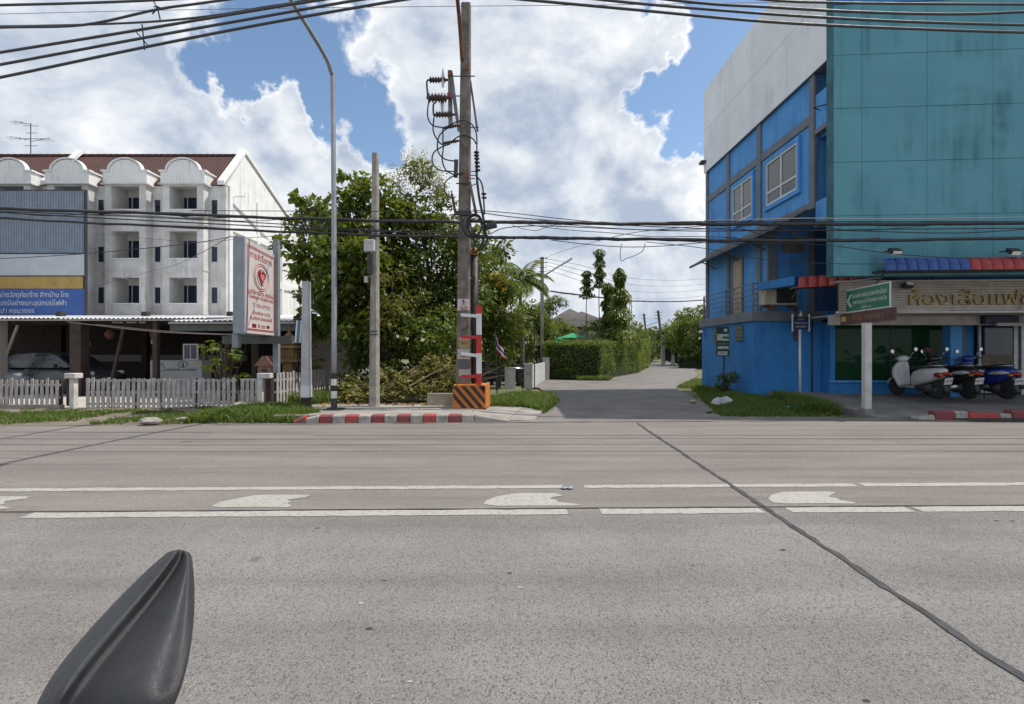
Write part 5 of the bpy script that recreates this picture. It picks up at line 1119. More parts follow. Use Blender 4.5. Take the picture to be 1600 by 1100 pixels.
def scooter(label, panel, panel2, seatc=SEAT, rim=METAL, mirrors=True, box=None, plate='1กข 294', group=None):
    t = thing('motor_scooter', label, 'scooter', (0,0,0), group)
    wheel(t,.66,.245,.10,rimmat=rim); wheel(t,-.60,.245,.12,rimmat=rim)
    B().loft([ring_yz(*q) for q in ((-.90,.03,.68,.73),(-.84,.10,.60,.78),(-.70,.165,.50,.81),(-.45,.20,.41,.80),(-.2,.19,.34,.77),(-.02,.15,.30,.70),(.08,.10,.29,.58),(.12,.04,.3,.5))]).build('rear_body', panel, t, smooth=True)
    B().loft([ring_yz(*q) for q in ((-.80,.05,.795,.84),(-.72,.12,.79,.87),(-.45,.155,.775,.885),(-.22,.15,.76,.85),(0,.12,.735,.83),(.08,.05,.73,.79))]).build('seat', seatc, t, smooth=True)
    B().loft([ring_yz(x,.15,.235,.315,12,4) for x in (.0,.1,.3,.42)]).build('floorboard', panel2, t, smooth=True)
    B().loft([ring_xy(*q) for q in ((.24,.33,.47,.14),(.36,.37,.50,.18),(.58,.42,.58,.235),(.78,.40,.56,.22),(.90,.36,.50,.15),(.95,.36,.46,.07))]).build('leg_shield', panel, t, smooth=True)
    B().loft([ring_xy(*q) for q in ((.93,.32,.46,.09),(1.0,.28,.50,.15),(1.05,.30,.50,.14),(1.09,.34,.46,.07))]).build('handlebar_cover', panel, t, smooth=True)
    B().lathe([(0,-.0),(.07,.0),(.075,-.03),(.06,-.05)],(.505,0,1.02),14,'X').build('headlight', pm('headlamp_lens',(.6,.62,.63),None,4,.1), t, smooth=True)
    B().tube([(.36,-.36,1.0),(.40,-.2,1.02),(.40,.2,1.02),(.36,.36,1.0)],.014,8).build('handlebar', CHR, t, smooth=True)
    for s in (-1,1):
        B().cyl((.365,s*.24,1.008),(.352,s*.37,.997),.02,n=10).build('grip', BLACKP, t, smooth=True); B().tube([(.40,s*.22,1.0),(.44,s*.30,.985),(.42,s*.37,.98)],.006,6).build('brake_lever', CHR, t)
        if mirrors:
            B().tube([(.38,s*.2,1.03),(.35,s*.25,1.13),(.34,s*.31,1.2)],.008,6).build('mirror_stalk', CHR, t, smooth=True)
            m = B().lathe([(0,-.012),(.055,-.012),(.062,0),(.05,.018),(0,.024)],(.335,s*.33,1.235),14,'X').build('mirror', BLACKP, t, smooth=True); B().lathe([(0,-.002),(.05,-.002),(.05,.002),(0,.002)],(.318,s*.33,1.235),14,'X').build('mirror_glass', CHR, m)
    B().loft([[(.66+r_*math.cos(a),y,.245+r_*math.sin(a)) for r_,y in ((.262,-.075),(.285,0),(.262,.075),(.25,0))] for a in np.linspace(R(15),R(160),10)]).build('front_fender', panel, t, smooth=True)
    for s in (-1,1): B().bar((.66,s*.07,.245),(.48,s*.07,.72),.03,.03).build('fork_leg', DKM, t)
    B().loft([[(-.6+r_*math.cos(a),y,.245+r_*math.sin(a)) for r_,y in ((.27,-.08),(.285,0),(.27,.08),(.258,0))] for a in np.linspace(R(60),R(200),9)]).build('rear_fender', BLACKP, t, smooth=True)
    B().loft([ring_yz(*q) for q in ((-.935,.03,.62,.68),(-.90,.085,.60,.70),(-.82,.11,.61,.70))]).build('tail_light', TAIL, t, smooth=True)
    for s in (-1,1): B().loft([ring_yz(x,hw,.60,.66,8,2,s*.12) for x,hw in ((-.90,.01),(-.86,.035),(-.80,.03))]).build('indicator', pm('amber_lens',(.5,.18,.02),None,4,.25), t)
    pl = B().obox((-.93,0,.47),(.006,.205,.17),0,0,R(-18)).build('number_plate', PLW, t); B().obox((-.90,0,.56),(.06,.06,.14),0,0,R(-18)).build('plate_bracket', BLACKP, t)
    M = Matrix.Translation((-.936,0,.472)) @ Matrix.Rotation(R(-18),4,'Y') @ Matrix.Rotation(R(-90),4,'Z') @ Matrix.Rotation(R(90),4,'X')
    text(plate, .075, (0,0,0), DKM, pl, width=.16, M=M, ext=.001)
    B().tube([(-.15,-.12,.24),(-.4,-.17,.22),(-.55,-.18,.24),(-.92,-.19,.33)],[.02,.025,.055,.05],10).build('exhaust', CHR if rim is METAL else BLACKP, t, smooth=True)
    B().loft([ring_yz(*q) for q in ((-.5,.11,.16,.4),(-.3,.13,.14,.38),(-.05,.11,.18,.34))]).build('engine', DKM, t, smooth=True)
    B().tube([(-.12,.1,.22),(-.2,.2,.01)],.014,6).build('side_stand', DKM, t)
    for s in (-1,1): B().tube([(-.35,s*.17,.80),(-.6,s*.14,.86),(-.86,s*.05,.86)],.012,6).build('grab_rail', CHR, t, smooth=True)
    if box: B().loft([ring_xy(*q) for q in ((.86,-.95,-.55,.17),(.96,-.97,-.53,.19),(1.05,-.95,-.55,.17))]).build('top_box', box, t, smooth=True)
    return t
TZ = lambda y: .22+(y-13.4)*.025
def park(t, x, y, deg):
    t.location = (x,y,TZ(y)+.004); t.rotation_euler = (0,R(4),R(deg)); t.rotation_euler = (R(-5),0,R(deg)); t.scale = (1.06,1.06,1.06); return t
white = gloss('white_scooter_panel', (.62,.62,.62)); black = gloss('black_scooter_panel', (.02,.02,.023)); bluep = gloss('blue_scooter_panel', (.012,.04,.28)); redp = gloss('dark_red_panel', (.10,.012,.014))
s1 = scooter('white scooter parked nearest the white post', white, pm('grey_floor_plastic',(.2,.2,.2),None,5,.6)); park(s1, 11.3, 14.25, 93)
s2 = scooter('black scooter parked between the white and the blue scooter', black, black, rim=DKM, plate='2ขค 716'); park(s2, 12.2, 14.3, 90)
s3 = scooter('blue scooter parked right of the blue column', bluep, black, rim=DKM, plate='3กต 582'); park(s3, 13.1, 14.2, 92)
for t_, m_ in ((s2,white),(s3,white)):
    for s in (-1,1): B().loft([ring_yz(x,hw,z0,z1,10,2.5,s*.185) for x,hw,z0,z1 in ((-.88,.01,.68,.70),(-.7,.022,.64,.74),(-.45,.02,.63,.71),(-.3,.008,.64,.66))]).build('side_stripe', m_, t_, smooth=True)
B().loft([ring_yz(x,hw,z0,z1,10,2.2,.13) for x,hw,z0,z1 in ((-.88,.02,.58,.66),(-.82,.05,.55,.70),(-.72,.05,.57,.68))]).build('side_reflector', TAIL, s1, smooth=True)
hm = thing('helmet', 'dark open face helmet hanging on the black scooter mirror', 'helmet', (11.87,14.7,1.45))
B().lathe([(.02,.16),(.09,.14),(.13,.08),(.14,0),(.135,-.06),(.12,-.1)],(11.87,14.7,1.55),16).build('shell', black, hm, smooth=True); B().lathe([(.143,-.02),(.148,.02),(.145,.05)],(11.87,14.69,1.55),16).build('band', redp, hm, smooth=True)
# the bike the picture was taken from: its right mirror reaches into view
rb_ = scooter('black motor scooter below the viewpoint, its big mirror in view', black, black, rim=DKM, mirrors=False)
rb_.location = (-.05,.28,0); rb_.rotation_euler = (0,0,R(180)); LOC[rb_.name] = Vector((0,0,0))
sec = [(858,(268,858),(276,857),(284,857),(290,858),(297,862),.6,0),(868,(255,868),(272,864),(284,867),(292,868),(300,870),.8,0),(882,(238,882),(262,878),(277,881),(292,881),(301.5,882),1,0),(918,(199,919),(232,915),(252,918),(280,918),(305,918),1,0),(978,(143,978),(176,977),(204,978),(256,978),(304,978),1,0),(1042,(88,1042),(124,1040),(148,1042),(226,1042),(294,1042),1,0),(1085,(62,1086),(97,1080),(118,1084),(200,1086),(282,1082),1,.004),(1112,(48,1120),(78,1112),(100,1114),(182,1116),(271,1108),1,.014),(1150,(52,1160),(80,1150),(110,1150),(170,1152),(250,1145),.9,.030),(1178,(95,1182),(110,1180),(130,1180),(165,1182),(215,1178),.6,.05)]
q = B(); rings = []
for y_, l, k, g_, m_, r_, s_, dp in sec:
    dL, dK, dG, dM, dR = .612+dp, .600-.014*s_+dp, .600+.006*s_+dp, .600-.008*s_+dp, .612+dp
    kk = 1.10-.30*(y_-858)/320
    f = lambda p, d: W(p[0],p[1],d*kk)
    li = (l[0]*.75+k[0]*.25, l[1]); gm = (g_[0]*.75+m_[0]*.25, m_[1]); ri = (r_[0]*.9+m_[0]*.1, r_[1])
    rings.append([f(l,dL),f(li,dL-.012),f(k,dK),f(((k[0]*.55+g_[0]*.45),k[1]),dK+.007),f(g_,dG),f(gm,dG-.006),f(m_,dM),f(((m_[0]*.4+r_[0]*.6),r_[1]),dM+.0015),f(ri,dR-.004),f(r_,dR),f(r_,dR+.018*s_),f(m_,dR+.045*s_),f(l,dL+.03*s_)])
q.loft(rings); Mi = (Matrix.Translation((-.05,.28,0)) @ Matrix.Rotation(R(180),4,'Z')).inverted()
q.v = [tuple(Mi @ Vector(v)) for v in q.v]
MIR = pm('grained_black_mirror_plastic', (.024,.0245,.027), (.032,.033,.036), 60, .40, .35, 1300, spec=.6)
mo = q.build('mirror', MIR, rb_, smooth=True); sm = mo.modifiers.new('sub','SUBSURF'); sm.levels = 2; sm.render_levels = 2
B().tube([Mi @ W(165,1180,.52), Mi @ Vector((-.42,.50,1.07)), Vector((.38,-.2,1.02))], .008, 8).build('mirror_stalk', BLACKP, rb_, smooth=True)
B().tube([(.38,.2,1.03),(.35,.25,1.13),(.34,.31,1.2)],.008,6).build('mirror_stalk', CHR, rb_, smooth=True); B().lathe([(0,-.012),(.055,-.012),(.062,0),(.05,.018),(0,.024)],(.335,.33,1.235),14,'X').build('mirror', BLACKP, rb_, smooth=True)
# ------------------------------------------------------------------ cars
def car(label, paint, group=None):
    t = thing('parked_car', label, 'car', (0,0,0), group)
    B().loft([ring_yz(*q,16,3.5) for q in ((-2.0,.60,.40,.82),(-1.93,.76,.28,.94),(-1.4,.83,.20,.99),(-.3,.845,.19,.98),(.8,.84,.19,.96),(1.45,.81,.20,.88),(1.85,.72,.24,.76),(2.0,.52,.32,.66))]).build('body', paint, t, smooth=True)
    gh = [(-1.80,.70,.66,.97),(-1.50,.77,.61,1.30),(-1.15,.79,.60,1.42),(-.5,.80,.60,1.47),(.15,.80,.60,1.455),(.5,.795,.61,1.37),(1.10,.76,.68,.97)]
    rg = lambda x,wb_,wt,zt: [(x,-wb_,.93),(x,-(wb_+wt)/2,.93+(zt-.93)*.5),(x,-wt,zt-.03),(x,-wt*.8,zt),(x,wt*.8,zt),(x,wt,zt-.03),(x,(wb_+wt)/2,.93+(zt-.93)*.5),(x,wb_,.93)]
    B().loft([rg(*q) for q in gh]).build('cabin', paint, t, smooth=False)
    def wy(x, z):
        for (xa,ba,ta,za),(xb,bb_,tb,zb_) in zip(gh,gh[1:]):
            if xa <= x <= xb:
                u = (x-xa)/(xb-xa); wb_, wt, zt = ba+(bb_-ba)*u, ta+(tb-ta)*u, za+(zb_-za)*u; return wb_+(wt-wb_)*min(1,max(0,(z-.93)/max(.04,zt-.03-.93)))
        return .7
    for s in (-1,1):
        for poly in ([(-1.42,1.0),(-.35,1.0),(-.35,1.395),(-.7,1.385),(-1.12,1.30)],[(-.27,1.0),(.86,1.0),(.42,1.31),(.12,1.385),(-.27,1.395)]):
            k = len(poly); B().add([(x,s*(wy(x,z)+.004),z) for x,z in poly]+[(x,s*(wy(x,z)-.006),z) for x,z in poly], [tuple(range(k)),tuple(range(2*k-1,k-1,-1))]+[(i,(i+1)%k,k+(i+1)%k,k+i) for i in range(k)]).build('window', GLASSD, t)
        m = B().obox((.72,s*.90,1.0),(.1,.16,.12)).build('door_mirror', paint, t, bev=.02)
        B().loft([ring_yz(x,.07,.66,.80,8,2.5,s*.6) for x in (1.62,1.78,1.88)]).build('headlight', MATS['headlamp_lens'], t, smooth=True); B().obox((-1.93,s*.62,.82),(.08,.2,.2)).build('tail_light', TAIL, t, bev=.03)
        for x in (1.25,-1.22): wheel(t,x,.30,.19,s*.74,7)
        B().obox((-.4,s*.85,.86),(.16,.02,.03)).build('door_handle', CHR, t)
    for q in ([(1.02,-.66,1.0),(1.02,.66,1.0),(.56,.56,1.335),(.56,-.56,1.335)],[(-1.73,-.62,1.02),(-1.73,.62,1.02),(-1.49,.56,1.28),(-1.49,-.56,1.28)]):
        n_ = Vector((1 if q[0][0] > 0 else -1,0,1 if q[0][0] > 0 else .4)).normalized()*.02
        B().sheet([Vector(p)+n_ for p in q], tuple(-n_*.6)).build('windscreen', GLASSD, t)
    B().box(1.93,1.995,-.4,.4,.42,.54).build('grille', BLACKP, t); B().box(1.99,2.005,-.22,.22,.36,.46).build('number_plate', PLW, t)
    return t
c1 = car('dark grey hatchback parked behind the thick brown post', gloss('dark_grey_car_paint',(.045,.05,.055),None,.25)); c1.location = (-16.2,18.4,.03); c1.rotation_euler = (0,0,R(-6))
c2 = car('silver hatchback at the far left behind the fence', gloss('silver_car_paint',(.20,.215,.225),None,.3)); c2.location = (-18.6,17.9,.0); c2.rotation_euler = (0,0,R(4))
c3 = car('black car half hidden by shrubs behind the flag', gloss('black_car_paint',(.012,.013,.015),None,.2)); c3.location = (-1.0,22.9,.0); c3.rotation_euler = (0,0,R(20))
# ------------------------------------------------------------------ trees and plants
def teak_extra(t):
    # pale flower sprays on the top
    C, D = clumps([W(617,282,17.6),W(641,262,18),W(655,258,18),W(668,268,18),W(686,282,18),W(625,300,17.6),W(650,280,18),W(680,295,18)], [.5,.55,.5,.5,.45,.4,.45,.45], 1500, 1.2, .1); leaves('flower_spray', C, D, .085, LEAF_P, t, .5)
tree('broadleaf_tree', 'large broadleaf tree behind the street lamp', (-5.3,17.2,.1), [((-5.0,17.0,4.3),(1.7,1.6,2.3),46,.62),((-5.9,17.0,5.6),(1.2,1.0,1.1),14,.45),((-4.6,17,6.2),(1.1,.9,.9),12,.42),((-6.2,16.6,3.4),(.9,.8,1.7),17,.42),((-4.4,16.6,2.3),(1.5,1.0,1.3),24,.5),((-6.9,16.8,6.5),(.5,.5,.35),4,.28),((-7.2,16.7,4.9),(.45,.5,.35),5,.3),((-6.8,16.5,3.0),(.35,.4,.5),5,.26),((-5.2,17,7.2),(.6,.5,.3),5,.26)], .17, LEAF_A, .24, 360, BARKD, seed=3, nlimb=26, asp=.62)
tree('broadleaf_tree', 'tall tree with pale flower sprays beside the power pole', (-2.9,18.0,.1), [((-2.9,17.9,4.2),(1.7,1.5,2.5),46,.62),((-3.2,18,6.6),(1.1,.9,1.2),18,.48),((-2.0,17.6,3.6),(1.1,1.0,1.8),22,.5),((-3.0,17.2,2.2),(1.8,1.1,1.3),28,.5)], .16, LEAF_B, .18, 470, BARKD, seed=5, nlimb=26, extra=teak_extra, asp=.55)
tree('leafy_shrub', 'dry tangled shrub between the two big trees', (-3.9,16.2,.1), [((-3.9,16.1,2.6),(1.4,.8,1.7),34,.4)], .06, LEAF_D, .15, 330, BARK, 'shrub', seed=8, nlimb=22, asp=.4, shell=.2)
tree('leafy_shrub', 'dense dark shrub at the foot of the big trees', (-2.6,15.6,.1), [((-2.6,15.6,1.3),(1.5,.7,1.0),30,.42),((-4.6,15.9,1.2),(1.3,.6,.9),20,.4)], .06, LEAF_B, .16, 430, BARKD, 'shrub', seed=9, nlimb=14, asp=.6)
tree('leafy_shrub', 'green shrub low beside the concrete pole', (-1.9,15.0,.1), [((-1.8,14.9,1.35),(.9,.5,1.0),18,.38)], .05, LEAF_A, .14, 430, BARKD, 'shrub', seed=10, nlimb=10, asp=.6)
def yel(t):
    C, D = clumps([W(767,432,19.4),W(774,428,19.4),W(783,437,19.4),W(790,440,19.4),W(779,445,19.3),W(787,452,19.3)], [.16]*6, 1700, .8, .1); leaves('blossom', C, D, .07, LEAF_Y, t, .7)
tree('flowering_shrub', 'tall shrub with yellow blossoms right of the power pole', (-.55,20,.1), [((-.55,20,2.6),(.85,.8,1.7),50,.5),((-.3,19.9,4.0),(.55,.5,.8),12,.36),((-1.0,20,5.0),(.6,.6,1.1),14,.4)], .07, LEAF_C, .13, 850, BARK, 'shrub', seed=12, extra=yel, asp=.5)
tree('broadleaf_tree', 'thin tree rising behind the power pole conduit', (-.9,22.5,.1), [((-.9,22.5,5.0),(.9,.9,1.5),20,.42),((-.3,22.5,4.2),(.6,.5,.8),10,.36)], .07, LEAF_B, .2, 330, BARK, seed=14, asp=.6)
def fern_palm(label, base, top, n, L_, mat, seed, dark=BARK, thick=.09):
    rnd = random.Random(seed); t = thing('palm_tree', label, 'palm', base); base, top = Vector(base), Vector(top)
    B().tube([base+(top-base)*(i/5)+Vector((.06*math.sin(i),0,0)) for i in range(6)], [thick*(1.3-.1*i) for i in range(6)], 9).build('trunk', dark, t, smooth=True)
    for k in range(n):
        a = 2*math.pi*k/n+rnd.uniform(-.2,.2); el = rnd.uniform(.1,1.35); h = Vector((math.cos(a),math.sin(a),0)); m = 14; pts = []
        p = top.copy(); d = (h*math.cos(el)+Vector((0,0,math.sin(el)))).normalized()
        for i in range(m): pts.append(p.copy()); p = p+d*(L_/m); d = (d+Vector((0,0,-.13-.02*i*.4))).normalized()
        C, D = [], []
        for i in range(1,m):
            tan = (pts[i]-pts[i-1]).normalized(); sd = tan.cross(Vector((0,0,1))).normalized()
            for s in (-1,1):
                for u in (0,.33,.66):
                    q = pts[i-1].lerp(pts[i],u); dd = (tan*.55+sd*s*.8+Vector((0,0,-.35))).normalized(); ll = L_*.26*math.sin(math.pi*min(1,(i+u)/m*.85+.12)); C.append(q+dd*ll*.5); D.append((dd,ll))
        Cn = np.array([tuple(c) for c in C]); Dn = np.array([tuple(d[0]) for d in D]); ln = np.array([d[1] for d in D])
        V, F = leaf_arrays(Cn, Dn, ln, .13, None, .3, .1); fr = link(fast_mesh('frond', V-np.array(origin(t)), F, [mat]), 'frond', t)
        B().tube(pts, [.02*(1-.8*i/m) for i in range(m)], 5).build('midrib', mat, fr)
    return t
PALM = leaf_mat('palm_leaflet', (.045,.08,.02), (.10,.14,.04), (.2,.18,.08), .3, .45, .1)
fern_palm('palm with drooping fronds behind the yellow blossoms', (.45,25,0), (.45,25,4.9), 19, 2.1, PALM, 4)
fern_palm('low palm with arching pale fronds near the driveway', (-.2,26.5,0), (-.2,26.5,2.6), 13, 2.0, PALM, 6)
BG = 'trees behind the driveway'
for i, (lb, px, d, topy, rw, boty, m_) in enumerate([
    ('round tree left of the far street lamp', 824, 31, 474, 1.1, 545, LEAF_A), ('dark tree right behind the far street lamp', 860, 40, 456, 1.4, 545, LEAF_B),
    ('green bush before the grey roofed house', 876, 37, 506, 1.1, 550, LEAF_C), ('low bush behind the driveway gate', 805, 27, 500, .9, 575, LEAF_B), ('broad bush beneath the far street lamp', 838, 31, 490, 1.4, 570, LEAF_A)]):
    x = Xp(px,d); z1, z0 = Zp(topy,d), max(.2,Zp(boty,d)); c = ((x,d,(z0+z1)/2),(rw,rw*.9,(z1-z0)/2),34,.55)
    tree('broadleaf_tree', lb, (x,d,0), [c], .1, m_, .17, 620, BARK, 'tree', BG, seed=20+i, nlimb=10, asp=.5)
# sapling columns behind the hedge
def column_tree(label, px, d, py0, py1, wid, mat, n, size=.24, stem_to=545, droop=-.9, group='saplings behind the hedge', taper=.35):
    x = Xp(px,d); t = thing('sapling', label, 'tree', (x,d,0), group); z1, z0 = Zp(py0,d), Zp(py1,d)
    pts = [Vector((x+.05*math.sin(i*1.1),d,z1*i/7)) for i in range(8)]; B().tube(pts, [.05-.005*i for i in range(8)], 7).build('trunk', BARK, t, smooth=True)
    rg = np.random.default_rng(int(px)); h = rg.random(n); a = rg.uniform(0,6.28,n); r = wid*(1-taper*h)*(.35+.65*rg.random(n))*(1+.35*np.sin(h*23))
    C = np.stack([x+r*np.cos(a), d+r*np.sin(a), z0+(z1-z0)*h],1); D = np.stack([np.cos(a),np.sin(a),np.full(n,droop)+rg.normal(0,.3,n)],1); leaves('crown', C, D, size, mat, t, .5)
    return t
column_tree('short two tier clipped sapling left of the tall one', 917, 32, 424, 466, .42, LEAF_B, 900, .17); column_tree('tallest narrow clipped sapling behind the hedge', 937, 32, 390, 450, .33, LEAF_B, 1100, .17, taper=0)
column_tree('broad leafy sapling at the right of the tall one', 968, 32, 420, 530, 1.0, LEAF_C, 2800, .22, taper=.75); column_tree('young tree with hanging dark leaves behind the hedge', 950, 33, 444, 530, .5, LEAF_B, 1300, .26, droop=-1.6)
for i, (lb, px, d, topy, rw, boty, m_) in enumerate([('yellow green bush behind the hedge', 940, 33.5, 495, 1.1, 540, LEAF_C), ('bush at the lane bend behind the hedge', 985, 36, 503, 1.3, 545, LEAF_C), ('dark shrub at the bend of the lane', 1015, 62, 528, 1.4, 562, LEAF_B)]):
    x = Xp(px,d); z1, z0 = Zp(topy,d), Zp(boty,d); tree('leafy_shrub', lb, (x,d,0), [((x,d,(z0+z1)/2),(rw,rw,(z1-z0)/2),24,.45)], .07, m_, .17, 330, BARK, 'shrub', seed=40+i, nlimb=6)
# far trees to the right of the lane
FG = 'trees beyond the lane bend'
for i, (lb, px, d, topy, rw, boty, m_) in enumerate([('big tree rising behind the blue house', 1092, 55, 474, 3.2, 556, LEAF_A), ('tree left of the big one beyond the lane', 1066, 60, 500, 2.2, 556, LEAF_C), ('small dark tree above the white gate arch', 1046, 75, 514, 2.4, 552, LEAF_B),
    ('round far tree between the two thin poles', 1018, 85, 512, 2.3, 552, LEAF_B), ('far tree left of the thin poles', 1000, 80, 520, 2.0, 556, LEAF_A), ('tree hidden mostly by the blue house', 1112, 48, 495, 2.2, 560, LEAF_B)]):
    x = Xp(px,d); z1, z0 = Zp(topy,d), Zp(boty,d); tree('broadleaf_tree', lb, (x,d,0), [((x,d,(z0+z1)/2),(rw,rw,(z1-z0)/2),48,.85)], .16, m_, .30, 230, BARK, 'tree', FG, seed=60+i, nlimb=8)
fern_palm('single small palm top above the far trees', (Xp(1062,80),80,0), (Xp(1062,80),80,6.6), 14, 1.7, LEAF_B, 9, thick=.15)
# far wood closing the view
C, D = [], []
P = []
for i in range(150): 
    x = RNG.uniform(-60,75); d = RNG.uniform(100,130); P.append((x,d,RNG.uniform(.5,3.6)+.8*math.sin(x*.3)))
C, D = clumps(P, [1.9]*150, 55, .9, .4); o = leaves('far_wood', C, D, .75, LEAF_B, None, .7); tag(o, 'low far wood along the horizon beyond the lane', 'wood', kind='stuff')
# hedges: leafy shell over a solid core coloured dark for the inner shade
def hedge(label, foot, h0, h1, n, size, mat, seed, corew=.12):
    rg = np.random.default_rng(seed); c = sum((Vector((*p,0)) for p in foot), Vector())/len(foot); t = thing('clipped_hedge', label, 'hedge', (c.x,c.y,0))
    hh = lambda x,y: h0+(h1-h0)*min(1,max(0,(y-foot[0][1])/(max(p[1] for p in foot)-foot[0][1]+.01)))
    ins = [(c.x+(p[0]-c.x)*(1-corew)**.5, c.y+(p[1]-c.y)*(1-corew)**.5) for p in foot]
    b = B(); k = len(ins); b.loft([[(x,y,.0) for x,y in ins],[(x,y,hh(x,y)-.22) for x,y in ins]]); b.build('shade_core', pm('hedge_inner_shade',(.03,.045,.016),(.02,.03,.012),9,.95), t)
    C, D = [], []; seg_ = [(Vector(foot[i]),Vector(foot[(i+1)%k])) for i in range(k)]; L_ = [(q-p).length for p,q in seg_]; tot = sum(L_)
    for (p,q),l in zip(seg_,L_):
        m = int(n*.6*l/tot); u = rg.random(m); nn = Vector(((q-p).y,-(q-p).x)).normalized()
        if nn.dot(p-c.to_2d()) < 0: nn = -nn
        for uu in u:
            s = p.lerp(q,uu); z = rg.random()**.8*hh(s.x,s.y); w_ = .10*mnoise.noise(Vector((s.x*1.6,s.y*1.6,z*1.6)))+.22*mnoise.noise(Vector((s.x*.55,s.y*.55,z*.7)))-.18*max(0,z/hh(s.x,s.y)-.75)*4*.5-.22*rg.random()**2-(.12 if z < .25 else 0)
            C.append((s.x+nn.x*w_,s.y+nn.y*w_,z)); D.append((nn.x+rg.normal(0,.6),nn.y+rg.normal(0,.6),.35+rg.normal(0,.6)))
    ip = inpoly(foot); xs_ = [p[0] for p in foot]; ys_ = [p[1] for p in foot]; m = 0
    while m < n*.4:
        x, y = rg.uniform(min(xs_),max(xs_)), rg.uniform(min(ys_),max(ys_))
        if ip(x,y): C.append((x,y,hh(x,y)+.09*mnoise.noise(Vector((x*2,y*2,0)))+.16*mnoise.noise(Vector((x*.6,y*.6,4)))-.22*max(0,1-edist(foot,x,y)/.35)-.15*rg.random()**2+(.12 if rg.random() < .06 else 0))); D.append((rg.normal(0,.6),rg.normal(0,.6),.9)); m += 1
    leaves('foliage', np.array(C), np.array(D), size, mat, t, .55); return t
hedge('long clipped green hedge along the left of the lane', [(1.75,28.6),(4.75,27.6),(8.9,36),(14.2,52.5),(12.6,53.5),(6.6,37),(4.0,30.2),(1.9,30.4)], 2.1, 2.75, 60000, .11, LEAF_H, 3)
hedge('low dark hedge before the white fence beyond the lane', [(15.7,48),(20.5,47),(20.9,49),(16.2,50)], 1.05, 1.1, 9000, .16, LEAF_B, 5)
# potted papaya-like plant and yard greenery
def big_leaf_plant(label, base, h, n, size, seed, mat=LEAF_C, pot=True):
    rnd = random.Random(seed); t = thing('yard_plant', label, 'plant', base); b = B(); base = Vector(base); C, D = [], []
    for k in range(n):
        a = rnd.uniform(0,6.28); tip = base+Vector((math.cos(a)*rnd.uniform(.1,.65),math.sin(a)*.4,h*rnd.uniform(.35,1))); limb(b, base+Vector((0,0,.25)), tip, .015, .005, .12, 4, 5)
        for j in range(5): aa = a+(j-2)*.6; dd = Vector((math.cos(aa),math.sin(aa)*.8,rnd.uniform(-.5,.2))); C.append(tuple(tip+dd*size*.4)); D.append(tuple(dd))
    b.build('stem', BARK, t); leaves('leaves', np.array(C), np.array(D), size, mat, t, .5)
    if pot: B().lathe([(.14,0),(.2,.3),(.22,.32),(.2,.32),(.18,.28)], base, 14).build('pot', RUST, t, smooth=True)
    return t
big_leaf_plant('potted plant with big pale leaves right of the shop counter', (Xp(352,15.6),15.6,.03), 2.05, 34, .30, 3); big_leaf_plant('lime green plant behind the white post', (Xp(470,16.6),16.6,.1), 1.7, 26, .26, 5, pot=False); big_leaf_plant('bright plant between the cars under the canopy', (Xp(34,20.5),20.5,.03), 1.6, 18, .24, 6)
# weed at the poster sign foot, weeds by the plot
tree('weedy_bush', 'weedy bush at the foot of the poster sign', (7.05,16.8,.25), [((7.05,16.8,.62),(.28,.22,.38),12,.16)], .02, LEAF_B, .09, 2200, BARKD, 'bush', seed=77, nlimb=8)
# ------------------------------------------------------------------ pile of cut branches
pl_ = thing('branch_pile', 'pile of cut drying branches behind the kerb', 'branch pile', (-2.7,14.1,.1))
def pile_h(x): return .62+.5*max(0,1-abs(x+1.9)/1.5)-.25*max(0,(-x-3.6)/1.2)
def pile(n, zl=1.0):
    x = RNG.uniform(-4.7,-1.25,n); u = RNG.random(n)**.7; y = 13.35+1.25*u; z = np.array([max(.17,.12+(pile_h(a)+.42*nz(a,b,2.3,1)+.25*nz(a,b*2,6,4))*math.sin(min(1,.25+b)*1.4)*c) for a,b,c in zip(x,u,RNG.uniform(.45,1.1,n))]); return np.stack([x,y,z],1)
C = pile(9000); leaves('dry_leaves', C, RNG.normal(0,1,C.shape)*[1,1,.6]+[0,-.3,-.3], .17, leaf_mat('drying_leaf',(.12,.115,.04),(.25,.215,.085),(.28,.17,.07),.25,.75,.25), pl_, .5)
C = pile(5600); leaves('green_leaves', C, RNG.normal(0,1,C.shape)*[1,1,.6]+[0,-.3,-.2], .12, LEAF_A, pl_, .5)
for i in range(26):
    p = pile(1)[0]; a = random.uniform(-.5,.5)+(math.pi if random.random() < .4 else 0); d = Vector((math.cos(a),random.uniform(-.6,.6),random.uniform(-.15,.75))); L_ = random.uniform(.5,1.5); p = Vector(p); b = B()
    b.tube([p,p+d*L_*.5+Vector((0,0,.04)),p+d*L_], [.016,.012,.005], 5); b.build('branch', BARK, pl_)
for px, py, qx, qy in ((575,630,655,583),(640,604,702,570),(540,634,560,600)): 
    p, q = W(px,py,13.5), W(qx,qy,13.7); b = B(); limb(b,p,q,.02,.008,.06); b.build('branch', pm('pale_stick',(.30,.25,.18),(.2,.16,.12),9,.9), pl_)
C = np.stack([RNG.uniform(-5,-1.5,420),RNG.uniform(12.6,13.5,420),np.full(420,.165)+RNG.random(420)*.02],1); C[:,1] = 13.5-(13.5-C[:,1])*RNG.random(420)
lt = leaves('leaf_litter', C, np.stack([RNG.normal(0,1,420),RNG.normal(0,1,420),RNG.normal(0,.1,420)],1), .10, leaf_mat('fallen_leaf',(.25,.14,.05),(.33,.22,.09),(.16,.08,.04),.1,.85,.3), None, .55); tag(lt, 'fallen brown leaves scattered on the pavement edge', 'leaves', kind='stuff')
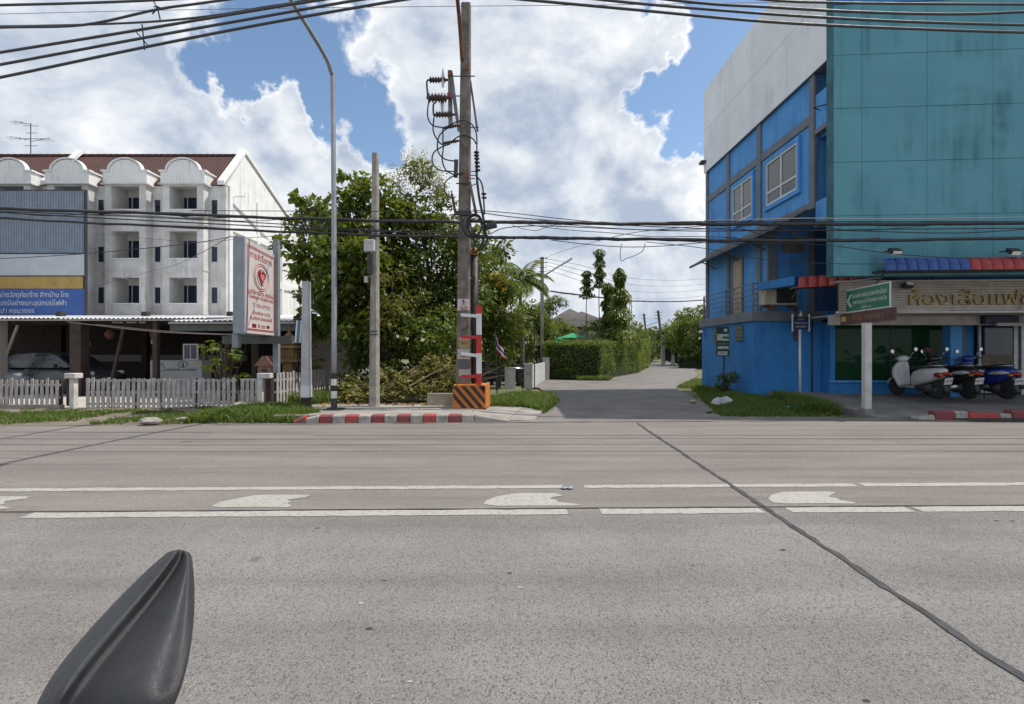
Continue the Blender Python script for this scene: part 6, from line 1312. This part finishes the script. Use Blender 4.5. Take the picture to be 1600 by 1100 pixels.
# ------------------------------------------------------------------ grass
def scatter(poly, n, zf, keep=None):
    ip = inpoly(poly); xs_ = [p[0] for p in poly]; ys_ = [p[1] for p in poly]; out = []
    while len(out) < n:
        x, y = random.uniform(min(xs_),max(xs_)), random.uniform(min(ys_),max(ys_))
        if ip(x,y) and (keep is None or keep(x,y)): out.append((x,y,zf(x,y)-.01))
    return out
VG = [(-15,edge_y(-15)+.12),(-4.75,edge_y(-4.75)+.08),(-4.9,13.4),(-15,13.3)]
def vkeep(x, y):
    t = (y-edge_y(x))/2.6
    if -7.4 < x < -4.7: return nz(x,y,1.4,3) > -.55-.3*(t < .5) and not (t > .55 and x > -5.6)
    if -9.2 < x < -7.4: return nz(x,y,1.6,3) > .12 or (t < .35 and nz(x,y,2.2,1) > .25)
    return (.12 < t < .75 and nz(x,y,1.1,3) > -.35) or nz(x,y,2,7) > .45
g = blades('verge_grass', scatter(VG, 15000, verge_z, vkeep), .11, GRASS, .5, .010); tag(g, 'short sunlit grass patches on the left verge', 'grass', kind='stuff')
tuft = scatter([(-6.9,10.75),(-4.55,10.85),(-4.3,11.5),(-5.2,12.4),(-6.6,12.6)], 7000, verge_z, lambda x,y: nz(x,y,1.2,2) > -.5); g = blades('verge_tuft', tuft, .20, GRASS, .55, .011); tag(g, 'thick long grass mound at the start of the kerb', 'grass', kind='stuff')
RP = [(-.55,13.0),(.35,12.95),(.8,12.5),(.95,13.1),(1.25,14.4),(1.2,16.3),(.2,16.6),(-.7,14.6)]
g = blades('corner_grass', scatter(RP, 9000, lambda x,y: .03+.05*nz(x,y,2)), .30, GRASS, .5, .012); tag(g, 'lush tall grass at the lane corner beside the striped footing', 'grass', kind='stuff')
structure(hgrid(-.9,1.4,12.4,17,24,40,lambda x,y: .02+.04*min(1,edist(RP,x,y)*3),inpoly(RP)).build('grass_corner_soil', SOIL, smooth=True))
g = blades('bank_grass', scatter(BANK, 17000, bank_z, lambda x,y: edist(BANK,x,y) > .05+.15*abs(nz(x,y,3)) and nz(x,y,1.3,9) > -.55), .12, GRASSD, .5, .010); tag(g, 'shaded grass on the bank beside the blue house', 'grass', kind='stuff')
g = blades('bank_tuft', scatter([(6.7,12.1),(7.7,12.0),(7.98,12.5),(8.0,13.4),(7.85,14.8),(7.1,13.9)], 5500, bank_z), .30, GRASSD, .5, .012); tag(g, 'taller grass tuft in front of the shop terrace corner', 'grass', kind='stuff')
g = blades('wall_weeds', scatter([(7.0,16.2),(7.5,16.2),(7.5,20.2),(6.9,19.6)], 2500, bank_z), .25, GRASSD, .5, .012); tag(g, 'weeds along the foot of the blue side wall', 'grass', kind='stuff')
g = blades('lane_edge_grass', scatter([(6.95,21.6),(8.5,24.8),(9.7,27.2),(10.6,27),(9.2,23.5),(7.6,20.9)], 3000, lambda x,y: 0), .16, GRASS, .5, .014); tag(g, 'sunlit grass strip at the right edge of the lane', 'grass', kind='stuff')
g = blades('hedge_foot_grass', scatter([(3.6,26.9),(5.0,26.6),(5.6,28.6),(4.8,27.7),(3.4,27.8)], 2500, lambda x,y: 0), .28, GRASS, .5, .016); tag(g, 'grass clump at the front corner of the hedge', 'grass', kind='stuff')
g = blades('garden_grass', scatter([(-4,26.9),(1.6,26.9),(1.6,31),(-4,31)], 4000, lambda x,y: 0), .22, GRASS, .5, .016); tag(g, 'garden lawn beyond the driveway', 'grass', kind='stuff')
g = blades('plot_weeds', scatter([(-6.0,13.6),(-4.7,13.3),(-4.7,15),(-5.6,15.5)], 2500, plot_z), .38, GRASSD, .6, .013); tag(g, 'weeds between the fence and the white post', 'grass', kind='stuff')
# ------------------------------------------------------------------ things along the lane
far_c = pm('far_pole_concrete',(.12,.115,.11),(.08,.075,.07),5,.9)
fl = thing('street_lamp', 'far concrete pole with long slanted lamp arm beside the driveway', 'street lamp', (Xp(847,30),30,0))
x = Xp(847,30); B().bar((x,30,0),(x,30,Zp(402,30)),.2,.2).build('pole', CONC2, fl); B().tube([(x+.05,30,Zp(432,30)),W(870,418,30),W(892,405,30)],.045,8).build('lamp_arm', METAL, fl); B().obox(W(888,407.5,30),(.5,.14,.09),0,0,R(-32)).build('lamp_head', METAL, fl)
for i in range(5): B().bar((x-.25,29.88,Zp(404+i*7,30)),(x+.3,29.88,Zp(404+i*7,30)),.03,.03).build('insulator_pin', DKM, fl)
for i, (y0, lb) in enumerate(((404,'first'),(409,'second'),(414,'third'),(420,'fourth'))):
    pts = [W(852,y0,30),W(910,y0+11+i*3,33),W(980,y0+30+i*5,40),W(1060,y0+34+i*4,48),W(1140,y0+28+i*3,50)]
    cable('power_line', lb+' far wire from the top of the lane lamp pole', pts, .012, HV, 6, 5, 'far wires along the lane', 'power line')
cable('cable_bundle', 'far thick cable along the lane beyond the saplings', [W(860,455,31),W(930,464,36),W(985,470,42),W(1060,471,46),W(1140,466,46)], .05)
for (px, top, d, lb) in ((1028,485,70,'nearer thin far pole leaning at the lane bend'),(1006,490,90,'farther thin pole beyond the hedge')):
    xx = Xp(px,d); t = thing('utility_pole', lb, 'utility pole', (xx+.4,d,0)); B().bar((xx+.9,d,0),(xx,d,Zp(top,d)),.26,.26,(0,1,0)).build('shaft', far_c, t)
    for i in range(3): B().bar((xx-.5,d-.15,Zp(top+3+i*5,d)),(xx+.5,d-.15,Zp(top+3+i*5,d)),.06,.06).build('crossarm', far_c, t)
    B().bar((xx,d-.1,Zp(top+18,d)),(xx-1.6,d-.1,Zp(top+24,d)),.07,.07).build('brace', far_c, t)
tw_ = thing('lattice_mast', 'faint lattice mast far behind the saplings', 'mast', (Xp(985,160),160,0)); xx = Xp(985,160)
for a, c in ((-.6,-.6),(.6,-.6),(.6,.6),(-.6,.6)): B().bar((xx+a,160+c,0),(xx+a*.4,160+c*.4,Zp(462,160)),.12,.12).build('leg', METAL, tw_)
for i in range(9): z = 2+i*1.7; B().bar((xx-.55,159.4,z),(xx+.5,159.4,z+1.5),.08,.08).bar((xx+.55,159.4,z),(xx-.5,159.4,z+1.5),.08,.08).build('brace', METAL, tw_)
B().obox((xx-.6,159.3,Zp(472,160)),(1.2,.5,.9)).build('antenna_box', METAL, tw_)
# grey roofed house behind the hedge
ho = thing('bungalow', 'bungalow with grey tiled hip roofs behind the hedge', 'house', (5,46,0))
RT = pm('grey_roof_tile', (.115,.10,.095), (.085,.075,.072), 2, .8)
def hip(cx, cy_, w_, dp, z0, z1, nm='roof', rows=13):
    r = B().loft([[(cx-w_,cy_-dp,z0),(cx+w_,cy_-dp,z0),(cx+w_,cy_+dp,z0),(cx-w_,cy_+dp,z0)],[(cx-.1,cy_-.1,z1),(cx+.1,cy_-.1,z1),(cx+.1,cy_+.1,z1),(cx-.1,cy_+.1,z1)]]).build(nm, RT, ho)
    for i in range(rows):
        a, c = i/rows, (i+1)/rows; f = lambda t,o: (cx-w_*(1-t)-.0, cx+w_*(1-t), cy_-dp*(1-t)-o, z0+(z1-z0)*t+o*.6)
        l0, r0, y0, zz0 = f(a,.05); l1, r1, y1, zz1 = f(c,.015)
        B().sheet([(l0,y0,zz0),(r0,y0,zz0),(r1,y1,zz1),(l1,y1,zz1)], (0,.03,-.03)).build('tile_course', RT, r)
    return r
hip(Xp(912,45),46.5,3.1,3.0,Zp(512,45),Zp(485,45)); hip(Xp(892,49),50,3.3,3.0,Zp(512,48),Zp(480,48))
B().box(Xp(912,45)-2.7,Xp(912,45)+2.7,44.2,49,0,Zp(512,45)+.05).build('wall', pm('dim_house_wall',(.22,.20,.18),None,3,.85), ho); B().box(Xp(885,45)-1.5,Xp(885,45)+1,47.4,52,0,3.4).build('wall', MATS['dim_house_wall'], ho)
B().box(4.6,5.6,44.15,44.19,.9,2.1).build('window', GLASSD, ho)
# green parasols behind the hedge
def parasol(lb, px, py, d, r):
    c = W(px,py,d); t = thing('parasol', lb, 'parasol', (c.x,c.y,0)); n = 8
    b = B().loft([[c+Vector((rr*math.cos(2*math.pi*k/n),rr*math.sin(2*math.pi*k/n),z)) for k in range(n)] for rr,z in ((r,-.22),(r*.55,-.06),(.03,.1))],False); b.build('canopy', pm('green_canvas',(.02,.30,.12),(.015,.24,.10),3,.8), t); B().cyl((c.x,c.y,0),(c.x,c.y,c.z+.1),.025).build('pole', DKM, t)
parasol('left green parasol showing above the hedge', 866, 527, 32.5, .75); parasol('right green parasol showing above the hedge', 894, 523, 33.5, .95)
lp = thing('garden_lamp', 'small white lamp showing above the hedge', 'lamp', (Xp(927,33),33,0)); B().cyl((Xp(927,33),33,0),(Xp(927,33),33,2.5),.03).build('pole', DKM, lp); B().obox((Xp(927,33),33,Zp(519.5,33)),(.36,.2,.14),0,0,R(25)).build('head', SWH, lp, bev=.03)
# driveway gate, walls, flag
GWH = pm('gate_wall_paint', (.56,.55,.52), (.44,.43,.40), 3, .85, .2, 30, streak=2, sc=(.3,.28,.25))
for lb, px, d, h, w_ in (('pale gate pillar nearest the flag', 797, 19.3, .88, .4), ('gate pillar with house number by the driveway', 825.5, 20.8, .98, .34), ('gate pillar at the far end of the low wall', 853, 27.6, 1.15, .36)):
    t = thing('gate_pillar', lb, 'pillar', (Xp(px,d),d,0)); B().box(Xp(px,d)-w_/2,Xp(px,d)+w_/2,d,d+w_,0,h).build('shaft', GWH, t, bev=.01); B().box(Xp(px,d)-w_/2-.02,Xp(px,d)+w_/2+.02,d-.02,d+w_+.02,h,h+.04).build('cap', GWH, t)
    if px == 825.5: text('๕๘', .2, (Xp(px,d),d-.006,.62), DKM, t, width=.16, ext=.002)
lw = thing('low_wall', 'low white wall between the driveway gate pillars', 'wall', (1.2,24,0))
p0, p1 = Vector((Xp(829,21.3),21.3,0)), Vector((Xp(850,27.5),27.5,0))
for i in range(5): a, c = p0.lerp(p1,i/5+.006), p0.lerp(p1,(i+1)/5-.006); B().bar(a+Vector((0,0,.47)),c+Vector((0,0,.47)),.12,.94,(0,0,1)).build('wall_panel', GWH, lw)
gt = thing('slide_gate', 'dark red folded steel gate by the numbered pillar', 'gate', (Xp(818,20.9),20.9,0))
for i in range(3): xx = Xp(814.5+i*3,20.9); B().box(xx-.02,xx+.02,20.95,21.0,.05,.98).build('bar', pm('dark_red_gate_paint',(.10,.02,.025),None,4,.6), gt)
for z in (.12,.5,.93): B().box(Xp(813.5,20.9),Xp(822,20.9),20.955,20.995,z,z+.04).build('rail', MATS['dark_red_gate_paint'], gt)
B().box(Xp(829,20.9),Xp(832,20.9),20.9,21.1,.85,.98).build('lock_box', MATS['dark_red_gate_paint'], gt)
tf_ = thing('flag_pole', 'Thai flag hanging on a slanted dark pole', 'flag', (Xp(777,15.4),15.4,0)); f0, f1 = Vector((Xp(777,15.4),15.4,0)), W(773.5,517,15.3)
B().tube([f0,f1],.018,6).build('pole', DKM, tf_)
FC = {'r': pm('flag_red',(.45,.03,.05),None,4,.8),'w': pm('flag_white',(.6,.6,.62),None,4,.8),'b': pm('flag_blue',(.03,.04,.16),None,4,.8)}
ptop, pbot = W(774,522,15.3), W(776,547,15.3)
cuts_ = [0,1/6,2/6,4/6,5/6,1]
def fpt(u, v): return ptop.lerp(pbot,u)*(1-v)+(W(786,545,15.3).lerp(W(793,563,15.25),u))*v+Vector((.02*math.sin(v*9+u*5),.07*math.sin(v*7+u*3),-.05*math.sin(v*math.pi)))
for k, cc in enumerate('rwbwr'):
    b = B(); b.loft([[fpt(cuts_[k],v),fpt((cuts_[k]+cuts_[k+1])/2,v),fpt(cuts_[k+1],v)] for v in np.linspace(0,1,9)], False, closed=False); b.build('stripe', FC[cc], tf_, smooth=True)
# thin posts beside the flag
pr_ = thing('plank_fence', 'thin dark plank rail left of the flag', 'fence', (-1.2,18.8,0))
for xx in (-1.35,-1.0,-.55): B().box(xx-.05,xx+.05,18.8,18.85,0,1.0).build('post', DW, pr_)
B().box(-1.6,-.3,18.77,18.8,.85,.95).build('rail', DW, pr_)
st = thing('thin_post', 'thin pole standing behind the numbered gate pillar', 'post', (Xp(835,21.5),21.5,0)); B().cyl((Xp(835,21.5),21.5,0),(Xp(835,21.5),21.5,Zp(510,21.5)),.022,n=8).build('shaft', DKM, st); B().lathe([(.03,0),(.03,.03),(0,.05)],(Xp(835,21.5),21.5,Zp(510,21.5)),8).build('tip', DKM, st)
# white gate arch and fence pillars beyond the lane
ga = thing('gate_arch', 'white arched gateway at the bend of the lane', 'gate', (Xp(1045,62),62,0)); d = 62
for px in (1036.5,1052): B().box(Xp(px,d)-.2,Xp(px,d)+.2,d,d+.4,0,Zp(536,d)).build('pillar', GWH, ga)
B().loft([[(Xp(1044,d)+r*1.05*math.cos(a),y,Zp(541,d)+r*.75*math.sin(a)) for r,y in ((.62,d+.05),(1.05,d+.05),(1.05,d+.35),(.62,d+.35))] for a in np.linspace(0,math.pi,13)]).build('arch', GWH, ga)
B().box(Xp(1038,d),Xp(1051,d),d+.15,d+.2,.4,1.9).build('gate_leaf', DKM, ga)
pf = thing('pillar_fence', 'dark fence with white pillars behind the low hedge', 'fence', (20,57,0)); d = 57
for px in (1062,1071,1081,1092,1103): B().box(Xp(px,d)-.16,Xp(px,d)+.16,d,d+.3,0,Zp(536,d)).build('pillar', GWH, pf)
B().box(Xp(1055,d),Xp(1120,d),d+.12,d+.18,.2,1.9).build('dark_panel', pm('dark_fence_panel',(.02,.022,.02),None,4,.8), pf)
# ------------------------------------------------------------------ spirit house and toy shrine
sp_ = thing('spirit_house', 'small brown wooden spirit house on a pillar behind the fence', 'shrine', (-6.6,15.2,0)); sx, sy = Xp(452,15.2), 15.2
SPB = pm('spirit_house_wood',(.20,.11,.04),(.12,.065,.03),7,.7)
B().box(sx-.14,sx+.14,sy-.14,sy+.14,0,1.2).build('pillar', SPB, sp_, bev=.01); B().box(sx-.36,sx+.36,sy-.3,sy+.3,1.2,1.28).build('platform', SPB, sp_, bev=.01); B().box(sx-.2,sx+.2,sy-.16,sy+.16,1.28,1.62).build('chamber', SPB, sp_)
for z, w_ in ((1.62,.32),(1.76,.24),(1.9,.16)): B().loft([[(sx-w_,sy-w_*.8,z),(sx+w_,sy-w_*.8,z),(sx+w_,sy+w_*.8,z),(sx-w_,sy+w_*.8,z)],[(sx-w_*.35,sy-w_*.25,z+.17),(sx+w_*.35,sy-w_*.25,z+.17),(sx+w_*.35,sy+w_*.25,z+.17),(sx-w_*.35,sy+w_*.25,z+.17)]]).build('roof_tier', SPB, sp_)
B().lathe([(.05,2.05),(.03,2.15),(.035,2.2),(.0,2.42)],(sx,sy,0),8).build('spire', SPB, sp_)
for xx in (-.3,.3): B().box(sx+xx-.02,sx+xx+.02,sy-.27,sy-.23,1.28,1.45).build('rail_post', SPB, sp_)
ph = thing('ancestor_house', 'little pinkish clay shrine house behind the gate post', 'shrine', (Xp(415,15),15,0)); sx, sy = Xp(416,15), 15
PK = pm('pink_clay',(.30,.15,.11),(.22,.11,.08),7,.8); B().box(sx-.1,sx+.1,sy,sy+.2,0,.75).build('stand', PK, ph); B().box(sx-.2,sx+.2,sy-.1,sy+.3,.75,1.1).build('chamber', PK, ph); B().ext([(sx-.28,1.1),(sx+.28,1.1),(sx+.05,1.38),(sx-.05,1.38)], sy-.16, sy+.36, 'y').build('roof', PK, ph); B().box(sx-.08,sx+.08,sy-.105,sy-.1,.82,1.0).build('doorway', DKM, ph)
# ------------------------------------------------------------------ litter and small things
def lump(name, label, cat, c, r, mat, seed, sq=(1,1,.6), n=10):
    rnd = random.Random(seed); b = B(); rings = []
    for i in range(7):
        ph = math.pi*(i+.15)/6.3; rings.append([(c[0]+sq[0]*r*math.sin(ph)*math.cos(2*math.pi*j/n)*rnd.uniform(.75,1.25), c[1]+sq[1]*r*math.sin(ph)*math.sin(2*math.pi*j/n)*rnd.uniform(.75,1.25), c[2]+sq[2]*r*(1-math.cos(ph))*rnd.uniform(.85,1.1)) for j in range(n)])
    b.loft(rings); return tag(b.build(name, mat, base=True), label, cat)
lump('concrete_lump', 'grey lump of concrete on the grass by the gate', 'stone', (Xp(375,12.9),12.9,.0), .2, CONC2, 3)
q = G(1127,632,.08); bag = thing('foam_debris', 'two broken white foam pieces lying on the grass bank', 'debris', (q.x,q.y,q.z)); FM = pm('dirty_white_foam',(.46,.46,.46),(.36,.36,.36),6,.8,.3,30)
B().add([(q.x-.27,q.y,q.z+.04),(q.x-.1,q.y-.06,q.z-.02),(q.x+.02,q.y+.0,q.z+.0),(q.x-.02,q.y+.08,q.z+.19),(q.x-.16,q.y+.05,q.z+.15)]+[(q.x-.27,q.y+.05,q.z+.04),(q.x-.1,q.y-.01,q.z-.02),(q.x+.02,q.y+.05,q.z+.0),(q.x-.02,q.y+.13,q.z+.19),(q.x-.16,q.y+.1,q.z+.15)], [(0,1,2,3,4),(9,8,7,6,5)]+[(i,(i+1)%5,5+(i+1)%5,5+i) for i in range(5)]).build('piece', FM, bag)
B().add([(q.x-.02,q.y+.03,q.z+.17),(q.x+.0,q.y-.04,q.z-.0),(q.x+.16,q.y-.05,q.z+.0),(q.x+.32,q.y,q.z+.12),(q.x+.2,q.y+.08,q.z+.22)]+[(q.x-.02,q.y+.08,q.z+.17),(q.x+.0,q.y+.01,q.z-.0),(q.x+.16,q.y,q.z+.0),(q.x+.32,q.y+.05,q.z+.12),(q.x+.2,q.y+.13,q.z+.22)], [(0,1,2,3,4),(9,8,7,6,5)]+[(i,(i+1)%5,5+(i+1)%5,5+i) for i in range(5)]).build('piece', FM, bag)
q = G(1238,640,.1); bt = thing('plastic_bottle', 'pale teal plastic bottle lying in the grass bank', 'bottle', (q.x,q.y,q.z)); B().lathe([(.0,-.14),(.045,-.14),(.05,-.1),(.05,.06),(.02,.11),(.02,.14)],(q.x,q.y,q.z+.04),12,'X').build('body', pm('teal_plastic',(.10,.30,.30),None,4,.3), bt, smooth=True); B().lathe([(.022,.14),(.022,.165),(0,.165)],(q.x,q.y,q.z+.04),10,'X').build('cap', SWH, bt)
q = G(886,764,0); cn = thing('crushed_can', 'crushed silver can on the lane line', 'can', (q.x,q.y,0)); B().loft([[(q.x+x,q.y+r*1.3*math.cos(a),.018+r*.55*math.sin(a)) for a in np.linspace(0,6.28,11)[:-1]] for x,r in ((-.055,.026),(-.035,.034),(0,.022),(.03,.034),(.055,.027))]).build('can_body', CHR, cn)
B().lathe([(0,-.003),(.024,-.003),(.024,.003),(0,.003)],(q.x+.057,q.y,.018),10,'X').build('lid', METAL, cn)
lump('small_stone', 'small pale stone at the lane edge of the grass bank', 'stone', (*G(1083,630,.0).xy,.0), .09, CONC2, 5)
lump('roadside_rubble', 'pale broken rubble at the edge of the left verge', 'rubble', (*G(235,664,.0).xy,.0), .16, CONC2, 6, (1.5,.8,.5)); lump('roadside_rubble', 'flat pale stone on the verge left of the grass mound', 'rubble', (*G(290,658,.02).xy,.0), .14, CONC2, 7, (1.6,.7,.4))
# wall lamp at the far corner of the blue house, shrubs of litter by its wall
wl = thing('wall_lamp', 'small white lamp on the far corner of the blue house', 'lamp', (7.42,19.9,2.2)); B().lathe([(.02,.06),(.1,-.0),(.12,-.06),(.0,-.06)],(7.36,19.9,2.3),12).build('shade', SWH, wl, smooth=True); B().bar((7.5,19.9,2.36),(7.36,19.9,2.36),.03,.03).build('arm', DKM, wl)
mh = structure(B().box(9.9,11.6,10.95,11.55,0,.006).build('drain_cover', pm('dark_drain_steel',(.06,.058,.055),(.04,.038,.036),8,.7)))
for i in range(9): B().box(9.95+i*.18,10.07+i*.18,11.0,11.5,.0062,.014).build('bar', MATS['dark_drain_steel'], mh)
